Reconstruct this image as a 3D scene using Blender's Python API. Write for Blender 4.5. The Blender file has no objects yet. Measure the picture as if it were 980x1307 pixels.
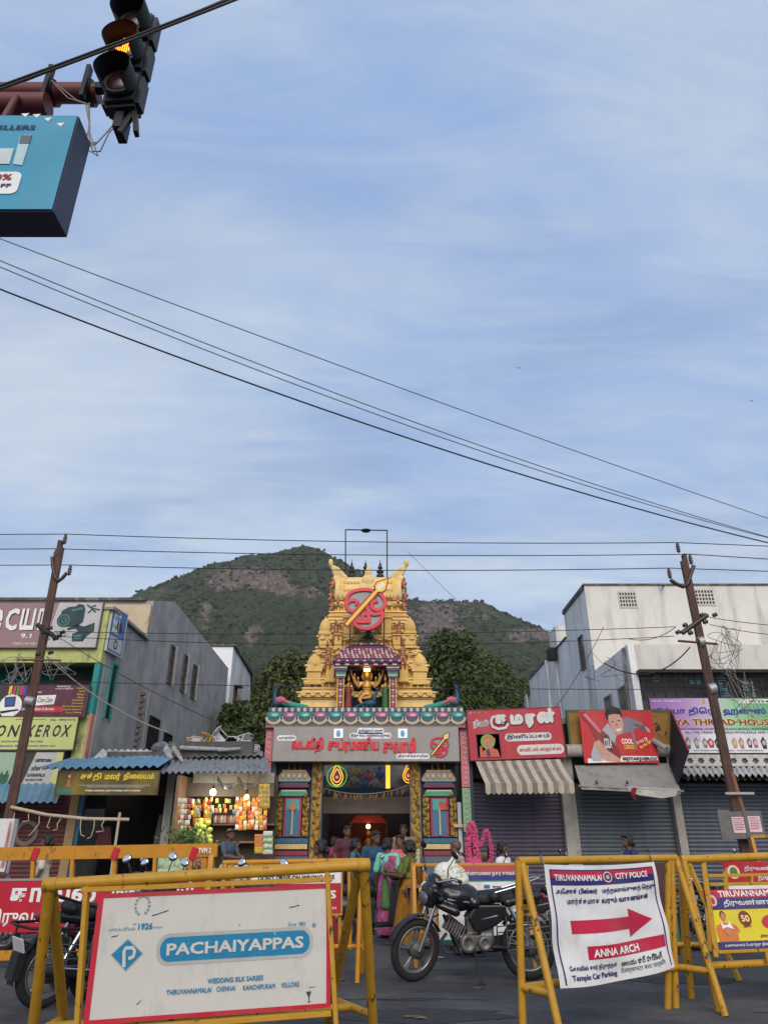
import bpy, bmesh, math, random
from math import sin, cos, pi, radians, sqrt, atan2
from mathutils import Vector as V, Matrix, noise, geometry

# ---------------------------------------------------------------- camera
sc = bpy.context.scene
CH, PITCH, FPX = 1.5, radians(25.0), 906.0
cd = bpy.data.cameras.new('camera'); cam = bpy.data.objects.new('camera', cd)
sc.collection.objects.link(cam); sc.camera = cam
cd.sensor_fit = 'VERTICAL'; cd.sensor_height = 36.0; cd.lens = 36.0*FPX/1307.0
cd.clip_start = 0.1; cd.clip_end = 6000
cam.location = (0, 0, CH); cam.rotation_euler = (pi/2+PITCH, 0, 0)

# ---------------------------------------------------------------- sky, sun, exposure
SUN_EL, SUN_AZ = radians(34), radians(176)      # light comes from behind the photographer
w = bpy.data.worlds.new('World'); sc.world = w; w.use_nodes = True
nt = w.node_tree; nd = nt.nodes; lk = nt.links
bg = nd['Background']; bg.inputs[1].default_value = 0.13
sky = nd.new('ShaderNodeTexSky'); sky.sky_type = 'NISHITA'; sky.sun_disc = False
sky.sun_elevation = SUN_EL; sky.sun_rotation = SUN_AZ
sky.air_density = 1.0; sky.dust_density = 1.6; sky.ozone_density = 2.2
tc = nd.new('ShaderNodeTexCoord')
sx = nd.new('ShaderNodeSeparateXYZ'); lk.new(tc.outputs['Generated'], sx.inputs[0])
def wm(op, a, b=None, c=None):
    n = nd.new('ShaderNodeMath'); n.operation = op
    for i, q in enumerate((a, b, c)):
        if q is None: continue
        if isinstance(q, (int, float)): n.inputs[i].default_value = q
        else: lk.new(q, n.inputs[i])
    return n.outputs[0]
zz = wm('ADD', wm('MAXIMUM', sx.outputs[2], 0.0), 0.16)
cmb = nd.new('ShaderNodeCombineXYZ')
lk.new(wm('DIVIDE', sx.outputs[0], zz), cmb.inputs[0]); lk.new(wm('DIVIDE', sx.outputs[1], zz), cmb.inputs[1])
def wnoise(scale, det, rough, sxy=(1, 1, 1), rot=0, dist=0.0, off=(0, 0, 0)):
    mp = nd.new('ShaderNodeMapping'); mp.inputs['Scale'].default_value = sxy
    mp.inputs['Rotation'].default_value = (0, 0, rot); mp.inputs['Location'].default_value = off
    lk.new(cmb.outputs[0], mp.inputs[0])
    n = nd.new('ShaderNodeTexNoise'); n.inputs['Scale'].default_value = scale
    n.inputs['Detail'].default_value = det; n.inputs['Roughness'].default_value = rough
    n.inputs['Distortion'].default_value = dist
    lk.new(mp.outputs[0], n.inputs['Vector']); return n.outputs[0]
def wramp(fac, stops):
    r = nd.new('ShaderNodeValToRGB'); e = r.color_ramp.elements
    e[0].position, e[0].color = stops[0][0], (*[stops[0][1]]*3, 1)
    e[1].position, e[1].color = stops[-1][0], (*[stops[-1][1]]*3, 1)
    for p, v in stops[1:-1]:
        q = e.new(p); q.color = (v, v, v, 1)
    r.color_ramp.interpolation = 'EASE'
    lk.new(fac, r.inputs[0]); return r.outputs[0]
n1 = wnoise(0.9, 5, 0.58, (1, 1.9, 1), 0.35, 0.3, (3.1, 1.7, 0))
n2 = wnoise(2.6, 8, 0.66, (0.8, 3.0, 1), -0.45, 0.9, (0.4, 5.2, 0))
veil = wramp(n1, [(0.36, 0.0), (0.68, 1.0)])
wisp = wramp(n2, [(0.34, 0.0), (0.80, 1.0)])
low = wramp(sx.outputs[2], [(0.10, 1.0), (0.45, 0.55), (0.95, 0.0)])
pale = wm('ADD', wm('MULTIPLY', low, 0.44), wm('ADD', wm('MULTIPLY', veil, 0.55), wm('MULTIPLY', wisp, 0.44)))
ccol = nd.new('ShaderNodeMix'); ccol.data_type = 'RGBA'; ccol.clamp_factor = True
ccol.inputs[6].default_value = (1.50, 2.26, 3.85, 1); ccol.inputs[7].default_value = (3.15, 3.55, 4.05, 1)
lk.new(pale, ccol.inputs[0])
dk = nd.new('ShaderNodeMix'); dk.data_type = 'RGBA'; dk.blend_type = 'MULTIPLY'      # thin grey undersides low in the sky
lk.new(wm('MULTIPLY', wramp(wnoise(1.5, 5, 0.6, (1, 2.2, 1), 0.2, 0.2, (7, 2, 0)), [(0.42, 0.0), (0.68, 1.0)]), wm('MULTIPLY', low, 0.95)), dk.inputs[0])
lk.new(ccol.outputs[2], dk.inputs[6]); dk.inputs[7].default_value = (0.66, 0.70, 0.79, 1)
mx = nd.new('ShaderNodeMix'); mx.data_type = 'RGBA'; mx.inputs[0].default_value = 0.86
lk.new(sky.outputs[0], mx.inputs[6]); lk.new(dk.outputs[2], mx.inputs[7]); lk.new(mx.outputs[2], bg.inputs[0])

sl = bpy.data.lights.new('sun', 'SUN'); sun = bpy.data.objects.new('sun', sl); sc.collection.objects.link(sun)
sl.energy = 1.5; sl.angle = radians(45); sl.color = (1.0, 0.90, 0.78)
sdir = V((sin(SUN_AZ)*cos(SUN_EL), cos(SUN_AZ)*cos(SUN_EL), sin(SUN_EL)))
sun.rotation_euler = sdir.to_track_quat('Z', 'Y').to_euler(); sun.location = (0, -30, 40)
vs = sc.view_settings; vs.view_transform = 'Standard'; vs.look = 'None'; vs.gamma = 1.0; vs.use_curve_mapping = False
vs.exposure = 0.68

# ---------------------------------------------------------------- pixel -> world
FW = V((0, cos(PITCH), sin(PITCH))); UP = V((0, -sin(PITCH), cos(PITCH)))
def ray(x, y):
    return FW + V(((x-490)/FPX, 0, 0)) + UP*((653.5-y)/FPX)
def P(x, y, D):                     # pixel at a known distance D along the street normal
    d = ray(x, y); return V((0, 0, CH)) + d*(D/d.y)
def G(x, y, z=0.0):                 # pixel of a point that touches the ground
    d = ray(x, y); return V((0, 0, CH)) + d*((z-CH)/d.z)
rnd = random.Random(7)

# ---------------------------------------------------------------- materials
MATS = {}
def M(name, col, rough=0.6, metal=0.0, var=0.12, scale=6.0, bump=0.0, bscale=None, dirt=None, damt=0.0, dscale=2.0,
      emit=None, estr=0.0, trans=0.0, spec=0.4, alpha=1.0, dpos=(0.52, 0.66), sub=0.0, dz=0.55):
    if name in MATS: return MATS[name]
    m = bpy.data.materials.new(name); m.use_nodes = True
    t = m.node_tree; n = t.nodes; l = t.links; b = n['Principled BSDF']
    b.inputs['Roughness'].default_value = rough; b.inputs['Metallic'].default_value = metal
    b.inputs['Specular IOR Level'].default_value = spec
    c = (*col, 1)
    g = n.new('ShaderNodeTexCoord')
    no = n.new('ShaderNodeTexNoise'); no.inputs['Scale'].default_value = scale; no.inputs['Detail'].default_value = 6
    no.inputs['Roughness'].default_value = 0.62
    l.new(g.outputs['Object'], no.inputs['Vector'])
    mr = n.new('ShaderNodeMapRange'); mr.inputs[1].default_value = 0.25; mr.inputs[2].default_value = 0.75
    mr.inputs[3].default_value = 1-var; mr.inputs[4].default_value = 1+var
    l.new(no.outputs[0], mr.inputs[0])
    h = n.new('ShaderNodeHueSaturation'); h.inputs['Color'].default_value = c
    l.new(mr.outputs[0], h.inputs['Value'])
    out = h.outputs[0]
    if dirt:
        dn = n.new('ShaderNodeTexNoise'); dn.inputs['Scale'].default_value = dscale; dn.inputs['Detail'].default_value = 9
        dn.inputs['Roughness'].default_value = 0.68
        mp = n.new('ShaderNodeMapping'); mp.inputs['Location'].default_value = (3.3, 1.1, 7.7); mp.inputs['Scale'].default_value = (1, 1, dz)
        l.new(g.outputs['Object'], mp.inputs[0]); l.new(mp.outputs[0], dn.inputs['Vector'])
        dr = n.new('ShaderNodeMapRange'); dr.inputs[1].default_value = dpos[0]; dr.inputs[2].default_value = dpos[1]
        dr.inputs[3].default_value = 0; dr.inputs[4].default_value = damt; l.new(dn.outputs[0], dr.inputs[0])
        mi = n.new('ShaderNodeMix'); mi.data_type = 'RGBA'; l.new(dr.outputs[0], mi.inputs[0])
        l.new(out, mi.inputs[6]); mi.inputs[7].default_value = (*dirt, 1); out = mi.outputs[2]
    l.new(out, b.inputs['Base Color'])
    if bump:
        bn = n.new('ShaderNodeTexNoise'); bn.inputs['Scale'].default_value = bscale or scale*6; bn.inputs['Detail'].default_value = 5
        l.new(g.outputs['Object'], bn.inputs['Vector'])
        bp = n.new('ShaderNodeBump'); bp.inputs['Strength'].default_value = bump; bp.inputs['Distance'].default_value = 0.02
        l.new(bn.outputs[0], bp.inputs['Height']); l.new(bp.outputs[0], b.inputs['Normal'])
    if emit: b.inputs['Emission Color'].default_value = (*emit, 1); b.inputs['Emission Strength'].default_value = estr
    if trans: b.inputs['Transmission Weight'].default_value = trans
    if sub:
        b.inputs['Subsurface Weight'].default_value = sub; b.inputs['Subsurface Radius'].default_value = (0.02, 0.01, 0.006)
    MATS[name] = m; return m
def srgb(r, g, b):
    f = lambda u: (u/255/12.92 if u/255 <= 0.04045 else ((u/255+0.055)/1.055)**2.4)
    return (f(r), f(g), f(b))
def paint(name, rgb, rough=0.45, var=0.08, **k):
    for a, c in (('dirt', (.20, .18, .16)), ('damt', .26), ('dscale', 2.6), ('dpos', (.44, .74)), ('dz', .3)): k.setdefault(a, c)      # road dust on every print
    return M(name, srgb(*rgb), rough, var=var, **k)

# ---------------------------------------------------------------- mesh building
COL = sc.collection
def link(o, parent=None):
    COL.objects.link(o)
    if parent is not None: o.parent = parent
    return o
def tag(o, label, cat, group=None, kind=None):
    if label: o['label'] = label
    if cat: o['category'] = cat
    if group: o['group'] = group
    if kind: o['kind'] = kind
    return o
def thing(name, label, cat, loc=(0, 0, 0), rz=0.0, group=None):
    o = bpy.data.objects.new(name, None); o.empty_display_size = 0.2; o.location = loc; o.rotation_euler = (0, 0, rz)
    link(o); return tag(o, label, cat, group)
def copy_tree(o, parent=None):
    c = o.copy(); COL.objects.link(c); c.parent = parent
    for ch in list(o.children): copy_tree(ch, c)
    return c

class MB:
    def __init__(s): s.v = []; s.f = []; s.m = []; s.sm = []
    def add(s, vs, fs, mi=0, smooth=False, mat=None):
        k = len(s.v)
        s.v += [tuple(mat @ V(q)) if mat is not None else tuple(q) for q in vs]
        s.f += [tuple(i+k for i in f) for f in fs]; s.m += [mi]*len(fs); s.sm += [smooth]*len(fs)
        return s
    def box(s, c, d, rot=None, mi=0, taper=1.0):
        x, y, z = d[0]/2, d[1]/2, d[2]/2
        vs = [V((sx*x*(taper if sz > 0 else 1), sy*y*(taper if sz > 0 else 1), sz*z)) for sz in (-1, 1) for sy in (-1, 1) for sx in (-1, 1)]
        if rot is not None: vs = [rot @ q for q in vs]
        vs = [q+V(c) for q in vs]
        return s.add(vs, [(0, 2, 3, 1), (4, 5, 7, 6), (0, 1, 5, 4), (1, 3, 7, 5), (3, 2, 6, 7), (2, 0, 4, 6)], mi)
    def bb(s, x0, x1, y0, y1, z0, z1, mi=0):
        return s.box(((x0+x1)/2, (y0+y1)/2, (z0+z1)/2), (abs(x1-x0), abs(y1-y0), abs(z1-z0)), mi=mi)
    def tube(s, pts, r, n=8, mi=0, closed=False, caps=True, smooth=True):
        pts = [V(p) for p in pts]; N = len(pts)
        rs = r if isinstance(r, (list, tuple)) else [r]*N
        prev = None; vs = []
        for i, p in enumerate(pts):
            if closed: t = pts[(i+1) % N]-pts[i-1]
            else: t = pts[min(i+1, N-1)]-pts[max(i-1, 0)]
            if t.length < 1e-9: t = V((0, 0, 1))
            t.normalize()
            if prev is None:
                a = V((0, 0, 1)) if abs(t.z) < 0.9 else V((1, 0, 0)); u = t.cross(a).normalized()
            else:
                u = prev - t*prev.dot(t)
                u = u.normalized() if u.length > 1e-6 else t.orthogonal().normalized()
            prev = u; w_ = t.cross(u)
            vs += [p+(u*cos(2*pi*k/n)+w_*sin(2*pi*k/n))*rs[i] for k in range(n)]
        fs = []
        for i in range(N if closed else N-1):
            j = (i+1) % N
            fs += [(i*n+k, i*n+(k+1) % n, j*n+(k+1) % n, j*n+k) for k in range(n)]
        s.add(vs, fs, mi, smooth)
        if caps and not closed:
            s.add(vs[:n], [tuple(range(n))[::-1]], mi); s.add(vs[-n:], [tuple(range(n))], mi)
        return s
    def lathe(s, prof, n=16, mat=None, mi=0, smooth=True):      # prof: (r, z) about local z
        vs = []; fs = []
        for r, z in prof: vs += [(r*cos(2*pi*k/n), r*sin(2*pi*k/n), z) for k in range(n)]
        for i in range(len(prof)-1):
            fs += [(i*n+k, i*n+(k+1) % n, (i+1)*n+(k+1) % n, (i+1)*n+k) for k in range(n)]
        fs += [tuple(range(n))[::-1], tuple(range((len(prof)-1)*n, len(prof)*n))]
        return s.add(vs, fs, mi, smooth, mat)
    def prism(s, poly, y0, y1, mat=None, mi=0, smooth=False):   # poly in (x, z), extruded along y
        n = len(poly)
        a = sum(poly[i][0]*poly[(i+1) % n][1]-poly[(i+1) % n][0]*poly[i][1] for i in range(n))
        if a < 0: poly = poly[::-1]
        vs = [(x, y0, z) for x, z in poly]+[(x, y1, z) for x, z in poly]
        tri = geometry.tessellate_polygon([[V((x, z, 0)) for x, z in poly]])
        fs = []
        for t in tri:
            q = [poly[i] for i in t]
            ar = (q[1][0]-q[0][0])*(q[2][1]-q[0][1])-(q[2][0]-q[0][0])*(q[1][1]-q[0][1])
            if ar < 0: t = t[::-1]
            fs.append(tuple(t)); fs.append(tuple(i+n for i in t[::-1]))
        s.add(vs, fs, mi, False, mat)
        return s.add(vs, [(i, i+n, (i+1) % n+n, (i+1) % n) for i in range(n)], mi, smooth, mat)
    def sphere(s, c, r, n=10, m=7, rot=None, mi=0):
        r = (r, r, r) if isinstance(r, (int, float)) else r
        vs = []; fs = []
        for i in range(m+1):
            th = pi*i/m
            for k in range(n):
                q = V((r[0]*sin(th)*cos(2*pi*k/n), r[1]*sin(th)*sin(2*pi*k/n), r[2]*cos(th)))
                if rot is not None: q = rot @ q
                vs.append(q+V(c))
        for i in range(m):
            fs += [(i*n+k, (i+1)*n+k, (i+1)*n+(k+1) % n, i*n+(k+1) % n) for k in range(n)]
        return s.add(vs, fs, mi, True)
    def mesh(s, name):
        me = bpy.data.meshes.new(name); me.from_pydata(s.v, [], s.f)
        me.polygons.foreach_set('use_smooth', s.sm); me.polygons.foreach_set('material_index', s.m); me.update(); return me
    def build(s, name, mat, parent=None, bevel=0.0, seg=1):
        me = s.mesh(name)
        for q in (mat if isinstance(mat, (list, tuple)) else [mat]): me.materials.append(q)
        if bevel: bevel_mesh(me, bevel, seg)
        return link(bpy.data.objects.new(name, me), parent)
def bevel_mesh(me, w_, seg=1):
    bm = bmesh.new(); bm.from_mesh(me); bmesh.ops.remove_doubles(bm, verts=bm.verts, dist=1e-5)
    es = [e for e in bm.edges if len(e.link_faces) == 2 and e.calc_face_angle(0) > 0.5]
    bmesh.ops.bevel(bm, geom=es, offset=w_, segments=seg, affect='EDGES', clamp_overlap=True); bm.to_mesh(me); bm.free()
def inst(name, me, parent=None, loc=(0, 0, 0), rot=(0, 0, 0), scale=(1, 1, 1)):
    o = bpy.data.objects.new(name, me); o.location = loc; o.rotation_euler = rot; o.scale = scale; return link(o, parent)
def bx(name, mat, parent, x0, x1, y0, y1, z0, z1, bevel=0.0):
    return MB().bb(x0, x1, y0, y1, z0, z1).build(name, mat, parent, bevel)

# soft continuous bodies: tapered capsules and ellipsoids fused by a voxel remesh
def blob(name, prims, mat, parent=None, vox=0.012, it=6, fac=0.5, cut=None):
    b = MB()
    for p in prims:
        if p[0] == 'c':
            _, a, ra, c, rc = p[:5]; a = V(a); c = V(c)
            d = c-a
            if d.length < 1e-6: continue
            t = d.normalized(); pts = []; rs = []
            for k in range(4):
                q = k/3*pi/2; pts.append(a-t*ra*cos(q)*0.999); rs.append(max(ra*sin(q), 1e-4))
            for k in range(4):
                q = k/3*pi/2; pts.append(c+t*rc*sin(q)*0.999); rs.append(max(rc*cos(q), 1e-4))
            b.tube(pts, rs, 12)
        elif p[0] == 'e': b.sphere(p[1], p[2], 16, 11, p[3] if len(p) > 3 else None)
        elif p[0] == 'b': b.box(p[1], p[2], p[3] if len(p) > 3 else None, taper=p[4] if len(p) > 4 else 1.0)
        elif p[0] == 'p': b.prism(p[1], p[2], p[3])
    me = b.mesh(name); o = bpy.data.objects.new(name, me); COL.objects.link(o)
    r = o.modifiers.new('r', 'REMESH'); r.mode = 'VOXEL'; r.voxel_size = vox; r.use_smooth_shade = True
    if it: s_ = o.modifiers.new('s', 'SMOOTH'); s_.iterations = it; s_.factor = fac
    dg = bpy.context.evaluated_depsgraph_get(); nm = bpy.data.meshes.new_from_object(o.evaluated_get(dg))
    bpy.data.objects.remove(o); bpy.data.meshes.remove(me)
    nm.name = name; nm.materials.clear(); nm.materials.append(mat)
    if cut:
        bm = bmesh.new(); bm.from_mesh(nm)
        for co, no in cut:
            bmesh.ops.bisect_plane(bm, geom=bm.verts[:]+bm.edges[:]+bm.faces[:], plane_co=co, plane_no=no, clear_outer=True)
        bm.to_mesh(nm); bm.free()
    for q in nm.polygons: q.use_smooth = True
    return link(bpy.data.objects.new(name, nm), parent)

# ---------------------------------------------------------------- lettering (outlines filled contour by contour)
def visual(s):
    out = []
    for ch in s:
        if ch in '\u0bc6\u0bc7\u0bc8' and out: out.insert(len(out)-1, ch)
        elif ch in '\u0bca\u0bcb\u0bcc' and out:
            out.insert(len(out)-1, '\u0bc7' if ch == '\u0bcb' else '\u0bc6'); out.append('\u0bbe' if ch != '\u0bcc' else '\u0bb3')
        else: out.append(ch)
    return ''.join(out)
_tc = {}
def contours(s, res=2):
    if s in _tc: return _tc[s]
    cu = bpy.data.curves.new('t', 'FONT'); cu.body = visual(s); cu.resolution_u = res
    o = bpy.data.objects.new('t', cu); COL.objects.link(o)
    dg = bpy.context.evaluated_depsgraph_get(); dg.update()
    c2 = o.evaluated_get(dg).to_curve(dg) if False else o.to_curve(dg)
    cs = []
    for sp in c2.splines:
        pts = []
        bp = sp.bezier_points
        if len(bp):
            for i in range(len(bp)):
                a, b_ = bp[i], bp[(i+1) % len(bp)]
                if a.handle_right_type == 'VECTOR' and b_.handle_left_type == 'VECTOR' or ((a.co-a.handle_right).length < 1e-5 and (b_.co-b_.handle_left).length < 1e-5): seg = [a.co]
                else: seg = geometry.interpolate_bezier(a.co, a.handle_right, b_.handle_left, b_.co, res+1)[:-1]
                pts += [(q[0], q[1]) for q in seg]
        else: pts = [(q.co[0], q.co[1]) for q in sp.points]
        cl_ = []
        for q in pts:
            if not cl_ or abs(q[0]-cl_[-1][0])+abs(q[1]-cl_[-1][1]) > 1e-4: cl_.append(q)
        if len(cl_) > 2 and abs(cl_[0][0]-cl_[-1][0])+abs(cl_[0][1]-cl_[-1][1]) < 1e-4: cl_.pop()
        if len(cl_) > 2: cs.append(cl_)
    o.to_curve_clear(); bpy.data.objects.remove(o); bpy.data.curves.remove(cu)
    _tc[s] = cs; return cs
def area(p): return 0.5*sum(p[i][0]*p[(i+1) % len(p)][1]-p[(i+1) % len(p)][0]*p[i][1] for i in range(len(p)))
def inside(pt, poly):
    r = False; x, y = pt; j = len(poly)-1
    for i in range(len(poly)):
        xi, yi = poly[i]; xj, yj = poly[j]
        if (yi > y) != (yj > y) and x < (xj-xi)*(y-yi)/(yj-yi)+xi: r = not r
        j = i
    return r
def text_faces(s, bold):
    cs = contours(s)
    if not cs: return [], (0, 1, 0, 1)
    big = max(cs, key=lambda q: abs(area(q))); sg = 1 if area(big) > 0 else -1
    # outer contours share the winding of the largest contour
    outs = [c for c in cs if area(c)*sg > 0]; ins = [c for c in cs if area(c)*sg <= 0]
    xs = [q[0] for c in cs for q in c]; ys = [q[1] for c in cs for q in c]
    res = []; b2 = max(bold, 0.0)
    offs = [(0, 0)] if b2 < .012 else [(b2*.75*cos(a_), b2*.75*sin(a_)) for a_ in (pi/4, 3*pi/4, 5*pi/4, 7*pi/4)]
    if b2 > .06: offs += [(b2, 0), (-b2, 0), (0, b2), (0, -b2), (0, 0)]
    for dx, dy in offs:
        for o in outs:
            hs = [h for h in ins if inside(h[0], o) and abs(area(h)) < abs(area(o))]
            res.append(([(q[0]+dx, q[1]+dy) for q in o], [[(q[0]+dx, q[1]+dy) for q in h] for h in hs]))
    return res, (min(xs)-b2, max(xs)+b2, min(ys)-b2, max(ys)+b2)

class Sign:
    """A flat board in the world: origin at its bottom-left front corner, x along, z up, print laid on the front."""
    def __init__(s, name, label, cat, o, xa, za, W, H, thick=0.05, mat=None, frame=None, fw=0.03, group=None, parent=None, back=True):
        s.W, s.H = W, H
        xa = V(xa).normalized(); za = V(za).normalized(); ya = za.cross(xa).normalized(); za = xa.cross(ya).normalized()
        mw = Matrix((xa, ya, za)).transposed().to_4x4(); mw.translation = V(o)
        if parent is None:
            s.root = bpy.data.objects.new(name, None); link(s.root); tag(s.root, label, cat, group)
            s.root.empty_display_size = 0.1; s.root.matrix_world = mw
        else:
            s.root = bpy.data.objects.new(name, None); link(s.root, parent); s.root.matrix_local = mw; s.root.empty_display_size = 0.1
        s.lay = 0
        if mat is not None: MB().bb(0, W, 0, thick, 0, H).build('panel', mat, s.root)
        if frame is not None:
            for a in ((-fw, W+fw, H, H+fw), (-fw, W+fw, -fw, 0)): MB().bb(a[0], a[1], -0.012, thick+0.01, a[2], a[3]).build('frame_rail', frame, s.root)
            for a in ((-fw, 0), (W, W+fw)): MB().bb(a[0], a[1], -0.012, thick+0.01, 0, H).build('frame_rail', frame, s.root)
    def _y(s, lay): return -0.002*lay-0.001
    def poly(s, pts, mat, lay=1, name='printed_shape', norm=True, th=0.0):
        pts = [(a*s.W, b_*s.H) for a, b_ in pts] if norm else pts
        b = MB().prism(pts, s._y(lay)-th, s._y(lay)+0.0012); return b.build(name, mat, s.root)
    def rect(s, x0, z0, x1, z1, mat, lay=1, name='printed_band', th=0.0): return s.poly([(x0, z0), (x1, z0), (x1, z1), (x0, z1)], mat, lay, name, th=th)
    def ell(s, cx, cz, rx, rz, mat, lay=1, name='printed_shape', n=24, ring=0.0, a0=0, a1=2*pi):
        # radii in fractions of the height
        c = (cx*s.W, cz*s.H); R = (rx*s.H, rz*s.H)
        if ring:
            b = MB(); k = n
            for i in range(k):
                t0, t1 = a0+(a1-a0)*i/k, a0+(a1-a0)*(i+1)/k
                q = [(c[0]+cos(t)*(R[0]-d), s._y(lay), c[1]+sin(t)*(R[1]-d)) for t, d in ((t0, 0), (t1, 0), (t1, ring*s.H), (t0, ring*s.H))]
                b.add(q, [(3, 2, 1, 0)])
            return b.build(name, mat, s.root)
        return s.poly([(c[0]+R[0]*cos(2*pi*i/n), c[1]+R[1]*sin(2*pi*i/n)) for i in range(n)], mat, lay, name, False)
    def rrect(s, x0, z0, x1, z1, r, mat, lay=1, name='printed_shape', n=6):
        x0, x1, z0, z1, r = x0*s.W, x1*s.W, z0*s.H, z1*s.H, r*s.H; p = []
        for cx, cz, a in ((x1-r, z1-r, 0), (x0+r, z1-r, pi/2), (x0+r, z0+r, pi), (x1-r, z0+r, 3*pi/2)):
            p += [(cx+r*cos(a+pi/2*i/n), cz+r*sin(a+pi/2*i/n)) for i in range(n+1)]
        return s.poly(p, mat, lay, name, False)
    def text(s, txt, x0, z0, x1, z1, mat, lay=2, bold=0.03, th=0.0, name='lettering', ital=0.0, dip=0.0):
        """text stretched into the box given in fractions of the board"""
        fs, (a, c, d, e) = text_faces(txt, bold)
        if not fs: return None
        X0, X1, Z0, Z1 = x0*s.W, x1*s.W, z0*s.H, z1*s.H
        kx, kz = (X1-X0)/max(c-a, 1e-3), (Z1-Z0)/max(e-d, 1e-3); b = MB(); y0 = s._y(lay)
        for i, (o, hs) in enumerate(fs):
            f = lambda q: (X0+(q[0]-a)*kx+ital*(q[1]-d)*kz, Z0+(q[1]-d)*kz)
            loops = [[f(q) for q in o]]+[[f(q) for q in h] for h in hs]
            flat = [q for lp in loops for q in lp]
            y = y0-th-0.00006*(i % 61)
            vs = [(q[0], y, q[1]) for q in flat]
            tr = geometry.tessellate_polygon([[V((q[0], q[1], 0)) for q in lp] for lp in loops]); ff = []
            for t in tr:
                q = [flat[j] for j in t]
                ar = (q[1][0]-q[0][0])*(q[2][1]-q[0][1])-(q[2][0]-q[0][0])*(q[1][1]-q[0][1])
                ff.append(tuple(t) if ar > 0 else tuple(t[::-1]))
            b.add(vs, ff)
            if th:
                k = 0
                for lp in loops:
                    n = len(lp); vv = [(q[0], y, q[1]) for q in lp]+[(q[0], y0, q[1]) for q in lp]
                    b.add(vv, [(j, (j+1) % n, (j+1) % n+n, j+n) for j in range(n)])
        return b.build(name, mat, s.root)
    def strokes(s, lines, wd, mat, lay=2, name='printed_line', th=0.0):
        """ribbons through points given in fractions; wd in fractions of the height"""
        b = MB(); w2 = wd*s.H/2; y = s._y(lay)-th
        for li, ln in enumerate(lines):
            p = [V((q[0]*s.W, q[1]*s.H)) for q in ln]; L = []; R_ = []
            for i in range(len(p)):
                t = p[min(i+1, len(p)-1)]-p[max(i-1, 0)]
                t = t.normalized() if t.length > 0 else V((1, 0)); n_ = V((-t.y, t.x))
                L.append(p[i]+n_*w2); R_.append(p[i]-n_*w2)
            yy = y-0.0002*(li % 5)
            vs = [(q.x, yy, q.y) for q in L]+[(q.x, yy, q.y) for q in R_]; k = len(p)
            b.add(vs, [(i, i+k, i+k+1, i+1) for i in range(k-1)])
            if th:
                vs2 = [(q.x, yy+th, q.y) for q in L]+[(q.x, yy+th, q.y) for q in R_]
                b.add(vs+vs2, [(i, i+1, i+1+2*k, i+2*k) for i in range(k-1)]+[(i+k+1, i+k, i+3*k, i+3*k+1) for i in range(k-1)])
        return b.build(name, mat, s.root)
def board(name, label, cat, px, D, thick=0.06, mat=None, frame=None, fw=0.03, roll=0.0, yaw=0.0, group=None, parent=None):
    """board seen in the photograph inside px = (left, top, right, bottom), standing at distance D"""
    x0, y0, x1, y1 = px
    a = P(x0, (y0+y1)/2, D); c = P(x1, (y0+y1)/2, D); t = P((x0+x1)/2, y0, D); b_ = P((x0+x1)/2, y1, D)
    xa = V((cos(yaw)*cos(roll), sin(yaw), sin(roll))); za = V((0, 0, 1)) if roll == 0 else V((-sin(roll), 0, cos(roll)))
    W = (c-a).length/max(cos(yaw), 0.2); H = t.z-b_.z
    mid = (a+c)/2; mid.z = (t.z+b_.z)/2
    return Sign(name, label, cat, mid-xa.normalized()*W/2-za*H/2, xa, za, W, H, thick, mat, frame, fw, group, parent)
def cubic(p0, p1, p2, p3, n=10): return [tuple(((1-t)**3)*V(p0)+3*((1-t)**2)*t*V(p1)+3*(1-t)*t*t*V(p2)+t**3*V(p3)) for t in [i/n for i in range(n+1)]]
def sag(a, b_, s, n=16): 
    a, b_ = V(a), V(b_); return [a+(b_-a)*(i/n)-V((0, 0, 4*s*(i/n)*(1-i/n))) for i in range(n+1)]
# ================================================================ ground, road, pavement
asph = M('asphalt', (0.060, 0.060, 0.063), 0.85, var=0.45, scale=1.3, bump=0.7, bscale=70, dirt=(0.115, 0.11, 0.106), damt=0.85, dscale=0.7, spec=0.3, dpos=(.46, .62))
earth = M('dusty_earth', (0.16, 0.13, 0.10), 0.95, var=0.2, scale=0.2)
conc = M('worn_concrete', (0.30, 0.29, 0.27), 0.85, var=0.18, scale=3, bump=0.3, dirt=(0.10, 0.095, 0.09), damt=0.7, dscale=1.5)
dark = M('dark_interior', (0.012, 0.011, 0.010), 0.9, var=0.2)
tag(MB().add([(-2600, -400, -0.02), (2600, -400, -0.02), (2600, 3200, -0.02), (-2600, 3200, -0.02)], [(0, 1, 2, 3)]).build('ground', earth), None, None, kind='structure')
tag(MB().add([(-60, -25, 0), (60, -25, 0), (60, 15.6, 0), (-60, 15.6, 0)], [(0, 1, 2, 3)]).build('road', asph), None, None, kind='structure')
pv = tag(MB().bb(-30, 30, 15.75, 22.0, -0.01, 0.12).build('pavement', conc), None, None, kind='structure')
kb = MB().bb(-0.595, 0.595, 15.55, 15.75, -0.01, 0.135).mesh('kerb_stone'); bevel_mesh(kb, 0.02, 2)
kby = kb.copy(); kb.materials.append(conc); kby.materials.append(M('kerb_yellow', (0.5, 0.33, 0.04), 0.7, var=0.25, dirt=(0.12, 0.1, 0.08), damt=0.8, dscale=6))
for i in range(-17, 18): inst('kerb_stone', kb if i % 3 else kby, pv, (i*1.2, 0, 0))
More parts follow.
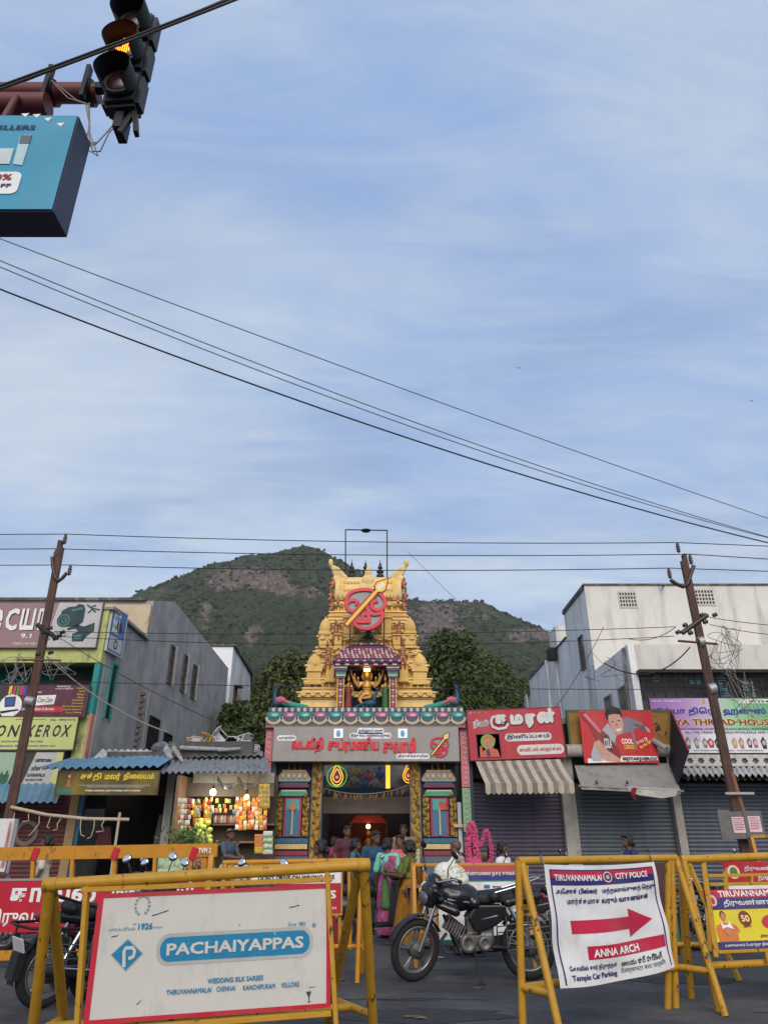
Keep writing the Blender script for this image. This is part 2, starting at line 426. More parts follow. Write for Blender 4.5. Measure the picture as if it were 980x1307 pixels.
# worn patches of newer tar and a run of joint cracks
tar = M('tar_patch', (0.034, 0.034, 0.037), 0.8, var=0.4, scale=9, bump=0.6, bscale=80)
for i, (x, y, a, c) in enumerate(((.4, 8.2, .9, .35), (-2.2, 10.6, 1.2, .3), (3.6, 10.2, .7, .4), (1.4, 13.4, 1.6, .3), (-5.0, 12.6, 1.3, .4))):
    r_ = random.Random(40+i); tag(MB().add([(x+cos(2*pi*k/18)*a*r_.uniform(.75, 1.1), y+sin(2*pi*k/18)*c*r_.uniform(.75, 1.1), .004) for k in range(18)], [tuple(range(18))]).build('road_patch', tar), None, None, kind='structure')
for i in range(7):
    r_ = random.Random(60+i); x, y = r_.uniform(-4, 4), r_.uniform(7.4, 13); L_ = []; R_ = []
    for k in range(14): x += r_.uniform(.05, .16); y += r_.uniform(-.05, .05); q = r_.uniform(.004, .014); L_.append((x, y+q, .0045)); R_.append((x, y-q, .0045))
    tag(MB().add(L_+R_, [(k+14, k+15, k+1, k) for k in range(13)]).build('road_crack', tar), None, None, kind='structure')
# dropped leaves, paper scraps and an oil stain on the road
litter = M('dry_leaf', (0.16, 0.10, 0.06), 0.9)
for i, (x, y) in enumerate(((528, 1299), (536, 1301), (434, 1252), (610, 1262))):
    g = G(x, y); r_ = random.Random(i); b = MB()
    n = 9; ang = r_.random()*6
    vs = [g+V((cos(2*pi*k/n+ang)*(0.07 if i else 0.11), sin(2*pi*k/n+ang)*0.035, 0.006+0.012*r_.random())) for k in range(n)]
    o = b.add(vs, [tuple(range(n))]).build('dry_leaf', litter)
    tag(o, ('largest dry leaf lying on the road near the bottom edge', 'small dry leaf right beside the largest one', 'pale scrap on the road near the white painted board', 'dry leaf under the parked motorcycle')[i], 'leaf', 'dry leaves on the road')

# ================================================================ the hill
HP = [(-300, 900), (-100, 858), (30, 812), (100, 789), (150, 768), (180, 750), (220, 735), (255, 722), (300, 711), (340, 705), (372, 699), (385, 697), (400, 700), (415, 708), (440, 719), (470, 737), (500, 753), (520, 765), (545, 768), (580, 766), (600, 767), (620, 770), (640, 779), (660, 788), (690, 799), (720, 816), (780, 850), (900, 895), (1300, 985)]
def hp(x):
    for (a, b_), (c, d) in zip(HP, HP[1:]):
        if a <= x <= c: return b_+(d-b_)*(x-a)/(c-a)
    return 985
ROCK = [(318, 737, 42, 12, 1.0), (290, 742, 25, 12, .8), (345, 744, 22, 10, .9), (262, 783, 9, 16, .8), (368, 752, 20, 8, .7), (400, 757, 22, 8, .55), (560, 790, 26, 10, .9), (555, 778, 32, 10, .7), (540, 806, 22, 9, .85), (585, 806, 14, 7, .7), (620, 785, 20, 8, .6), (660, 812, 16, 8, .9), (690, 812, 14, 7, .8), (680, 806, 20, 6, .5), (320, 815, 10, 16, .5), (340, 800, 60, 8, .25), (605, 770, 20, 6, .5), (200, 755, 16, 6, .5)]
NX, NT = 640, 150
vs = []; rk = []
for i in range(NX):
    x = -290+1570*i/(NX-1); yr = hp(x); zr = P(x, yr, 1150).z
    for j in range(NT+30):
        t = j/(NT-1)
        if t <= 1: D = 420+730*t; z = (zr+6)*(0.03+0.97*t**1.05)-6
        else: D = 1150+(t-1)*1500; z = zr*(1-(t-1)*1.6)
        X = P(x, 820, D).x
        q = V((X*0.011, D*0.011, 3.3))
        am = 26*min(1, max(0, (1-abs(2*t-1))**0.7 if t <= 1 else 0))
        z += am*(noise.fractal(q, 1.0, 2.1, 5)-0.1)+(4.5 if t <= 1 else 0)*noise.fractal(q*9, 0.9, 2.0, 3)*min(1, t*4)
        d = V((X, D, z-CH)); zc = d.dot(FW); yy = 653.5-FPX*d.dot(UP)/zc; xx = 490+FPX*X/zc
        r_ = sum(w_*math.exp(-((xx-a)/s1)**2-((yy-b_)/s2)**2) for a, b_, s1, s2, w_ in ROCK)
        r_ = min(1, r_); rk.append(r_)
        if r_ > .05: z += r_*13*(abs(noise.fractal(V((X*.05, D*.05, z*.02)), .8, 2.2, 4))-.3)
        vs.append((X, D, z))
H_ = NT+30
hm = bpy.data.meshes.new('hill'); hm.from_pydata(vs, [], [(i*H_+j, (i+1)*H_+j, (i+1)*H_+j+1, i*H_+j+1) for i in range(NX-1) for j in range(H_-1)])
at = hm.attributes.new('rock', 'FLOAT', 'POINT'); at.data.foreach_set('value', rk)
for q in hm.polygons: q.use_smooth = True
m = bpy.data.materials.new('hillside'); m.use_nodes = True; t_ = m.node_tree; n_ = t_.nodes; l_ = t_.links; b_ = n_['Principled BSDF']
b_.inputs['Roughness'].default_value = 0.95; b_.inputs['Specular IOR Level'].default_value = 0.1
co = n_.new('ShaderNodeTexCoord')
def hn(sc_, det, rough, scl=(1, 1, 1)):
    mp = n_.new('ShaderNodeMapping'); mp.inputs['Scale'].default_value = scl; l_.new(co.outputs['Object'], mp.inputs[0])
    q = n_.new('ShaderNodeTexNoise'); q.inputs['Scale'].default_value = sc_; q.inputs['Detail'].default_value = det; q.inputs['Roughness'].default_value = rough
    l_.new(mp.outputs[0], q.inputs['Vector']); return q.outputs[0]
def hmx(fac, a, c):
    q = n_.new('ShaderNodeMix'); q.data_type = 'RGBA'
    if isinstance(fac, float): q.inputs[0].default_value = fac
    else: l_.new(fac, q.inputs[0])
    for k, u in ((6, a), (7, c)):
        if isinstance(u, tuple): q.inputs[k].default_value = (*u, 1)
        else: l_.new(u, q.inputs[k])
    return q.outputs[2]
def hmr(v, a, c, d=0.0, e=1.0):
    q = n_.new('ShaderNodeMapRange'); q.inputs[1].default_value = a; q.inputs[2].default_value = c; q.inputs[3].default_value = d; q.inputs[4].default_value = e
    l_.new(v, q.inputs[0]); return q.outputs[0]
att = n_.new('ShaderNodeAttribute'); att.attribute_name = 'rock'
ad = n_.new('ShaderNodeMath'); ad.operation = 'ADD'; l_.new(att.outputs['Fac'], ad.inputs[0]); l_.new(hmr(hn(0.045, 10, 0.74), 0.2, 0.8, -1.0, 0.95), ad.inputs[1])
green = hmx(hmr(hn(0.12, 7, 0.75), 0.35, 0.65), (0.024, 0.032, 0.016), (0.085, 0.10, 0.045))
green = hmx(hmr(hn(0.02, 5, 0.6), 0.54, 0.72, 0, 0.55), green, (0.105, 0.09, 0.055))
rock_ = hmx(hmr(hn(0.11, 8, 0.8, (1, 1, 0.3)), 0.36, 0.64), (0.055, 0.044, 0.036), (0.30, 0.225, 0.19))
l_.new(hmx(hmr(ad.outputs[0], 0.36, 0.50), green, rock_), b_.inputs['Base Color'])
bp = n_.new('ShaderNodeBump'); bp.inputs['Strength'].default_value = 0.9; bp.inputs['Distance'].default_value = 9.0
l_.new(hn(0.09, 8, 0.75), bp.inputs['Height']); l_.new(bp.outputs[0], b_.inputs['Normal'])
hm.materials.append(m); hill = tag(link(bpy.data.objects.new('hill', hm)), None, None, kind='structure')
# scrub on the slopes: countless bushes
ico = [V(q).normalized() for q in ((0, 0, 1), (.894, 0, .447), (.276, .851, .447), (-.724, .526, .447), (-.724, -.526, .447), (.276, -.851, .447), (.724, .526, -.3), (-.276, .851, -.3), (-.894, 0, -.3), (-.276, -.851, -.3), (.724, -.526, -.3))]
icf = [(0, 1, 2), (0, 2, 3), (0, 3, 4), (0, 4, 5), (0, 5, 1), (1, 6, 2), (2, 7, 3), (3, 8, 4), (4, 9, 5), (5, 10, 1), (6, 7, 2), (7, 8, 3), (8, 9, 4), (9, 10, 5), (10, 6, 1)]
b = MB(); r_ = random.Random(3); k = 0
while k < 12500:
    i = r_.randrange(90, NX-130); j = int(NT*(r_.random()**0.8)); 
    if j >= NT+2: continue
    q = V(vs[i*H_+j])
    if rk[i*H_+j] > 0.35+0.75*r_.random(): continue
    if noise.noise(q*0.02) < -0.25+0.3*r_.random()-0.15: continue
    s = (0.9+2.3*r_.random()**2)*(0.7+0.5*q.y/1150); dx, dy = (r_.random()-.5)*5, (r_.random()-.5)*6
    b.add([q+V((dx+u.x*s*(0.7+.6*r_.random()), dy+u.y*s*(0.7+.6*r_.random()), u.z*s*0.85*(0.7+.6*r_.random())+s*0.15)) for u in ico], icf); k += 1
sc_m = M('scrub_green', (0.042, 0.055, 0.026), 0.95, var=0.75, scale=0.05, spec=0.1)
tag(b.build('hillside_scrub', sc_m), 'dark green scrub dotted over the rocky hillside', 'scrub', kind='stuff')

# ================================================================ trees
def leafmat(name, c0, c1):
    m = bpy.data.materials.new(name); m.use_nodes = True; t = m.node_tree; n = t.nodes; l = t.links; b_ = n['Principled BSDF']
    b_.inputs['Roughness'].default_value = 0.7; b_.inputs['Specular IOR Level'].default_value = 0.25
    g = n.new('ShaderNodeTexCoord'); no = n.new('ShaderNodeTexNoise'); no.inputs['Scale'].default_value = 1.6; no.inputs['Detail'].default_value = 8; no.inputs['Roughness'].default_value = .75
    l.new(g.outputs['Object'], no.inputs['Vector'])
    r = n.new('ShaderNodeMapRange'); r.inputs[1].default_value = .3; r.inputs[2].default_value = .7; l.new(no.outputs[0], r.inputs[0])
    mi = n.new('ShaderNodeMix'); mi.data_type = 'RGBA'; mi.inputs[6].default_value = (*c0, 1); mi.inputs[7].default_value = (*c1, 1); l.new(r.outputs[0], mi.inputs[0])
    l.new(mi.outputs[2], b_.inputs['Base Color']); MATS[name] = m; return m
LF = leafmat('leaf_green', (0.030, 0.046, 0.016), (0.10, 0.13, 0.04)); LF2 = leafmat('leaf_olive', (0.040, 0.054, 0.018), (0.13, 0.145, 0.05))
bark = M('bark', (0.10, 0.075, 0.055), 0.95, var=0.3, scale=5, bump=0.6)
def tree(label, base, top, R, mat, n_cl, n_lf, leaf, seed, group, trunk_r=0.2):
    r = random.Random(seed); base = V(base); H = top-base.z
    root = thing('tree', label, 'tree', base, group=group); t = MB()
    fork = V((r.uniform(-.2, .2), r.uniform(-.2, .2), H*0.45))
    t.tube([(0, 0, -0.1), fork*0.5+V((r.uniform(-.1, .1), 0, 0)), fork], [trunk_r, trunk_r*.8, trunk_r*.65], 8)
    cls = []
    for k in range(n_cl):
        a = r.random()*2*pi; rr = R*sqrt(r.random())*0.86; hz = r.random()
        sh = sqrt(max(0.05, 1-(2*abs(hz-0.42))**2)) if hz > 0.42 else 0.75+0.25*hz/0.42
        c = V((cos(a)*rr*sh, sin(a)*rr*sh, H*(0.36+0.60*hz))); cls.append((c, R*r.uniform(0.11, 0.25)))
        if k % 6 == 0: cls.append((V((c.x*1.22+r.uniform(-.3, .3), c.y*1.22, c.z*1.02+r.uniform(-.1, .35))), R*r.uniform(.06, .13)))
        if k % 3 == 0:
            mid = fork*0.6+c*0.4+V((0, 0, H*0.05)); t.tube([fork*0.9, mid, c], [trunk_r*.42, trunk_r*.25, 0.02], 5)
    t.build('trunk', bark, root)
    b = MB(); vv = []; ff = []
    for c, cr in cls:
        for _ in range(n_lf):
            d = V((r.gauss(0, 1), r.gauss(0, 1), r.gauss(0, .8))); d = d.normalized()*cr*(r.random()**0.4)*1.15
            p = c+d; nrm = (d.normalized()+V((r.gauss(0, .7), r.gauss(0, .7), r.gauss(0, .7)+.4))).normalized()
            u = nrm.orthogonal().normalized(); u = (Matrix.Rotation(r.random()*6.28, 3, nrm) @ u); w_ = nrm.cross(u); s = leaf*r.uniform(.6, 1.3)
            k0 = len(vv); vv += [p-u*s, p-w_*s*.45, p+u*s-nrm*s*.25, p+w_*s*.45]; ff.append((k0, k0+1, k0+2, k0+3))
    b.v = [tuple(q) for q in vv]; b.f = ff; b.m = [0]*len(ff); b.sm = [False]*len(ff)
    b.build('crown', mat, root); return root
TG = 'trees behind the temple gateway'
def tr(label, x, ytop, D, R, mat, seed, n_cl=100, n_lf=190, leaf=0.15):
    p = P(x, ytop, D); tree(label, (p.x, D, 0), p.z, R, mat, n_cl, n_lf, leaf, seed, TG)
tr('bushy green tree left of the temple tower, tallest on that side', 372, 836, 40, 3.6, LF2, 11)
tr('green tree between the white house and the tallest left tree', 325, 868, 44, 3.0, LF2, 12, 80)
tr('low dark tree beside the white house with rusty windows', 300, 893, 34, 1.9, LF, 13, 60, 170, .13)
tr('broad dark green tree right of the temple tower', 575, 812, 42, 4.6, LF, 14, 130)
tr('rounded green tree just behind the right edge of the tower', 530, 835, 46, 3.6, LF, 15, 90)
tr('low spreading tree touching the long white wall', 622, 838, 52, 4.4, LF, 16, 110)
tr('tree seen in the gap low between tower and red sweet shop sign', 600, 872, 33, 2.2, LF, 17, 70, 170, .13)

# thin evening haze over the plain
hz_ = bpy.data.materials.new('haze_air'); hz_.use_nodes = True; ht = hz_.node_tree; ht.nodes.remove(ht.nodes['Principled BSDF']); pv_ = ht.nodes.new('ShaderNodeVolumePrincipled'); pv_.inputs['Color'].default_value = (.86, .90, .97, 1); pv_.inputs['Density'].default_value = .00009; pv_.inputs['Anisotropy'].default_value = .1; ht.links.new(pv_.outputs[0], ht.nodes['Material Output'].inputs['Volume'])
hzo = MB().bb(-2590, 2590, -390, 3190, -1.05, 640).build('haze', hz_); tag(hzo, 'thin bluish haze in the air in front of the hill', 'haze', kind='stuff')
# ================================================================ buildings, left side
plaster = M('grey_plaster', (0.37, 0.352, 0.33), 0.9, var=0.28, scale=1.6, bump=0.45, bscale=14, dirt=(0.20, 0.19, 0.18), damt=0.7, dscale=0.8, dpos=(.42, .70), dz=.45)
beige = M('beige_plaster', (0.50, 0.40, 0.28), 0.9, var=0.15, scale=2, bump=0.3, dirt=(0.17, 0.12, 0.08), damt=0.85, dscale=1.3)
cream = M('cream_plaster', (0.62, 0.53, 0.38), 0.9, var=0.1, scale=2, bump=0.2, dirt=(0.25, 0.2, 0.15), damt=0.5)
white = M('old_whitewash', (0.64, 0.61, 0.56), 0.92, var=0.07, scale=1.2, bump=0.25, bscale=9, dirt=(0.27, 0.25, 0.22), damt=0.8, dscale=1.5, dpos=(0.50, 0.74), dz=.16)
lightw = M('lightened_whitewash', (0.76, 0.76, 0.76), 0.92, var=0.08, scale=1.2, bump=0.25, bscale=9, dirt=(0.30, 0.29, 0.28), damt=0.85, dscale=1.4, dpos=(0.49, 0.72), dz=.16)  # lighter, cooler copy of the whitewash: side-wall light put into the colour
stain = M('black_mould', (0.09, 0.085, 0.08), 0.95, var=0.3, scale=4, bump=0.4, dirt=(0.3, 0.29, 0.27), damt=0.8, dscale=3)
lime = M('lime_green_paint', (0.47, 0.50, 0.18), 0.75, var=0.12, dirt=(0.16, 0.13, 0.08), damt=0.8, dscale=3)
teal = M('teal_paint', (0.03, 0.27, 0.24), 0.7, var=0.12, dirt=(0.05, 0.10, 0.09), damt=0.6)
pink = M('salmon_paint', (0.55, 0.25, 0.20), 0.75, var=0.12, dirt=(0.2, 0.14, 0.12), damt=0.6)
iron = M('black_iron', (0.02, 0.02, 0.022), 0.5, metal=0.6, var=0.3)
rust = M('rusty_iron', (0.13, 0.06, 0.035), 0.85, var=0.4, scale=14, bump=0.3)
wood = M('old_wood', (0.20, 0.12, 0.07), 0.8, var=0.3, scale=9)
glassd = M('dark_glass', (0.02, 0.025, 0.03), 0.15, var=0.1, spec=0.6)
BT = V((0, 0, 0))
XA = -7.97
def window(parent, face, u0, u1, z0, z1, at_, bars=3, sill=None, shade=True, frame=iron, pane=glassd):
    """window in a wall at x = at_ (face 'x+') or y = at_ (face 'y-'): frame, recessed pane, bars, hood"""
    def bb(name, mat, a0, a1, d0, d1, c0, c1, par):
        if face == 'x+': return bx(name, mat, par, at_+d0, at_+d1, a0, a1, c0, c1)
        if face == 'x-': return bx(name, mat, par, at_-d1, at_-d0, a0, a1, c0, c1)
        return bx(name, mat, par, a0, a1, at_-d1, at_-d0, c0, c1)
    w_ = bb('window', pane, u0, u1, 0.003, 0.02, z0, z1, parent)
    f = 0.05
    for a in ((u0-f, u0, z0-f, z1+f), (u1, u1+f, z0-f, z1+f), (u0, u1, z1, z1+f), (u0, u1, z0-f, z0)): bb('frame', frame, a[0], a[1], 0.002, 0.06, a[2], a[3], w_)
    for k in range(bars):
        u = u0+(u1-u0)*(k+1)/(bars+1); bb('bar', frame, u-.012, u+.012, 0.022, 0.045, z0, z1, w_)
    if shade: bb('hood', conc, u0-.15, u1+.15, 0.002, 0.35, z1+.08, z1+.15, w_)
    return w_
# --- camera shop building: front part
cb = thing('shop_building', 'three storey shop house with lime parapet band and teal recess behind the left pole', 'building', (-11, 21, 0))
def cbx(n, m, *a, **k):
    o = bx(n, m, cb, a[0]+11, a[1]+11, a[2]-21, a[3]-21, a[4], a[5], **k); return o
cbx('side_wall', plaster, XA-0.25, XA, 20.25, 23.6, 0, 7.62)
cbx('wall', plaster, -22, XA-0.25, 21.1, 23.6, 0, 6.9)
cbx('parapet_band', lime, -22, XA-0.02, 19.95, 20.25, P(60, 846, 20).z, 7.66)
cbx('balcony_slab', conc, -22, XA-0.03, 20.25, 21.1, 6.2, 6.33)
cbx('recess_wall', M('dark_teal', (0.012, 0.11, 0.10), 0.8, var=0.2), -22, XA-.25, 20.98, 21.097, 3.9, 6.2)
cbx('pillar', teal, P(118, 870, 20).x, XA-0.03, 19.98, 20.3, 4.72, 6.22)
cbx('pillar', pink, P(112, 930, 20).x, XA-0.03, 19.97, 20.28, 3.5, 4.718)
cbx('pillar', lime, P(97, 930, 20).x, P(112, 930, 20).x-.004, 20.0, 20.28, 3.5, 4.7)
cbx('pillar', M('cream_green_pillar', (0.30, 0.42, 0.36), 0.8), -12.2, -11.9, 20.0, 20.3, 3.5, 6.2)
cbx('floor_slab', conc, -22, XA-.02, 19.9, 21.1, 3.36, 3.5)
cbx('ledge', conc, -22, XA+0.12, 19.9, 23.5, 7.66, 7.74)
wdo = cbx('door', M('brown_door', (0.07, 0.045, 0.035), .7), -9.6, -8.7, 20.94, 20.975, 4.0, 6.0)
# door leaf in the recess and the narrow teal window strip in the side wall
q0, q1 = 20.75, 21.15
bx('window', glassd, cb, XA+11, XA+11.02, q0-21, q1-21, 4.75, 6.25)
for a in (q0-.06, q1): bx('frame', teal, cb, XA+11, XA+11.06, a-21, a-21+.06, 4.7, 6.3)
bx('frame', teal, cb, XA+11, XA+11.06, q0-21, q1-21, 6.25, 6.31)
# --- tall grey block behind with cut wall and stair heads
gb = thing('grey_building', 'tall raw grey plastered building block with stepped roof and slit windows on its side', 'building', (-11, 30, 0))
def gbx(n, m, *a, **k): return bx(n, m, gb, a[0]+11, a[1]+11, a[2]-30, a[3]-30, a[4], a[5], **k)
gbx('wall', plaster, -20, XA, 23.62, 36.4, 0, 9.1)
def side(parent, ox, oy, pts, x0, x1, mat, name):        # a slab in the y-z plane
    b = MB(); v0 = [(x0-ox, y-oy, z) for y, z in pts]; v1 = [(x1-ox, y-oy, z) for y, z in pts]; n = len(pts)
    b.add(v0+v1, [tuple(range(n)), tuple(range(2*n-1, n-1, -1))]+[(i, i+n, (i+1) % n+n, (i+1) % n) for i in range(n)]); return b.build(name, mat, parent)
side(gb, -11, 30, [(23.62, 9.1), (36.4, 9.1), (36.4, 9.62), (26.0, 9.85), (23.62, 9.12)], XA-.22, XA, plaster, 'parapet')
p0 = P(152, 770, 23.6); p1 = P(190, 770, 23.6)
gbx('stair_head', beige, -11.5, p1.x+0.15, 23.45, 23.615, 6.9, P(170, 772, 23.5).z)
gbx('stair_head', cream, P(213, 780, 26).x-.2, P(232, 780, 26).x-.6, 25.7, 25.85, 9.1, P(220, 768, 25.7).z)
gbx('coping', stain, -20, XA-.25, 23.5, 23.7, 9.1, 9.2)
for yy, z0, z1, wd in ((26.45, 6.9, 8.2, .38), (28.3, 6.95, 8.3, .42), (29.9, 7.0, 8.25, .5)):
    w_ = window(gb, 'x+', yy-30-wd/2, yy-30+wd/2, z0, z1, XA+11, 1, shade=False, frame=stain, pane=dark)
    bx('hood', plaster, gb, XA+11.003, XA+11.14, yy-30+wd/2+.06, yy-30+wd/2+.12, z0-.1, z1+.1)
for yy, z0, z1, wd in ((25.4, 3.6, 5.4, 1.0), (27.2, 3.7, 5.1, .9), (29.2, 3.8, 4.9, .9)): window(gb, 'x+', yy-30-wd/2, yy-30+wd/2, z0, z1, XA+11, 4, shade=False)
gbx('drain_pipe', M('grey_pipe', (.28, .28, .28), .5), XA+.01, XA+.09, 24.3, 24.38, 2.5, 6.2)
# jagged toothed brick joint where the next wall would bond
for k in range(11): gbx('brick', M('raw_brick', (.20, .14, .11), .9, var=.3), XA+.002, XA+.10, 23.62+(0.05 if k % 2 else 0), 23.82+(0.05 if k % 2 else 0), 3.9+k*.2, 4.0+k*.2)
# --- white house behind it
wh = thing('white_house', 'small white house with rusty hooded windows behind the grey building', 'building', (-10, 40, 0))
side(wh, -10, 40, [(37.0, 0), (43.2, 0), (43.2, 9.0), (42.4, 10.6), (37.0, 10.9)], -13.5, XA+.02, lightw, 'wall')
side(wh, -10, 40, [(36.9, 10.92), (42.5, 10.62), (43.4, 8.9), (43.5, 9.05), (42.6, 10.8), (36.9, 11.05)], -13.6, XA+.16, stain, 'roof')
for yy, z0, z1 in ((38.4, 7.6, 9.0), (41.4, 7.3, 8.7)): window(wh, 'x+', yy-40-.35, yy-40+.35, z0, z1, XA+.02+10, 2, frame=rust, pane=M('rusty_shutter', (.30, .13, .07), .8, var=.3))
# ================================================================ signs on the left
PK = paint('sign_mauve', (150, 118, 120), .5, dirt=(.20, .15, .15), damt=.4); GW = paint('sign_grey_white', (186, 184, 182), .5)
INK = paint('black_ink', (18, 20, 24), .6); WH = paint('print_white', (232, 230, 226), .5); NAVY = paint('navy_ink', (26, 32, 92), .5)
DT = paint('camera_teal', (24, 58, 62), .5); MT = paint('camera_mid_teal', (66, 112, 116), .5)
s = board('camera_shop_sign', 'faded mauve roof sign printed with a camera and a video camera', 'sign', (-120, 769, 127, 826), 19.85, .08, PK, frame=paint('dull_frame', (96, 92, 88)), fw=.025)
fx = lambda x: (x+120)/247; fy = lambda y: (826-y)/57
s.poly([(fx(70), 0)]+[(fx(72+14*(1-cos(a))*.5-12*sin(a)*0), fy(826-57*a/pi)) for a in [pi*i/8 for i in range(9)]][1:]+[(1, 1), (1, 0)], GW, 1)
s.poly([(fx(66+18*sin(t*pi)*-0+ (0 if t < .5 else 10*(t-.5))), t) for t in [0, .25, .5, .75, 1]]+[(fx(88), 1), (fx(88), 0)], GW, 2)

for ch_, a_, c_ in (('e', -14, 3), ('C', 6, 23), ('ய', 25, 44), ('ர', 47, 58), ('்', 60, 66)): s.text(ch_, fx(a_+1), fy(807), fx(c_+1), fy(777) if ch_ != '்' else fy(790), INK, 3, .06); s.text(ch_, fx(a_), fy(806), fx(c_), fy(776) if ch_ != '்' else fy(789), WH, 4, .05)
s.text('பயபபயப 9.1', fx(-40), fy(815), fx(44), fy(809), WH, 4, .04); s.text('டிஜிட்டல் ஸ்டுடியோ', fx(22), fy(824), fx(70), fy(819.5), WH, 4, .02)
# the camera drawing
def cpoly(pts, mat, lay): s.poly([(fx(a), fy(b_)) for a, b_ in pts], mat, lay, 'camera_drawing')
cpoly([(76, 780), (84, 775), (93, 774), (96, 771), (103, 772), (106, 778), (106, 794), (100, 800), (80, 801), (75, 796)], DT, 3)
def cell(cx, cy, r, mat, lay): s.poly([(fx(cx+r*cos(i*pi/10)), fy(cy+r*sin(i*pi/10))) for i in range(20)], mat, lay, 'camera_drawing')
cell(81, 792, 9, DT, 4); cell(81, 792, 7.6, MT, 5); cell(81, 792, 6, DT, 6); cell(81, 792, 3.4, MT, 7); cell(81, 792, 1.8, INK, 8)
cpoly([(88, 778), (102, 775), (103, 778), (89, 781)], MT, 4)
cpoly([(87, 802), (100, 798), (108, 800), (121, 795), (122, 806), (114, 812), (110, 819), (96, 819), (95, 809), (102, 807), (98, 803), (88, 805)], DT, 3); cpoly([(97, 811), (107, 810), (107, 816), (98, 816)], MT, 4)
s.strokes([[(fx(107), fy(772)), (fx(114), fy(777)), (fx(120), fy(782))], [(fx(110), fy(783)), (fx(116), fy(777)), (fx(125), fy(779))], [(fx(113), fy(775)), (fx(119), fy(773))]], .035, DT, 3)
# vertical blue sign on the side wall
s = Sign('vertical_sign', 'narrow blue and white vertical sign fixed on the grey side wall', 'sign', V((XA+.05, 20.05, P(138, 833, 20.4).z)), V((0.12, 1, 0)), V((0, 0, 1)), .92, P(138, 779, 20.4).z-P(138, 833, 20.4).z, .05, paint('sign_sky_blue', (64, 110, 160), .5), frame=GW, fw=.03)
s.rect(.08, .05, .92, .36, GW, 1); s.ell(.5, .2, .09, .11, INK, 2); s.ell(.5, .2, .05, .07, GW, 3); s.text('BELT', .12, .42, .6, .95, WH, 2, .05); s.poly([(.3, .5), (.8, .52), (.7, .75), (.4, .7)], INK, 2)
# computer shop sign
MAR = paint('sign_maroon', (88, 34, 52), .4); YEL = paint('print_yellow', (214, 186, 60), .5); RED = paint('print_red', (196, 30, 48), .5)
s = board('computer_shop_sign', 'dark maroon computer sales and service sign with yellow list of words', 'sign', (-60, 874, 112, 915), 19.8, .06, MAR, frame=paint('thin_dark_frame', (40, 36, 36)), fw=.012)
fx = lambda x: (x+60)/172; fy = lambda y: (915-y)/41
s.rect(0, 0, fx(6), 1, paint('sign_charcoal', (52, 46, 50)), 1); s.rect(fx(36), fy(909), fx(82), fy(902), RED, 1)
s.poly([(fx(46), fy(901)), (fx(47), fy(888)), (fx(71), fy(887)), (fx(70), fy(899))], WH, 2); s.text('Com Com', fx(48), fy(897), fx(67), fy(890), INK, 3, .02, ital=.15)
s.text('Computer Sales & Service', fx(28), fy(908), fx(71), fy(903), WH, 3, .03, ital=.2)
s.ell(fx(15), fy(901), .36, .36, WH, 2); s.poly([(fx(6), fy(890)), (fx(20), fy(889)), (fx(21), fy(902)), (fx(8), fy(903))], paint('laptop_grey', (60, 62, 72)), 3, 'laptop_drawing'); s.poly([(fx(8), fy(892)), (fx(18), fy(891)), (fx(19), fy(900)), (fx(9), fy(901))], paint('laptop_blue', (52, 92, 150)), 4, 'laptop_drawing'); s.poly([(fx(3), fy(908)), (fx(26), fy(905)), (fx(27), fy(907)), (fx(5), fy(911))], INK, 3, 'laptop_drawing')
for k, (x, c) in enumerate(((11, (214, 190, 50)), (17, (206, 50, 110)), (20, (70, 150, 60)), (25, (200, 40, 60)), (29, (60, 80, 170)))): s.poly([(fx(x-2), fy(876)), (fx(x+2), fy(875)), (fx(x+2), fy(888)), (fx(x-2), fy(886))], paint('banner_col%d' % k, c), 2)
for k, wd in enumerate(('Computers', 'Laptop', 'Printer', 'Camera', 'Peripherals', 'Networking', 'Wireless Networking', 'Computer Stationery', 'Toner Refilling')):
    y = 878.5+k*3.9; s.text(wd, fx(107-len(wd)*1.35), fy(y+1.3), fx(107), fy(y-1.3), YEL, 2, .03)
s.text('PHONE 9442 CALL', fx(70), fy(877.5), fx(88), fy(875), WH, 2, .03); s.text('compcom@mail', fx(68), fy(880.5), fx(91), fy(878), WH, 2, .02); s.text('AMC', fx(46), fy(885), fx(52), fy(882.6), WH, 2, .02)
# DON XEROX sign
LIM = paint('sign_pale_lime', (196, 200, 120), .5, dirt=(.45, .45, .35), damt=.3); BLU = paint('print_blue', (36, 84, 150), .5); DKB = paint('print_ink_blue', (22, 30, 46), .5)
s = board('xerox_sign', 'pale lime sign reading DON XEROX in dark italic capitals', 'sign', (-70, 915, 97, 957), 19.75, .06, LIM, frame=paint('sign_brown_frame', (70, 52, 44)), fw=.02)
fx = lambda x: (x+70)/167; fy = lambda y: (957-y)/42

for ch_, a_, c_ in (('D', -22, -8), ('O', -5, 8), ('N', 11, 24), ('X', 33, 44), ('E', 46, 54), ('R', 56, 65), ('O', 67, 78), ('X', 79, 90)): s.text(ch_, fx(a_-1), fy(941), fx(c_-2), fy(925), DKB, 2, .035, ital=.18)
s.text('COLOUR XEROX, LAMINATION, GMAIL', fx(4), fy(948), fx(58), fy(945.3), BLU, 2, .03); s.text('SPIRAL BINDING, BOOK BINDING, PROJECT WORK, PRINT OUT', fx(-40), fy(954), fx(75), fy(951), BLU, 2, .03); s.text('CELL : 98942 09192', fx(61), fy(920), fx(94), fy(917.5), BLU, 2, .02)
s.rect(fx(17), fy(918.6), fx(55), fy(917.6), paint('leaf_stripe', (120, 140, 50)), 2); s.rect(0, -.03, 1, .012, paint('sign_brown_frame', (70, 52, 44)), 2)
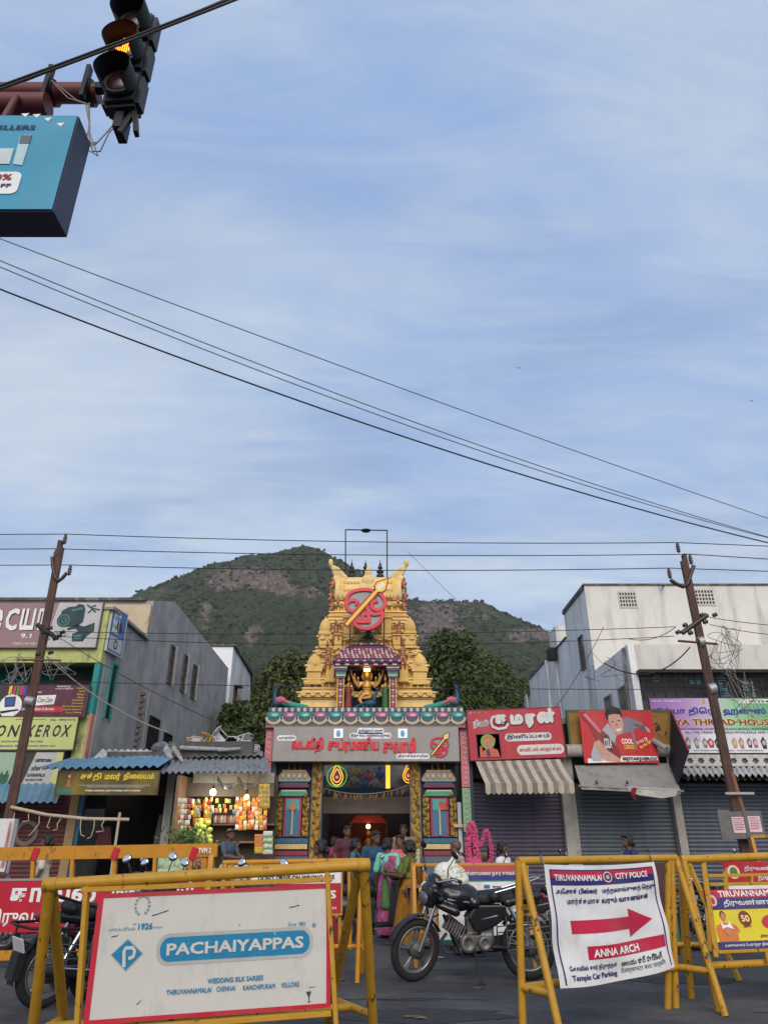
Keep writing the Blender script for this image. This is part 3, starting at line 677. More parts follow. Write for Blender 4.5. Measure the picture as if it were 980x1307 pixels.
# annamalai maligai store sign
s = board('store_sign', 'white and green store sign with bilingual lettering behind the leaning pole', 'sign', (-60, 960, 78, 1006), 19.7, .06, GW, frame=INK, fw=.03)
fx = lambda x: (x+60)/138; fy = lambda y: (1006-y)/46
s.poly([(0, 0), (0, 1), (fx(20), 1), (fx(12), 0)], paint('sign_pale_green', (150, 176, 150)), 1); s.poly([(0, 0), (0, fy(994)), (fx(14), fy(988)), (fx(12), 0)], paint('sign_deep_green', (54, 96, 70)), 2)
s.poly([(fx(12), 0), (fx(24), 1), (fx(43), 1), (fx(30), 0)], paint('sign_dark_grey', (52, 48, 46)), 1); s.poly([(fx(66), 0), (fx(70), 1), (1, 1), (1, 0)], LIM, 1)
s.poly([(fx(22), fy(982)), (fx(25), fy(974)), (fx(28), fy(980)), (fx(32), fy(984))], paint('flame_orange', (170, 80, 40)), 2); s.ell(fx(25), fy(992), .1, .13, paint('deity_brown', (110, 86, 66)), 2)
s.strokes([[(fx(1), fy(1000)), (fx(4), fy(986)), (fx(7), fy(996)), (fx(11), fy(984))]], .07, paint('sign_deep_green2', (34, 84, 52)), 3)
s.text('R.அண்ணாமலை', fx(41), fy(974), fx(64), fy(967), INK, 2, .05); s.text('மளிகை', fx(40), fy(984), fx(52), fy(977), INK, 2, .05); s.text('R.ANNAMALAI', fx(36), fy(992), fx(59), fy(987), INK, 2, .06, ital=.1); s.text('MALIGAI STORE', fx(35), fy(997), fx(57), fy(994), INK, 2, .05, ital=.1)
# ================================================================ left shop row
def corr(name, mat, parent, a, c, d, e, n=26, amp=.03, th=.006):
    """corrugated sheet: back edge a-c, front edge d-e (left, right)"""
    a, c, d, e = V(a), V(c), V(d), V(e); b = MB(); k = n*4; up = V((0, 0, 1)); v = []
    for i in range(k+1):
        t = i/k; q = sin(t*n*2*pi)*amp
        v += [a.lerp(c, t)+up*q, d.lerp(e, t)+up*q]
    b.add(v, [(2*i, 2*i+1, 2*i+3, 2*i+2) for i in range(k)], 0, True)
    b.add([q-up*th for q in v], [(2*i, 2*i+2, 2*i+3, 2*i+1) for i in range(k)], 0, True); return b.build(name, mat, parent)
bluesheet = M('blue_metal_sheet', (0.10, 0.22, 0.32), 0.45, var=.15, dirt=(.22, .25, .27), damt=.6, dscale=3); greysheet = M('asbestos_sheet', (0.20, 0.21, 0.225), 0.85, var=.2, dirt=(.09, .085, .08), damt=.7, dscale=3)
def shutter(parent, x0, x1, y, z0, z1, mat, pitch=.085, name='slat'):
    n = int((z1-z0)/pitch); W = x1-x0; b = MB(); K = 5; v = []
    for k in range(K+1):
        t = k/K; v += [(-W/2, -0.018*sin(t*pi), t*pitch*.96), (W/2, -0.018*sin(t*pi), t*pitch*.96)]
    v += [(-W/2, .012, pitch), (W/2, .012, pitch)]
    b.add(v, [(2*k, 2*k+1, 2*k+3, 2*k+2) for k in range(K+1)], 0, False); me = b.mesh('slat'); me.materials.append(mat)
    for i in range(n): inst(name, me, parent, ((x0+x1)/2, y, z0+i*pitch))
ls = thing('shop_row', 'single storey shop row under patched corrugated roofs on the left', 'building', (-6, 21, 0))
def lbx(n, m, *a, **k): return bx(n, m, ls, a[0]+6, a[1]+6, a[2]-21, a[3]-21, a[4], a[5], **k)
lbx('roof_slab', stain, -7.2, -3.32, 19.4, 23.5, 3.5, 3.66); lbx('parapet', stain, -5.6, -3.4, 19.3, 19.5, 3.5, 3.9)
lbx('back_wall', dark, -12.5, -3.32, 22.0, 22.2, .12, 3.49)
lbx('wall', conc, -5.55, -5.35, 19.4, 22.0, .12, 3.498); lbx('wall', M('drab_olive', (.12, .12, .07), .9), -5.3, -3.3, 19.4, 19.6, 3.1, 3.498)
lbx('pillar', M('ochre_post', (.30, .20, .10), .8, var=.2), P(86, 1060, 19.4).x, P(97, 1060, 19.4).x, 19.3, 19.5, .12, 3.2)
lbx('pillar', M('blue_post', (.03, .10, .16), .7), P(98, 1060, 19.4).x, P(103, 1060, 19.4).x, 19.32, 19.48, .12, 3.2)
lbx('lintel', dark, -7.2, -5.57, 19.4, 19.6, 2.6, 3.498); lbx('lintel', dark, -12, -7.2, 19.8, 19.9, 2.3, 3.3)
shut_r = M('maroon_shutter', (0.10, 0.028, 0.026), .6, var=.2, dirt=(.06, .04, .04), damt=.6)
shp = thing('roller_shutter', 'closed maroon roller shutter behind the woman in the cream dress', 'shutter', (0, 0, 0)); shutter(shp, -12.3, P(84, 1060, 19.45).x, 19.5, .12, 2.9, shut_r, .10)
s = Sign('shutter_mark', None, None, (P(35, 1063, 19.5).x-.2, 19.455, P(35, 1063, 19.5).z-.55), (1, 0, 0), (0, 0, 1), 1, 1, parent=shp); s.ell(.2, .55, .3, .3, M('faded_mark', (.16, .13, .12), .8), 1, 'painted_ring', ring=.1)
# blue corrugated awnings
o = corr('awning', bluesheet, None, P(-60, 1000, 19.5), P(82, 1000, 19.5), P(-70, 1024, 18.5), P(73, 1024, 18.5), 15, .03); tag(o, 'small blue corrugated awning over the maroon shutter', 'awning')
o = corr('awning', bluesheet, None, P(88, 969, 19.2), P(226, 964, 19.2), P(48, 981, 18.0), P(204, 978, 18.0), 15, .035); tag(o, 'long blue corrugated roof sheet above the flower shop sign', 'awning')
o = corr('roof_sheet', M('white_tin', (.48, .48, .47), .7, var=.2, dirt=(.15, .14, .13), damt=.8, dscale=2), None, P(130, 957, 20.4), P(225, 957, 20.4), P(118, 969, 19.3), P(215, 966, 19.3), 12, .03); tag(o, 'old whitish tin sheet patched above the blue roof', 'roof sheet')
o = corr('awning', greysheet, None, P(215, 968, 19.4), P(340, 966, 19.4), P(203, 986, 18.2), P(346, 986, 18.2), 18, .035); tag(o, 'grey corrugated awning above the lit grocery stall', 'awning')
o = corr('roof_sheet', greysheet, None, P(250, 958, 19.9), P(335, 958, 19.9), P(247, 966, 19.2), P(336, 964, 19.2), 10, .03); tag(o, 'short broken grey sheet behind the stall awning', 'roof sheet')
# flower shop sign
BRN = M('sign_olive_brown', srgb(78, 66, 34), .4, var=.15, dirt=srgb(140, 118, 30), damt=.8, dscale=.9, dpos=(.45, .62)); GLD = paint('print_gold', (226, 204, 40), .5)
s = board('flower_shop_sign', 'dark olive flower shop sign with yellow lettering under the blue roof', 'sign', (73, 984, 202, 1014), 18.1, .05, BRN, frame=paint('bronze_frame', (70, 60, 40)), fw=.015)
fx = lambda x: (x-73)/129; fy = lambda y: (1014-y)/30
[s.text(w_, fx(a_), fy(997), fx(c_), fy(986), GLD, 2, .05) for w_, a_, c_ in (('சக்தி', 102, 129), ('மலர்', 133, 153), ('நிலையம்', 157, 196))]
s.rect(fx(102), fy(1002.6), fx(192), fy(1002), GW, 2); s.rect(fx(112), fy(1004.8), fx(186), fy(1004.2), GW, 2)
s.text('PTAMIL KUMARAN | SAKTHY KUMAR | NITHYA KUMAR', fx(111), fy(1011), fx(181), fy(1008), WH, 2, .05)
s.ell(fx(88), fy(993), .17, .26, paint('halo_red', (110, 40, 30)), 2, ring=.05); s.ell(fx(88), fy(991), .06, .08, paint('deity_gold', (190, 150, 80)), 3); s.poly([(fx(85), fy(1005)), (fx(86), fy(995)), (fx(90), fy(995)), (fx(91.5), fy(1005))], paint('deity_sari', (150, 100, 60)), 3); s.poly([(fx(77), fy(1013)), (fx(76), fy(1006)), (fx(79), fy(1004)), (fx(80), fy(1007)), (fx(92), fy(1007)), (fx(94), fy(1010)), (fx(92), fy(1013))], paint('print_teal', (40, 110, 106)), 3)
# bamboo rail tied to the pole, with rope ends and a prop
bam = M('bamboo', (.42, .34, .24), .7, var=.2, scale=8)
t = thing('bamboo_rail', 'long bamboo rail with knotted ropes between the left pole and a stick prop', 'rail', P(14, 1030, 16.7))
pr = [P(14, 1030, 16.7), P(60, 1040, 16.9), P(110, 1045, 17.1), P(165, 1046, 17.3)]; MB().tube([q-pr[0] for q in pr], .035, 8).build('pole', bam, t)
q = P(153, 1040, 17.25); MB().tube([(q.x-pr[0].x, q.y-pr[0].y, .12-pr[0].z), q-pr[0]+V((0, 0, .05))], .03, 8).build('prop', bam, t)
for i, x in enumerate((20, 37, 51, 65, 78, 104, 121, 134)):
    q = P(x, 1031+min(15, (x-14)*.22), 16.75+.003*x)-pr[0]; r_ = random.Random(i); L = r_.uniform(.15, .4)
    MB().tube([q, q+V((r_.uniform(-.05, .05), -.04, -L*.5)), q+V((r_.uniform(-.1, .1), -.03, -L)), q+V((r_.uniform(-.16, .16), -.03, -L*1.1))], .011, 5).build('rope', bam, t)
# cloths hanging inside the dark flower shop
for i, (x, y0, y1, wd, c, lb) in enumerate(((133, 1055, 1090, 22, (92, 48, 58), 'dull red cloth hanging in the dark flower shop'), (205, 1040, 1088, 12, (80, 80, 84), 'grey plastic sheet hanging at the right end of the flower shop'), (222, 1030, 1085, 8, (120, 108, 96), 'string of shells and gourds hanging left of the lit stall'))):
    a = P(x-wd/2, y0, 19.6); c_ = P(x+wd/2, y1, 19.6); b = MB(); n = 14; v = []
    for k in range(n+1):
        X = a.x+(c_.x-a.x)*k/n; v += [(a.x+(c_.x-a.x)*(.25+.5*k/n), 19.6+.04*sin(k*1.7), a.z), (X, 19.6+.07*sin(k*1.7+.4), c_.z)]
    b.add(v, [(2*k, 2*k+1, 2*k+3, 2*k+2) for k in range(n)], 0, True); tag(b.build('hanging_cloth', paint('cloth%d' % i, c, .9)), lb, 'cloth')
# ================================================================ buildings, right side
XB = 7.71
rb = thing('white_building', 'tall stained white building with square lattice vents behind the right pole', 'building', (12, 32, 0))
def rbx(n, m, *a, **k): return bx(n, m, rb, a[0]-12, a[1]-12, a[2]-32, a[3]-32, a[4], a[5], **k)
rbx('wall', white, XB, 24, 26, 29.45, 0, 10.5)
rbx('side_face', lightw, XB-.004, XB+.1, 26.003, 29.45, 0, 10.49)
rbx('wall', lightw, XB-.002, 20, 29.46, 38, 0, 9.35); rbx('wall', lightw, XB+.01, 20, 38.01, 48.2, 0, 8.6)
rbx('coping', stain, XB-.06, 24, 25.94, 26.1, 10.5, 10.56); rbx('coping', stain, XB-.06, XB+.14, 26.1, 29.5, 10.38, 10.56)
rbx('coping', stain, XB-.05, XB+.2, 29.5, 38, 9.35, 9.43); rbx('coping', stain, XB-.04, XB+.2, 38, 48.2, 8.6, 8.68)
rbx('buttress', lightw, XB-.12, XB-.006, 38.6, 39.1, 0, 8.7); rbx('buttress', lightw, XB-.10, XB-.006, 33.4, 33.6, 0, 9.35)
bp_ = P(765, 775, 29.4)
rbx('stair_head', white, XB+.1, XB+2, 31.6, 33, 9.3, 10.5)
# lattice vents: a block with a grid of holes, each hole a flat dark plate with its shade painted in
for (x0, y0, x1, y1) in ((789, 755, 812, 776), (886, 752, 911, 773)):
    a = P(x0, (y0+y1)/2, 26); c = P(x1, (y0+y1)/2, 26); zt = P(x0, y0, 26).z; zb = P(x0, y1, 26).z
    v = MB().bb(a.x-12, c.x-12, -6.03, -6.003, zb, zt).build('vent', M('vent_concrete', (.50, .48, .44), .9), rb)
    for i in range(6):
        for j in range(4):
            w_ = (c.x-a.x)/6.4; h_ = (zt-zb)/4.5; X = a.x-12+w_*(i+.4); Z = zb+h_*(j+.45)
            MB().bb(X, X+w_*.55, -6.036, -6.031, Z, Z+h_*.62).build('vent_hole_shade', dark, v)
MB().tube([P(846, 748, 25.95)-V((12, 32, 0)), P(846, 748, 25.75)-V((12, 32, 0))], .04, 8).build('rain_spout', iron, rb)
window(rb, 'x-', 27.3-32-.25, 27.3-32+.25, 7.6, 8.8, XB-12, 0, shade=False, frame=stain, pane=stain)
for yy, z0, z1 in ((43.5, 5.2, 7.4), (46.5, 5.2, 7.0), (33.0, 4.6, 6.0), (30.4, 4.6, 5.8)): window(rb, 'x-', yy-32-.4, yy-32+.4, z0, z1, XB-12, 2, shade=False, frame=conc)
rbx('vent_box', iron, XB-.35, XB-.05, 31.2, 31.8, 8.9, 9.4)
MB().tube([(XB-.05-12, 31.5-32, 9.0), (XB-.05-12, 31.5-32, 3)], .05, 6).build('drain_pipe', lightw, rb)
# lower block in front
lb = thing('low_white_building', 'lower white block with blue grey gable side and torn window front', 'building', (12, 24, 0)); XL = 7.64
def lwx(n, m, *a, **k): return bx(n, m, lb, a[0]-12, a[1]-12, a[2]-24, a[3]-24, a[4], a[5], **k)
lwx('side_face', lightw, XL, XL+.2, 22.0, 25.9, 4.6, 7.17); lwx('wall', white, XL+.2, 24, 22.0, 25.9, P(900, 855, 22).z, 7.16)
lwx('roof_slab', white, XL+.2, 24, 22.4, 25.9, 4.4, 4.7)
lwx('recess_wall', M('recess_grey', (.10, .10, .10), .9), XL+.2, 24, 22.5, 22.6, 4.7, P(900, 855, 22).z)
lwx('eave_board', iron, XL+.15, 24, 21.7, 22.0-.003, P(900, 859, 21.8).z, P(900, 855, 21.8).z)
for yy, z0, z1 in ((23.0, 5.0, 6.0), (24.6, 4.9, 6.0)): window(lb, 'x-', yy-24-.35, yy-24+.35, z0, z1, XL-12, 3, shade=False, frame=conc)
MB().tube([(XL-.06-12, 22.25-24, 7.1), (XL-.2-12, 22.2-24, 4.4)], .05, 6).build('drain_pipe', stain, lb)
# torn window front: steel bars, teal slats, hanging scraps
zt, zb = P(900, 860, 21.9).z, P(900, 893, 21.9).z
r_ = random.Random(5)
for i in range(22):
    x = XL+.25+i*.33; lwx('mullion', iron, x, x+.035, 21.92, 21.96, zb, zt)
for j in range(4): lwx('rail', iron, XL+.2, 15, 21.925, 21.955, zb+(zt-zb)*(j+.2)/4, zb+(zt-zb)*(j+.2)/4+.03)
tsl = M('teal_slat', (.05, .14, .18), .7, var=.3); pale = M('torn_sheet', (.36, .34, .31), .9, var=.2)
for i in range(26):
    x = XL+.3+r_.random()*6.6; z = zb+(zt-zb)*r_.random()*.8; w_ = r_.uniform(.15, .45)
    if r_.random() < .5:
        for k in range(4): lwx('slat', tsl, x, x+w_, 21.97+.001*i, 21.98+.001*i, z+k*.07, z+k*.07+.045)
    else:
        b = MB(); n = 7; pts = [(x-12+w_*(k/(n-1)), zt-.1-r_.random()*.1) for k in range(n)]+[(x-12+w_*(1-k/(n-1)), z-.1-r_.random()*.25) for k in range(n)]
        b.prism(pts, -2.0+.002*i, -1.995+.002*i).build('torn_sheet', pale if r_.random() < .7 else tsl, lb)
# ================================================================ right shop row
rs = thing('shop_row', 'one storey row of closed shops right of the temple gateway', 'building', (6, 21, 0))
def rsx(n, m, *a, **k): return bx(n, m, rs, a[0]-6, a[1]-6, a[2]-21, a[3]-21, a[4], a[5], **k)
pil = M('peeling_pillar', (.34, .31, .28), .9, var=.2, scale=3, bump=.3, dirt=(.16, .14, .12), damt=.8, dscale=4)
xs = [P(x, 1040, 20).x for x in (598, 719, 736, 861, 871)]
rsx('pillar', pil, 2.24, xs[0]+.05, 19.98, 20.3, .12, 3.6); rsx('pillar', pil, xs[1], xs[2], 19.96, 20.3, .12, 3.6); rsx('pillar', pil, xs[3], xs[4], 19.97, 20.3, .12, 3.6); rsx('pillar', pil, 12.6, 13.0, 19.97, 20.3, .12, 3.6)
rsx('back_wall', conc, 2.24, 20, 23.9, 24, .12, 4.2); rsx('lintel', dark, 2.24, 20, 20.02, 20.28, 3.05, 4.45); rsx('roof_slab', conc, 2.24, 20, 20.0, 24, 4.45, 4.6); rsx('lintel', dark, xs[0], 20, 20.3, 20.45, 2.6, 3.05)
shut_p = M('violet_grey_shutter', (.085, .070, .105), .55, metal=.3, var=.15, dirt=(.05, .045, .05), damt=.6); shut_g = M('blue_grey_shutter', (.105, .12, .14), .5, metal=.35, var=.12, dirt=(.05, .05, .055), damt=.6); shut_n = M('slate_shutter', (.085, .10, .13), .5, metal=.35, var=.12, dirt=(.04, .045, .05), damt=.6)
for lbl, x0, x1, mt in (('closed violet grey roller shutter under the red sweet shop sign', xs[0]+.05, xs[1], shut_p), ('closed blue grey roller shutter under the drink poster', xs[2], xs[3], shut_g), ('closed slate shutter behind the right electric pole', xs[4], 12.6, shut_n)):
    t = thing('roller_shutter', lbl, 'shutter'); shutter(t, x0, x1, 20.2, .12, 3.05, mt, .098)
    bx('bottom_rail', iron, t, x0, x1, 20.15, 20.2, .1, .17)
# --- sweet shop sign
SR = paint('sign_red', (176, 22, 44), .35, var=.05); LG = paint('letter_pale_grey', (206, 204, 200), .45); OUT = paint('letter_shadow', (40, 26, 34), .6)
s = board('sweet_shop_sign', 'bright red sweet shop sign with raised white lettering and a deity picture', 'sign', (598, 905, 718, 968), 19.6, .18, SR, roll=.035, frame=paint('dark_red_edge', (110, 20, 34)), fw=.02)
fx = lambda x: (x-30)/800; fy = lambda y: (515-y)/410         # zoomed crop coordinates

for nm_, a_, c_, y0_, y1_ in (('க', 250, 372, 238, 150), ('ம', 392, 505, 238, 150), ('ர', 522, 612, 272, 150), ('ன்', 622, 782, 238, 104)): s.text(nm_, fx(a_+6), fy(y0_+7), fx(c_+6), fy(y1_+7), OUT, 2, .10); s.text(nm_, fx(a_), fy(y0_), fx(c_), fy(y1_), LG, 3, .09, th=.03)
s.strokes([[(fx(262), fy(160)), (fx(238), fy(176)), (fx(226), fy(210)), (fx(238), fy(250)), (fx(286), fy(270)), (fx(345), fy(262)), (fx(374), fy(226))]], .05, LG, 3, 'lettering', th=.032)
s.text('நியூ', fx(74), fy(262), fx(206), fy(182), LG, 2, .11); s.text('நியூ', fx(80), fy(256), fx(200), fy(190), NAVY, 3, .05)
s.rrect(fx(335), fy(375), fx(730), fy(310), .075, LG, 2); s.text('இனிப்பகம்', fx(348), fy(366), fx(716), fy(316), NAVY, 3, .06)
s.rrect(fx(425), fy(490), fx(822), fy(408), .1, LG, 2); s.text('ஸ்வீட்ஸ் ஸ்நாக்ஸ்', fx(446), fy(474), fx(800), fy(428), SR, 3, .05)
s.text('✆ 9626911567', fx(48), fy(136), fx(216), fy(114), GW, 2, .02)
s.rect(fx(88), fy(500), fx(290), fy(305), paint('pic_edge', (40, 40, 60)), 2, th=.01); s.rect(fx(94), fy(495), fx(284), fy(310), paint('pic_blue', (40, 48, 110)), 7, 'picture')
s.ell(fx(185), fy(370), .15, .15, paint('pic_halo', (120, 160, 50)), 8, 'picture'); s.poly([(fx(a), fy(b_)) for a, b_ in ((110, 495), (112, 410), (130, 400), (138, 450), (160, 430), (215, 420), (262, 440), (276, 495))], paint('pic_orange', (190, 84, 50)), 9, 'picture'); s.ell(fx(186), fy(382), .07, .1, paint('pic_skin', (200, 120, 100)), 10, 'picture'); s.poly([(fx(a), fy(b_)) for a, b_ in ((155, 365), (160, 325), (185, 312), (215, 325), (250, 345), (248, 375), (225, 372), (212, 350), (165, 350))], paint('pic_gold', (176, 120, 50)), 11, 'picture'); s.poly([(fx(a), fy(b_)) for a, b_ in ((165, 440), (190, 430), (200, 490), (170, 492))], paint('pic_navy', (30, 40, 90)), 10, 'picture'); s.strokes([[(fx(172), fy(380)), (fx(182), fy(380))], [(fx(192), fy(379)), (fx(202), fy(379))], [(fx(180), fy(404)), (fx(194), fy(403))]], .012, INK, 12, 'picture')
# striped awning with scalloped valance
st1 = M('awning_cream', (.42, .355, .28), .85, var=.12, dirt=(.22, .18, .14), damt=.6, dscale=2); st2 = M('awning_grey_stripe', (.17, .145, .125), .85, var=.25, dirt=(.30, .25, .2), damt=.6, dscale=3)
def awning(label, bl, br, fl, fr, drop, n, mats, group=None, scal=True, sagz=.03):
    t = thing('awning', label, 'awning', bl, group=group); bl, br, fl, fr = [V(q)-V(bl) for q in (bl, br, fl, fr)]
    for i in range(n):
        b = MB(); v = []; K = 6; S = 2
        for k in range(K+1):
            for j in range(S+1):
                u = (i+j/S)/n; q = bl.lerp(br, u).lerp(fl.lerp(fr, u), k/K); q.z -= sagz*sin(pi*k/K)*(1+.4*sin(u*9)); v.append(q)
        f_ = [(k*(S+1)+j, (k+1)*(S+1)+j, (k+1)*(S+1)+j+1, k*(S+1)+j+1) for k in range(K) for j in range(S)]; b.add(v, f_, 0, True)
        v2 = []
        for j in range(5):
            u = (i+j/4)/n; q = fl.lerp(fr, u); d = drop*(1+(.22*sin(pi*j/4) if scal else 0)); v2 += [q, q+V((0, .02*sin(u*40)-.01, -d))]
        b.add(v2, [(2*j, 2*j+1, 2*j+3, 2*j+2) for j in range(4)], 0, True); b.build('stripe', mats[i % len(mats)], t)
    return t
awning('cream and grey striped awning with scalloped edge under the red sign', P(607, 972, 19.55), P(714, 969, 19.55), P(619, 1000, 18.6), P(732, 999, 18.6), .21, 17, [st1, st2])
gcl = M('grey_tarpaulin', (.25, .235, .215), .9, var=.14, dirt=(.13, .115, .10), damt=.6, dscale=2)
t = awning('torn plain grey cloth awning below the drink poster', P(733, 977, 19.62), P(855, 974, 19.62), P(741, 1002, 18.6), P(868, 1008, 18.6), .1, 9, [gcl], scal=False, sagz=.06)
o = P(733, 977, 19.62); MB().tube([P(738, 1003, 18.6)-o, P(872, 1010, 18.6)-o], .025, 6).build('front_pole', gcl, t); b = MB()
b.add([P(800, 1004, 18.58)-o, P(866, 1007, 18.58)-o, P(862, 1016, 18.58)-o, P(845, 1019, 18.56)-o, P(815, 1015, 18.58)-o, P(802, 1010, 18.58)-o], [(0, 5, 4, 3, 2, 1)]); b.build('torn_flap', M('pale_tarpaulin', (.42, .40, .37), .9, var=.2), t)
for x in (760, 799): MB().add([P(x, 995, 18.74)-o, P(x+4, 1001, 18.56)-o, P(x-1, 1000, 18.56)-o], [(0, 2, 1)]).build('tear', dark, t)
o = MB(); a = P(807, 1005, 18.5); o.add([a, P(813, 1006, 18.5), P(810, 1014, 18.48), P(813, 1023, 18.5), P(807, 1018, 18.52), P(804, 1010, 18.5)], [(0, 5, 4, 3, 2, 1)]); tag(o.build('rag', paint('rag_red', (120, 20, 40), .9)), 'small dark red rag hanging from the grey awning', 'cloth')
# --- ochre board with the drink poster
OCH = M('ochre_board', srgb(138, 100, 34), .6, var=.25, scale=5, dirt=srgb(70, 50, 26), damt=.7, dscale=5); GRN = paint('green_border', (62, 84, 44), .6)
s = board('ochre_sign_board', 'old ochre board with green border behind the drink poster', 'sign', (727, 909, 859, 953), 19.75, .1, OCH, frame=GRN, fw=.06)
for a in ((.06, .5, .1, .56), (.82, .42, .88, .64), (.8, .6, .86, .7), (.9, .3, .93, .5)): s.poly([(a[0], a[1]), (a[2], a[1]+.06), (a[2]-.01, a[3]), (a[0]+.02, a[3]-.04)], M('scratch_dark', (.04, .03, .02), .8), 1, 'scratch')
t = thing('sign_side_panel', 'dark triangular side panel at the right end of the ochre board', 'panel', P(860, 953, 19.6)); o = P(860, 953, 19.6)
b = MB(); pts = [P(856, 907, 19.7), P(878, 958, 18.6), P(864, 1001, 18.8), P(853, 975, 19.6)]; v = [q-o for q in pts]+[q-o+V((.04, .03, 0)) for q in pts]
b.add(v, [(0, 1, 2, 3), (7, 6, 5, 4)]+[(i, i+4, (i+1) % 4+4, (i+1) % 4) for i in range(4)]); b.build('panel', M('navy_black', (.012, .012, .02), .6), t); MB().tube([pts[0]-o, pts[1]-o], .018, 6).build('edge_trim', SR, t)
tag(MB().tube([P(722, 958, 19.72), P(858, 958, 19.72)], .16, 12).build('shutter_drum', pil), 'rounded plaster drum casing below the ochre board', 'casing')
tag(MB().tube([P(833, 945, 19.5), P(850, 956, 19.2)], .07, 10).build('drain_pipe', conc), 'short stub of grey pipe beside the drink poster', 'pipe')
BOT = paint('bottle_red', (140, 22, 34)); SKN = paint('poster_skin', (196, 150, 130)); SHG = paint('poster_shirt_grey', (120, 116, 128)); PRD = paint('poster_red', (190, 26, 36), .35)
s = board('drink_poster', 'red poster of a smiling man holding out a bottle above the copy shop name', 'poster', (742, 907, 836, 974), 19.5, .03, PRD, roll=-.0, frame=None)
fx = lambda x: (x-133)/600; fy = lambda y: (520-y)/390
def pp(pts, mat, lay, nm='poster_print'): return s.poly([(fx(a), fy(b_)) for a, b_ in pts], mat, lay, nm)
pp([(160, 520), (725, 500), (722, 470), (435, 468), (160, 488)], WH, 2); s.text('©[STAR]XEROX', fx(440), fy(508), fx(720), fy(476), INK, 3, .07)
pp([(340, 310), (380, 250), (470, 200), (530, 175), (640, 225), (650, 250), (560, 270), (570, 420), (400, 440)], SHG, 2); pp([(300, 280), (360, 225), (420, 320), (370, 400), (330, 360)], paint('poster_shirt_light', (170, 166, 172)), 3)
pp([(410, 330), (440, 310), (540, 290), (560, 440), (440, 470), (400, 420)], PRD, 4); pp([(560, 230), (650, 240), (690, 290), (640, 280)], paint('poster_shirt_dark', (80, 78, 92)), 3); pp([(655, 245), (690, 268), (698, 300), (672, 290)], SKN, 4)
pp([(360, 190), (375, 150), (440, 140), (482, 170), (486, 240), (470, 300), (430, 315), (400, 290), (375, 240)], SKN, 5); pp([(352, 200), (345, 150), (365, 110), (420, 95), (470, 115), (484, 160), (480, 190), (465, 160), (420, 155), (372, 165), (366, 200)], INK, 6)
s.strokes([[(fx(388), fy(214)), (fx(412), fy(216))], [(fx(440), fy(208)), (fx(464), fy(204))]], .014, INK, 7, 'poster_print'); pp([(415, 268), (440, 272), (466, 258), (456, 282), (432, 288)], WH, 7); pp([(424, 222), (434, 222), (440, 250), (420, 250)], paint('poster_skin_shade', (170, 118, 100)), 6)
pp([(140, 150), (180, 135), (225, 180), (250, 230), (330, 300), (400, 390), (440, 460), (410, 505), (350, 500), (280, 420), (220, 290), (200, 230), (160, 200)], BOT, 6, 'bottle_print'); pp([(160, 160), (190, 150), (300, 290), (280, 300)], paint('bottle_glint', (216, 110, 120)), 7, 'bottle_print'); pp([(300, 330), (345, 310), (380, 400), (365, 445), (320, 400)], paint('bottle_label', (60, 14, 20)), 7, 'bottle_print'); s.text('COLA', fx(308), fy(415), fx(368), fy(335), WH, 8, .04)
pp([(225, 370), (270, 350), (330, 430), (420, 490), (420, 510), (300, 500), (240, 460), (215, 410)], SKN, 8); pp([(190, 460), (220, 390), (250, 440), (280, 500), (200, 505)], paint('cuff', (170, 170, 186)), 9)
for a, y in (((248, 392, 320, 404), 0), ((252, 418, 332, 432), 0), ((262, 445, 350, 460), 0)): s.strokes([[(fx(a[0]), fy(a[1])), (fx(a[2]), fy(a[3]))]], .008, paint('poster_skin_shade', (170, 118, 100)), 9, 'poster_print')
pp([(570, 365), (660, 330), (662, 355), (575, 385)], paint('poster_cream', (220, 200, 190)), 5); pp([(590, 400), (640, 370), (690, 352), (684, 376), (600, 415)], paint('poster_yellow', (220, 180, 50)), 5); s.text('20.00', fx(576), fy(380), fx(654), fy(340), PRD, 6, .05); s.text('ICE', fx(604), fy(404), fx(676), fy(368), PRD, 6, .06); s.text('COOL', fx(450), fy(382), fx(545), fy(340), WH, 6, .06); s.text('DRINK', fx(466), fy(420), fx(552), fy(385), paint('poster_yellow', (220, 180, 50)), 6, .06)
# --- thread house sign
s = board('thread_house_sign', 'violet to green thread house sign with bilingual heading behind the right pole', 'sign', (833, 891, 1120, 961), 19.9, .06, paint('sign_white', (222, 218, 222), .4), frame=paint('thin_dark_frame', (40, 36, 36)), fw=.015)
fx = lambda x: ((820+x*160/980)-833)/287; fy = lambda y: (961-(860+y*150/919))/70
vm = bpy.data.materials.new('violet_green_print'); vm.use_nodes = True; t_ = vm.node_tree; g_ = t_.nodes.new('ShaderNodeTexCoord'); sp_ = t_.nodes.new('ShaderNodeSeparateXYZ'); rp = t_.nodes.new('ShaderNodeValToRGB'); mr_ = t_.nodes.new('ShaderNodeMath'); mr_.operation = 'DIVIDE'; mr_.inputs[1].default_value = s.W
t_.links.new(g_.outputs['Object'], sp_.inputs[0]); t_.links.new(sp_.outputs[0], mr_.inputs[0]); t_.links.new(mr_.outputs[0], rp.inputs[0]); t_.links.new(rp.outputs[0], t_.nodes['Principled BSDF'].inputs[0])
el = rp.color_ramp.elements; el[0].position = .0; el[0].color = (*srgb(150, 92, 170), 1); el[1].position = .62; el[1].color = (*srgb(40, 140, 70), 1)
for p_, c_ in ((.14, (176, 130, 190)), (.28, (196, 180, 200)), (.36, (150, 196, 160))): q = el.new(p_); q.color = (*srgb(*c_), 1)
s.rect(0, .40, 1, 1, vm, 1, 'printed_gradient'); s.rect(0, .2, .2, .41, paint('pale_violet', (196, 176, 204)), 2)
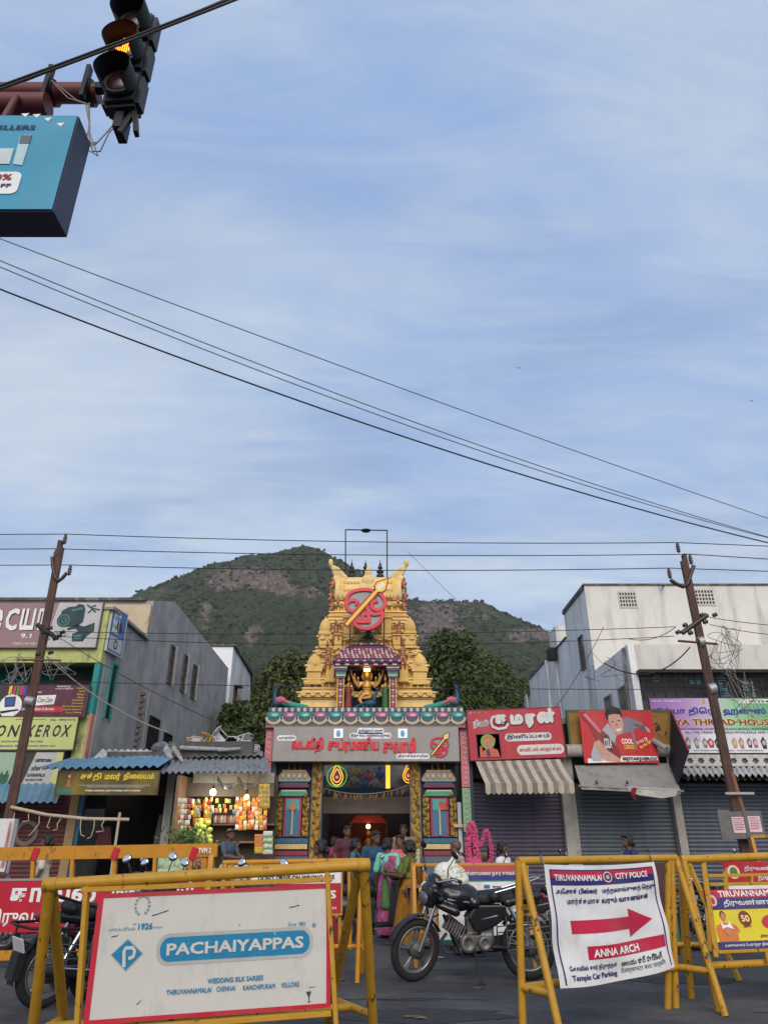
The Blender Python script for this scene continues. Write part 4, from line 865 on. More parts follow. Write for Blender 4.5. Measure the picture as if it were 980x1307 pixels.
DB = paint('deep_blue_letters', (30, 52, 140)); DR = paint('deep_red_letters', (120, 22, 30)); YW = paint('letter_yellow_rim', (226, 206, 130))
s.text('சூர்யா திரெட் ஹவுஸ்', fx(60), fy(335), fx(985), fy(262), DB, 4, .06); s.text('SURYA THREAD HOUSE', fx(96), fy(412), fx(1040), fy(352), YW, 3, .10); s.text('SURYA THREAD HOUSE', fx(100), fy(408), fx(1036), fy(356), DR, 4, .055)
s.text('SILK THREADS, CHIFFON, FASHION JEWELS, KNITTING WOOL, BANGLES', fx(280), fy(446), fx(1200), fy(428), NAVY, 3, .02); s.text('ALL TAILORING MATERIALS WHOLESALE AND RETAIL DEALERS', fx(320), fy(470), fx(1180), fy(452), NAVY, 3, .02); s.text('GST NO. 33AWBPV1234', fx(98), fy(222), fx(330), fy(206), WH, 3, .02); s.rect(fx(785), fy(232), fx(1200), fy(200), WH, 3); s.text('✆ 91754 49864', fx(795), fy(228), fx(1190), fy(206), INK, 4, .05); s.text('No.4 THIRUVOODAL STREET, TIRUVANNAMALAI', fx(360), fy(606), fx(900), fy(597), NAVY, 3, .03)
r_ = random.Random(8)
for k, x in enumerate((330, 395, 460, 505, 560, 690, 742, 805, 850, 915, 1000, 1080)):
    c_ = ((90, 90, 80), (120, 124, 120), (120, 90, 60), (180, 30, 50), (24, 24, 30), (200, 150, 50), (190, 120, 80), (60, 30, 50), (170, 50, 60), (40, 30, 34), (60, 100, 60), (180, 60, 110))[k]; m_ = paint('ware%d' % k, c_)
    w_ = r_.uniform(20, 30); h_ = r_.uniform(34, 50); s.poly([(fx(x-w_*.5), fy(540+h_)), (fx(x+w_*.6), fy(545+h_*.9)), (fx(x+w_*.8), fy(530)), (fx(x), fy(545-h_*1.1)), (fx(x-w_), fy(530))], m_, 3, 'printed_ware'); s.ell(fx(x), fy(542), .03, .045, GW, 4, 'printed_ware')
s.poly([(fx(500), fy(235)), (fx(520), fy(235)), (fx(516), fy(195)), (fx(504), fy(195))], paint('deity_gold', (190, 150, 80)), 3)
# concrete lattice strip and striped awning under it
t = thing('lattice_balustrade', 'strip of white concrete lattice below the thread house sign', 'balustrade', (P(866, 970, 19.88).x, 19.88, P(900, 978, 19.88).z)); hz = P(900, 963, 19.88).z-P(900, 978, 19.88).z
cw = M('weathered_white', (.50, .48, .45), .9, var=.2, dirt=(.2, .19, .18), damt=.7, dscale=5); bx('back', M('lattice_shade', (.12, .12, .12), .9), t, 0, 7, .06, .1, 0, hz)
bx('rail', cw, t, 0, 7, 0, .05, 0, .07); bx('rail', cw, t, 0, 7, 0, .05, hz-.09, hz)
tm = MB().prism([(-.13, .0), (-.05, hz*.35), (-.12, hz*.7), (0, hz*.9), (.12, hz*.7), (.05, hz*.35), (.13, 0)], .005, .045).mesh('lattice_piece'); tm.materials.append(cw)
for k in range(24): inst('lattice_piece', tm, t, (.15+k*.29, 0, .05), (0, 0, 0), (1, 1, .85))
o = corr('awning', M('dull_striped_sheet', (.42, .43, .42), .8, var=.25, scale=3, dirt=(.18, .17, .15), damt=.7), None, P(868, 979, 19.85), P(1070, 978, 19.85), P(872, 989, 19.0), P(1075, 990, 19.0), 26, .05); tag(o, 'weathered corrugated awning over the slate shutter', 'awning')
tag(corr('awning', M('rusty_sheet', (.30, .24, .20), .85, var=.3), None, P(870, 982, 19.9), P(1070, 982, 19.9), P(871, 994, 19.15), P(1070, 994, 19.15), 22, .045), 'rust brown corrugated sheet just under the weathered awning', 'awning')
# ================================================================ temple gateway with its small tower
gw = thing('temple_gateway', 'painted temple gateway with a stepped golden tower above its entrance', 'gateway', (-0.49, 20.6, 0)); GO = V((-0.49, 20.6, 0))
def gx(n, m, x0, x1, y0, y1, z0, z1, par=None, bevel=0.0): return bx(n, m, par or gw, x0-GO.x, x1-GO.x, y0-GO.y, y1-GO.y, z0, z1, bevel)
ST = M('ochre_stucco', (.74, .475, .15), .75, var=.10, scale=2.5, bump=.25, bscale=22, dirt=(.50, .24, .05), damt=.45, dscale=1.4); STL = M('pale_ochre_stucco', (.77, .56, .25), .75, var=.10, scale=2.5, bump=.25, bscale=22, dirt=(.5, .30, .1), damt=.4)
BZ = M('bronze_paint', (.34, .13, .065), .45, metal=.25, var=.25, scale=12); CHOC = M('dark_finial', (.035, .025, .022), .5, var=.2)
GOLDP = M('gold_paint', (.36, .21, .035), .45, metal=.35, var=.4, scale=14, bump=.9, bscale=45, dirt=(.05, .028, .012), damt=.85, dscale=13, dpos=(.46, .58))
cx = -0.49
def zpx(y, D=20.7): return P(470, y, D).z
# tower courses: (pixel top, pixel bottom, half width top, half width bottom, depth forward, material)
FY = 20.55          # front plane of the tower base
def slab(ytop, ybot, hw, hb, fwd, mat, name='tower_course', bev=.008):
    z1, z0 = zpx(ytop), zpx(ybot); b = MB(); y0, y1 = FY-fwd, 22.3
    v = [(sx*(hb if k == 0 else hw), yy-GO.y+(0.0 if k == 0 else 0.02), z) for k, z in enumerate((z0, z1)) for yy in (y0, y1) for sx in (-1, 1)]
    b.add(v, [(0, 2, 3, 1), (4, 5, 7, 6), (0, 1, 5, 4), (1, 3, 7, 5), (3, 2, 6, 7), (2, 0, 4, 6)]); return b.build(name, mat, gw, bev)
def hwpx(x): return P(x, 800, 20.7).x-cx
COURSES = [(893, 905, 1.80, 1.80, .12), (886, 893, 1.88, 1.84, .20), (880, 886, 1.74, 1.80, .10), (874, 880, 1.70, 1.70, .02), (868, 874, 1.76, 1.72, .08), (856, 868, 1.62, 1.62, -.05), (851, 856, 1.70, 1.66, .06), (846, 851, 1.64, 1.68, .0),
           (838, 846, 1.46, 1.52, -.10), (832, 838, 1.50, 1.48, -.04), (826, 832, 1.44, 1.46, -.12), (818, 826, 1.34, 1.34, -.20), (812, 818, 1.42, 1.38, -.10), (806, 812, 1.36, 1.40, -.16),
           (798, 806, 1.22, 1.26, -.28), (793, 798, 1.28, 1.24, -.22), (788, 793, 1.2, 1.24, -.3), (783, 788, 1.14, 1.16, -.36), (778, 783, 1.10, 1.12, -.34), (770, 778, .98, 1.0, -.48), (766, 770, 1.02, 1.0, -.42), (760, 766, .95, .98, -.48)]
for i, (a, b_, h1, h0, f_) in enumerate(COURSES): slab(a, b_, h1*1.04, h0*1.04, f_, ST if i % 4 else STL); slab(a-.2, a+1.3, h1*1.04+.045, h1*1.04+.03, f_+.04, STL, 'fillet', .004); slab(b_-1.6, b_-.3, h0*1.04+.03, h0*1.04+.02, f_+.025, ST, 'fillet', .004)
# barrel roof: waisted profile swept across, with flaring horn ends
def vault(name, x0, x1, ytop, ybot, mat):
    z0, z1 = zpx(ybot), zpx(ytop); h = z1-z0; prof = [(.50, 0), (.56, .10*h), (.60, .28*h), (.58, .5*h), (.48, .75*h), (.28, .93*h), (.0, h)]
    pr = [(-a, z) for a, z in prof]+[(a, z) for a, z in prof[-2::-1]]; b = MB(); n = len(pr)
    v = [(x-0, 21.5-GO.y+a, z0+z) for x in (x0, x1) for a, z in pr]
    b.add(v, [(i, i+1, i+1+n, i+n) for i in range(n-1)], 0, True); b.add(v, [tuple(range(n)), tuple(range(2*n-1, n-1, -1))]); return b.build(name, mat, gw)
RX0, RX1 = -1.02, 1.02
vault('barrel_roof', RX0, RX1, 727, 762, STL)
for s in (-1, 1):
    vault('roof_end_band', s*.80-.10, s*.80+.10, 724, 762, ST)
    # horn: three upcurved lobes leaning outward
    h = []
    for k, (dx, dz) in enumerate(((.0, .0), (-.10, -.04), (-.2, -.1))):
        a = V((s*(.93+dx), 21.2-GO.y-.05*k, zpx(732))); h += [('c', a, .13-.02*k, a+V((s*.13, -.02, .26+dz)), .11-.02*k), ('c', a+V((s*.13, -.02, .26+dz)), .10-.02*k, a+V((s*.25, -.03, .42+dz)), .05)]
    h += [('c', (s*.95, 21.15-GO.y, zpx(758)), .10, (s*1.02, 21.15-GO.y, zpx(735)), .15), ('e', (s*1.2, 21.15-GO.y, zpx(712)), (.08, .10, .14))]
    blob('roof_horn', h, STL, gw, .025, 3)
    # seated guardians down the roof ends
    for yy, xx in ((742, 1.10), (757, 1.14), (770, 1.10)):
        z = zpx(yy); blob('figure', [('e', (s*xx, 20.98-GO.y, z), (.09, .09, .11)), ('e', (s*(xx+.01), 20.95-GO.y, z+.16), (.05, .05, .065)), ('c', (s*xx, 20.96-GO.y, z+.06), .04, (s*(xx+.09), 20.9-GO.y, z+.0), .03), ('c', (s*xx, 20.96-GO.y, z-.07), .06, (s*(xx+.07), 20.9-GO.y, z-.16), .04)], BZ, gw, .02, 2)
# roof front relief: kirtimukha arch, petal frieze and pearls
blob('roof_crest', [('e', (0, 20.93-GO.y, zpx(746)), (.30, .08, .20)), ('e', (0, 20.90-GO.y, zpx(737)), (.20, .08, .18)), ('e', (0, 20.90-GO.y, zpx(728)), (.12, .08, .12)), ('c', (0, 20.9-GO.y, zpx(724)), .07, (0, 20.95-GO.y, zpx(716)), .03), ('e', (.2, 20.9-GO.y, zpx(752)), (.12, .08, .08)), ('e', (-.2, 20.9-GO.y, zpx(752)), (.12, .08, .08))], STL, gw, .025, 2)
fm = MB().sphere((0, 0, 0), (.055, .035, .085), 8, 6).mesh('frieze_petal'); fm.materials.append(ST)
for k in range(15):
    for yy, sc_ in ((758, 1.0), (750, .75), (740, .7)):
        x = -.72+k*.103
        if abs(x) < .27: continue
        inst('frieze_petal', fm, gw, (x, 20.93-GO.y-(.03 if yy > 745 else 0), zpx(yy)), (0, 0, 0), (sc_, sc_, sc_))
kd = MB().lathe([(.075, 0), (.08, .02), (.055, .03), (.05, .015), (.02, .02), (.018, .04)], 12, Matrix.Rotation(pi/2, 4, 'X')).prism([(-.03, .06), (.03, .06), (0, .13)], -.03, .0).mesh('kudu_arch'); kd.materials.append(STL)
pl_ = MB().box((0, 0, 0), (.055, .06, 1)).box((0, -.01, .46), (.085, .07, .08)).box((0, -.01, -.46), (.08, .07, .08)).mesh('pilaster'); pl_.materials.append(ST)
for ya, hw_, f_ in ((889, 1.84, .22), (854, 1.66, .08), (835, 1.46, -.02), (815, 1.38, -.08), (795, 1.24, -.2), (768, .98, -.4)):
    n_k = int(hw_*2/.27)
    for k in range(n_k+1): inst('kudu_arch', kd, gw, (-hw_+.06+k*(2*hw_-.12)/n_k, FY-f_-GO.y-.035, zpx(ya)), (0, 0, 0), (1, 1, .8))
for ya, yb, hw_, f_ in ((856, 868, 1.6, -.03), (838, 846, 1.45, -.08), (818, 826, 1.32, -.18), (798, 806, 1.2, -.26), (874, 880, 1.7, .04), (770, 778, .96, -.46)):
    n_k = int(hw_*2/.19)
    for k in range(n_k+1): inst('pilaster', pl_, gw, (-hw_+.05+k*(2*hw_-.1)/n_k, FY-f_-GO.y-.02, (zpx(ya)+zpx(yb))/2), (0, 0, 0), (1, 1, (zpx(ya)-zpx(yb))*.98))
# corner pavilions with domes, pilaster bays on each tier
def pav(x, yb, yt, w_, fwd):
    z0, z1 = zpx(yb), zpx(yt); h = z1-z0; b = MB(); yc = FY-fwd-GO.y+.12
    b.box((x, yc, z0+h*.2), (w_*1.1, .34, h*.4)); b.box((x, yc, z0+h*.44), (w_*1.3, .42, h*.09)); b.box((x, yc, z0+h*.52), (w_*1.15, .38, h*.07))
    b.box((x, yc, z0+h*.04), (w_*1.28, .42, h*.08)); r = w_*.56
    b.lathe([(r*.8, 0), (r*1.05, h*.08), (r*1.0, h*.2), (r*.75, h*.33), (r*.35, h*.42), (r*.12, h*.45), (.02, h*.5)], 14, Matrix.Translation((x, yc, z0+h*.55)))
    o = b.build('corner_pavilion', ST, gw); lb_ = MB()
    for k in range(8):
        a = pi*(1.08+.84*k/7); lb_.tube([(x+cos(a)*r*.85, yc+sin(a)*r*.85, z0+h*.56), (x+cos(a)*r*1.07, yc+sin(a)*r*1.07, z0+h*.66), (x+cos(a)*r*.8, yc+sin(a)*r*.8, z0+h*.85)], .012, 4)
    lb_.build('dome_rib', STL, o); return o
for s in (-1, 1):
    pav(s*1.52, 876, 835, .36, .06); pav(s*1.265, 828, 788, .29, -.12)
    for x, w_, ya, yb, f_ in ((1.05, .24, 856, 868, .05), (.74, .2, 856, 868, .03), (.86, .22, 818, 826, -.1)):
        z0, z1 = zpx(yb+6), zpx(ya-8); b = MB(); b.box((s*x, FY-f_-GO.y, (z0+z1)/2), (w_, .25, z1-z0)); b.box((s*x, FY-f_-GO.y-.02, z1-.05), (w_*1.25, .3, .06)); b.box((s*x, FY-f_-GO.y-.02, z0+.05), (w_*1.25, .3, .08)); b.build('bay', ST, gw, .01)
    b = MB(); b.box((s*.56, FY+.3-GO.y, zpx(800)), (.3, .4, .55)); b.box((s*.56, FY+.26-GO.y, zpx(788)), (.36, .42, .08)); b.build('bay', ST, gw, .01)
# --- carved figures
def figure(x, ybot, h, fy, arms, mat=BZ, name='figure', lean=0, wide=1.0, crown=True, leg=0):
    z = zpx(ybot); s = h
    pr = [('e', (x, fy, z+.50*s), (.085*s*wide, .06*s, .16*s)), ('e', (x, fy, z+.62*s), (.11*s*wide, .06*s, .07*s)), ('e', (x+lean*s, fy-.01, z+.80*s), (.055*s, .055*s, .07*s)), ('c', (x+lean*s*.8, fy, z+.66*s), .035*s, (x+lean*s, fy, z+.76*s), .035*s),
          ('c', (x-.05*s, fy, z+.38*s), .06*s, (x-(.07+leg)*s, fy-.02, z+.2*s), .045*s), ('c', (x-(.07+leg)*s, fy-.02, z+.2*s), .045*s, (x-.06*s, fy, z+.02*s), .03*s), ('c', (x+.05*s, fy, z+.38*s), .06*s, (x+(.08+leg)*s, fy-.03, z+.2*s), .045*s), ('c', (x+(.08+leg)*s, fy-.03, z+.2*s), .045*s, (x+.07*s, fy, z+.02*s), .03*s)]
    if crown: pr.append(('c', (x+lean*s, fy, z+.86*s), .045*s, (x+lean*s, fy, z+.98*s), .015*s))
    for (ex, ez, hx, hz_) in arms:
        sh = V((x+(.1 if ex > 0 else -.1)*s*wide, fy, z+.65*s)); e = V((x+ex*s, fy-.03, z+ez*s)); hd = V((x+hx*s, fy-.07, z+hz_*s)); pr += [('c', sh, .03*s, e, .026*s), ('c', e, .026*s, hd, .02*s), ('e', hd, .03*s)]
    return blob(name, pr, mat, gw, max(.011, .014*s), 2)
for s in (-1, 1):
    figure(s*.93, 824, .80, FY+.02-GO.y, [(-.22, .55, -.16, .72), (.22, .55, .16, .72)], lean=.02*s, leg=.04); figure(s*1.00+(.03 if s > 0 else -.12), 857, .86, FY-.22-GO.y, [(-.25*1, .62, -.33, .74), (.25, .6, .36, .66)], lean=.03*s)
    figure(s*.30, 812, .5, FY+.12-GO.y, [(-.2, .5, -.1, .4), (.2, .5, .1, .4)], leg=.05, crown=False); figure(s*.92, 770, .36, FY+.3-GO.y, [(-.2, .5, -.3, .6), (.2, .5, .3, .6)], crown=False)
# --- three dark finials
fpr = [(.02, 0), (.10, .02), (.13, .08), (.10, .14), (.05, .17), (.11, .20), (.12, .24), (.06, .28), (.04, .32), (.08, .35), (.07, .40), (.03, .44), (.045, .47), (.015, .55), (.004, .66)]
for x in (448, 466, 485): q = P(x, 728, 20.9); MB().lathe(fpr, 14, Matrix.Translation((q.x-GO.x, 21.3-GO.y, zpx(728)-.06))).build('finial', CHOC, gw)
# --- shrine niche projecting from the tower
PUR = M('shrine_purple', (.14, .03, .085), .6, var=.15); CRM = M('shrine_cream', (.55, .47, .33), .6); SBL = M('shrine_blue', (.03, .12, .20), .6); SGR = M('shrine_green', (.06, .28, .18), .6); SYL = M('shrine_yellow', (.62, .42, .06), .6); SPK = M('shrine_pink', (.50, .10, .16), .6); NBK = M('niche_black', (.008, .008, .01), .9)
NY = FY-.62
def npx(x, y, D=NY): return P(x, y, D).x-GO.x
nz0, nz1 = P(470, 905, NY).z, P(470, 851, NY).z; NX0, NX1 = npx(430, 880), npx(506, 880)
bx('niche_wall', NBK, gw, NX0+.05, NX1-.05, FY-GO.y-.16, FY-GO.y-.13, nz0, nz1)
for s_, xa in ((0, NX0), (1, NX1)):
    xa = xa if s_ == 0 else xa-.20
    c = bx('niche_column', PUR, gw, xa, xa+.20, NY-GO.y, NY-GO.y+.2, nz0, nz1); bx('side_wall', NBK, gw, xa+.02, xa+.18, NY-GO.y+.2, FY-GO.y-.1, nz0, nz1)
    for k in range(2): bx('column_trim', SYL, c, xa+(0 if k == 0 else .17), xa+(.03 if k == 0 else .2), NY-GO.y-.012, NY-GO.y-.002, nz0, nz1-.32)
    for k in range(9):
        dz = nz0+.06+k*.083; MB().prism([(xa+.10, dz), (xa+.15, dz+.04), (xa+.10, dz+.08), (xa+.05, dz+.04)], NY-GO.y-.012, NY-GO.y-.003).build('diamond', CRM if k % 2 else SPK, c)
    for k, mt in enumerate((SBL, CRM, SGR, PUR, SBL, CRM)): bx('capital', mt, c, xa-.02-.012*k, xa+.22+.012*k, NY-GO.y-.03-.012*k, NY-GO.y+.2, nz1-.32+k*.053, nz1-.325+(k+1)*.053)
bx('niche_lintel', PUR, gw, NX0-.1, NX1+.1, NY-GO.y-.12, NY-GO.y+.3, nz1, nz1+.07)
for k in range(7): x = NX0-.05+k*(NX1-NX0+.02)/6.3; bx('dentil', CRM, gw, x, x+.12, NY-GO.y-.15, NY-GO.y-.122, nz1+.01, nz1+.055)
# its curved roof: eave with lattice of small lozenges, domed above
ez0 = nz1+.07; xc = (NX0+NX1)/2; hw = (NX1-NX0)/2
prof = [(hw+.14, 0, .0), (hw+.15, .07, -.01), (hw+.05, .14, .05), (hw-.02, .30, .16), (hw-.10, .44, .26), (hw-.22, .56, .38), (hw-.36, .62, .48), (hw-.40, .68, .50)]
b = MB(); v = []
for h_, z, yin in prof: v += [(xc-h_, NY-GO.y-.16+yin, ez0+z), (xc+h_, NY-GO.y-.16+yin, ez0+z), (xc+h_*.9, FY-GO.y+.2, ez0+z), (xc-h_*.9, FY-GO.y+.2, ez0+z)]
b.add(v, [(4*i+k, 4*i+(k+1) % 4, 4*i+4+(k+1) % 4, 4*i+4+k) for i in range(len(prof)-1) for k in range(4)]+[(0, 3, 2, 1), (28, 29, 30, 31)]); nr = b.build('niche_roof', PUR, gw)
lz = MB().prism([(0, -.038), (.05, 0), (0, .038), (-.05, 0)], -.014, .0).mesh('lozenge'); lz.materials.append(CRM); lz2 = lz.copy(); lz2.materials.clear(); lz2.materials.append(SPK)
for r_i in range(5):
    z = .17+r_i*.068; i0 = max(k for k in range(7) if prof[k][1] <= z); p_, q_ = prof[i0], prof[i0+1]; t = (z-p_[1])/(q_[1]-p_[1]); hh = p_[0]+(q_[0]-p_[0])*t; yi = p_[2]+(q_[2]-p_[2])*t; sl_ = atan2(q_[2]-p_[2], q_[1]-p_[1]); n = int(hh*2/.108)
    for k in range(n): inst('lozenge', lz if (k+r_i) % 3 else lz2, nr, (xc-hh+.06+(k+.5*(r_i % 2))*.108, NY-GO.y-.17+yi, ez0+z), (-sl_, 0, 0))
for k in range(16): MB().sphere((xc-hw-.08+k*(2*hw+.16)/15, NY-GO.y-.18, ez0+.055), (.05, .03, .03), 8, 5).build('eave_petal', (SBL, CRM)[k % 2], nr)
for k in range(12): MB().sphere((xc-hw+.42+k*(2*hw-.84)/11, NY-GO.y+.30, ez0+.655), (.045, .04, .04), 8, 5).build('roof_petal', (SGR, SPK, SBL, CRM)[k % 4], nr)
MB().lathe([(.16, 0), (.19, .05), (.11, .11), (.10, .15), (.17, .20), (.16, .26), (.08, .31), (.11, .36), (.06, .43), (.03, .52), (.004, .62)], 14, Matrix.Translation((xc+.02, NY-GO.y+.45, ez0+.67))).build('finial', CHOC, nr)
# lamp under the eave and the deities in the niche
bx('niche_lamp', M('niche_lamp_glow', (.9, .8, .3), .4, emit=(1, .72, .18), estr=6), gw, xc-.09, xc+.09, NY-GO.y+.05, NY-GO.y+.12, nz1-.10, nz1-.04)
DG = M('deity_gilt', (.52, .27, .07), .4, metal=.35, var=.25, scale=14); DRD = M('deity_red', (.22, .04, .04), .6, var=.5, scale=20); DGN = M('deity_green', (.035, .14, .05), .6, var=.5, scale=20); PCK = M('peacock_blue', (.016, .075, .15), .55, var=.4, scale=16)
zf = nz0+.02; fy = FY-.36-GO.y
blob('deity', [('e', (xc, fy, zf+.62), (.13, .09, .2)), ('e', (xc, fy-.02, zf+.92), (.085, .08, .10)), ('c', (xc, fy, zf+.98), .085, (xc, fy, zf+1.12), .03), ('e', (xc, fy+.06, zf+.95), (.17, .03, .18)), ('e', (xc, fy, zf+.42), (.20, .12, .10)), ('c', (xc-.1, fy-.05, zf+.4), .07, (xc-.2, fy-.15, zf+.25), .055), ('c', (xc-.2, fy-.15, zf+.25), .05, (xc-.08, fy-.18, zf+.06), .035), ('c', (xc+.1, fy-.05, zf+.4), .07, (xc+.08, fy-.2, zf+.30), .055), ('c', (xc+.08, fy-.2, zf+.3), .05, (xc-.1, fy-.2, zf+.28), .035)]
     + [q for sgn in (-1, 1) for k in range(3) for q in (('c', (xc+sgn*.12, fy, zf+.75), .04, (xc+sgn*(.24+.05*k), fy-.06, zf+.60+.06*k), .032), ('c', (xc+sgn*(.24+.05*k), fy-.06, zf+.60+.06*k), .03, (xc+sgn*(.25+.1*k), fy-.1, zf+.80+.1*k), .02), ('e', (xc+sgn*(.25+.1*k), fy-.1, zf+.85+.1*k), (.03, .03, .06)))], DG, gw, .014, 2)
blob('peacock', [('e', (xc+.12, fy-.25, zf+.14), (.15, .09, .09)), ('c', (xc+.2, fy-.28, zf+.22), .06, (xc+.28, fy-.3, zf+.45), .035), ('e', (xc+.30, fy-.32, zf+.5), (.05, .05, .045)), ('c', (xc, fy-.25, zf+.15), .06, (xc-.35, fy-.1, zf+.05), .03), ('c', (xc, fy-.25, zf+.1), .03, (xc, fy-.25, zf-.02), .025), ('c', (xc+.12, fy-.25, zf+.1), .03, (xc+.12, fy-.25, zf-.02), .025)], PCK, gw, .014, 2)
for s, m_ in ((-1, DRD), (1, DGN)):
    x = xc+s*.52; blob('attendant', [('e', (x, fy, zf+.62), (.075, .06, .14)), ('e', (x, fy-.01, zf+.83), (.052, .05, .065)), ('c', (x, fy, zf+.88), .05, (x, fy, zf+1.02), .015), ('c', (x-.09, fy, zf+.68), .03, (x-.13, fy-.05, zf+.5), .025), ('c', (x+.09, fy, zf+.68), .03, (x+.13, fy-.05, zf+.5), .025), ('c', (x-.13, fy-.05, zf+.5), .025, (x-.08, fy-.1, zf+.62), .02), ('c', (x+.13, fy-.05, zf+.5), .025, (x+.08, fy-.1, zf+.6), .02)], DG, gw, .014, 2)
    blob('attendant_robe', [('c', (x, fy, zf+.5), .085, (x, fy, zf+.06), .12), ('c', (x+.07, fy-.02, zf+.74), .035, (x-.06, fy-.03, zf+.5), .04)], m_, gw, .016, 2)
# --- ledge, painted scroll cornice
z_led, z_c1, z_c0 = P(470, 903, 19.7).z, P(470, 909, 19.7).z, P(470, 925, 19.7).z; CX0, CX1 = P(340, 915, 19.7).x, P(594, 915, 19.7).x
gx('roof_ledge', M('grey_tile', (.22, .22, .23), .8, var=.2), CX0+.05, CX1-.05, 19.72, 22.3, z_c1, z_led); gx('cornice', M('cornice_blue', (.035, .14, .20), .6), CX0, CX1, 19.7, 20.4, z_c0, z_c1-.002)
for k in range(62): gx('ledge_tile', GW if k % 2 else M('ledge_dark', (.10, .10, .12), .7), CX0+.06+k*(CX1-CX0-.12)/62, CX0+.06+(k+.9)*(CX1-CX0-.12)/62, 19.700, 19.718, z_c1+.02, z_led-.01)
PNK = M('cornice_pink', (.44, .10, .19), .75, var=.3, scale=20); TEA = M('cornice_green', (.045, .27, .21), .75, var=.3, scale=20); TAN = M('cornice_tan', (.52, .38, .20), .55); BLK = M('cornice_black', (.02, .02, .025), .6)
n = 13; pw = (CX1-CX0)/n; ch = z_c1-z_c0
def crescent(c, R, r, a0, a1, th, mat, par, depth):
    b = MB(); N = 14; v = []
    for i in range(N+1):
        a = a0+(a1-a0)*i/N
        for rr in (R, r): v += [(c[0]+cos(a)*rr*1.15, depth, c[1]+sin(a)*rr)]
    v2 = [(q[0], q[1]-th, q[2]) for q in v]; b.add(v+v2, [(2*i+2*(N+1), 2*i+1+2*(N+1), 2*i+3+2*(N+1), 2*i+2+2*(N+1)) for i in range(N)]+[(2*i, 2*i+2*(N+1), 2*i+2+2*(N+1), 2*i+2) for i in range(N)]+[(2*i+1, 2*i+3, 2*i+3+2*(N+1), 2*i+1+2*(N+1)) for i in range(N)]); return b.build('scroll', mat, par)
for k in range(n):
    x = CX0+pw*(k+.5)-GO.x; zc = z_c0+ch*.62; yb = 19.7-GO.y; m_ = PNK if k % 2 else TEA
    c = MB().sphere((x, yb, zc+ch*.13), (pw*.43, .025, ch*.26), 14, 8).build('cornice_lobe', m_, gw); MB().sphere((x+pw*.06, yb-.022, zc+ch*.13), (pw*.24, .012, ch*.12), 10, 6).build('lobe_petal', M('petal_pale', (.60, .42, .45), .6) if k % 2 else M('petal_mint', (.35, .55, .48), .6), c)
    crescent((x, zc), ch*.62, ch*.50, pi*1.02, pi*1.98, .03, TAN, gw, yb-.004); crescent((x, zc), ch*.50, ch*.42, pi*1.0, pi*2.0, .03, CRM, gw, yb-.008); crescent((x, zc), ch*.42, ch*.37, pi*1.0, pi*2.0, .03, BLK, gw, yb-.004)
bnd = gx('cornice_band', M('band_maroon', (.22, .03, .05), .6), CX0, CX1, 19.66, 20.3, z_c0-.09, z_c0-.003)
for k in range(90): gx('band_dot', M('dot_pink', (.60, .30, .32), .6), CX0+.02+k*(CX1-CX0-.04)/90, CX0+.02+(k+.5)*(CX1-CX0-.04)/90, 19.648, 19.658, z_c0-.07, z_c0-.035, par=None)
# peacocks on the ledge
for s, x in ((-1, 352), (1, 582)):
    q = P(x, 904, 19.9); z = z_led; ox = q.x-GO.x; oy = 19.95-GO.y; t = -s
    pk = blob('peacock', [('c', (ox, oy, z+.16), .10, (ox+s*.06, oy, z+.36), .05), ('c', (ox+s*.06, oy, z+.36), .05, (ox+s*.02, oy, z+.55), .035), ('e', (ox+s*.03, oy-.01, z+.60), (.05, .045, .05)), ('c', (ox+s*.07, oy-.01, z+.6), .02, (ox+s*.13, oy-.02, z+.58), .006), ('c', (ox+s*.01, oy, z+.64), .01, (ox-s*.01, oy, z+.76), .012), ('c', (ox, oy-.02, z+.10), .02, (ox, oy-.02, z), .02), ('e', (ox+t*.12, oy, z+.2), (.16, .10, .11))], PCK, gw, .014, 2)
    blob('tail', [('c', (ox+t*.12, oy, z+.2), .09, (ox+t*.5, oy, z+.10), .08), ('c', (ox+t*.5, oy, z+.1), .08, (ox+t*.85, oy, z+.06), .05)], TEA, pk, .018, 2); blob('wing', [('e', (ox+t*.12, oy-.07, z+.24), (.15, .05, .09)), ('c', (ox+t*.15, oy-.08, z+.24), .05, (ox+t*.36, oy-.08, z+.14), .03)], SPK, pk, .016, 2)
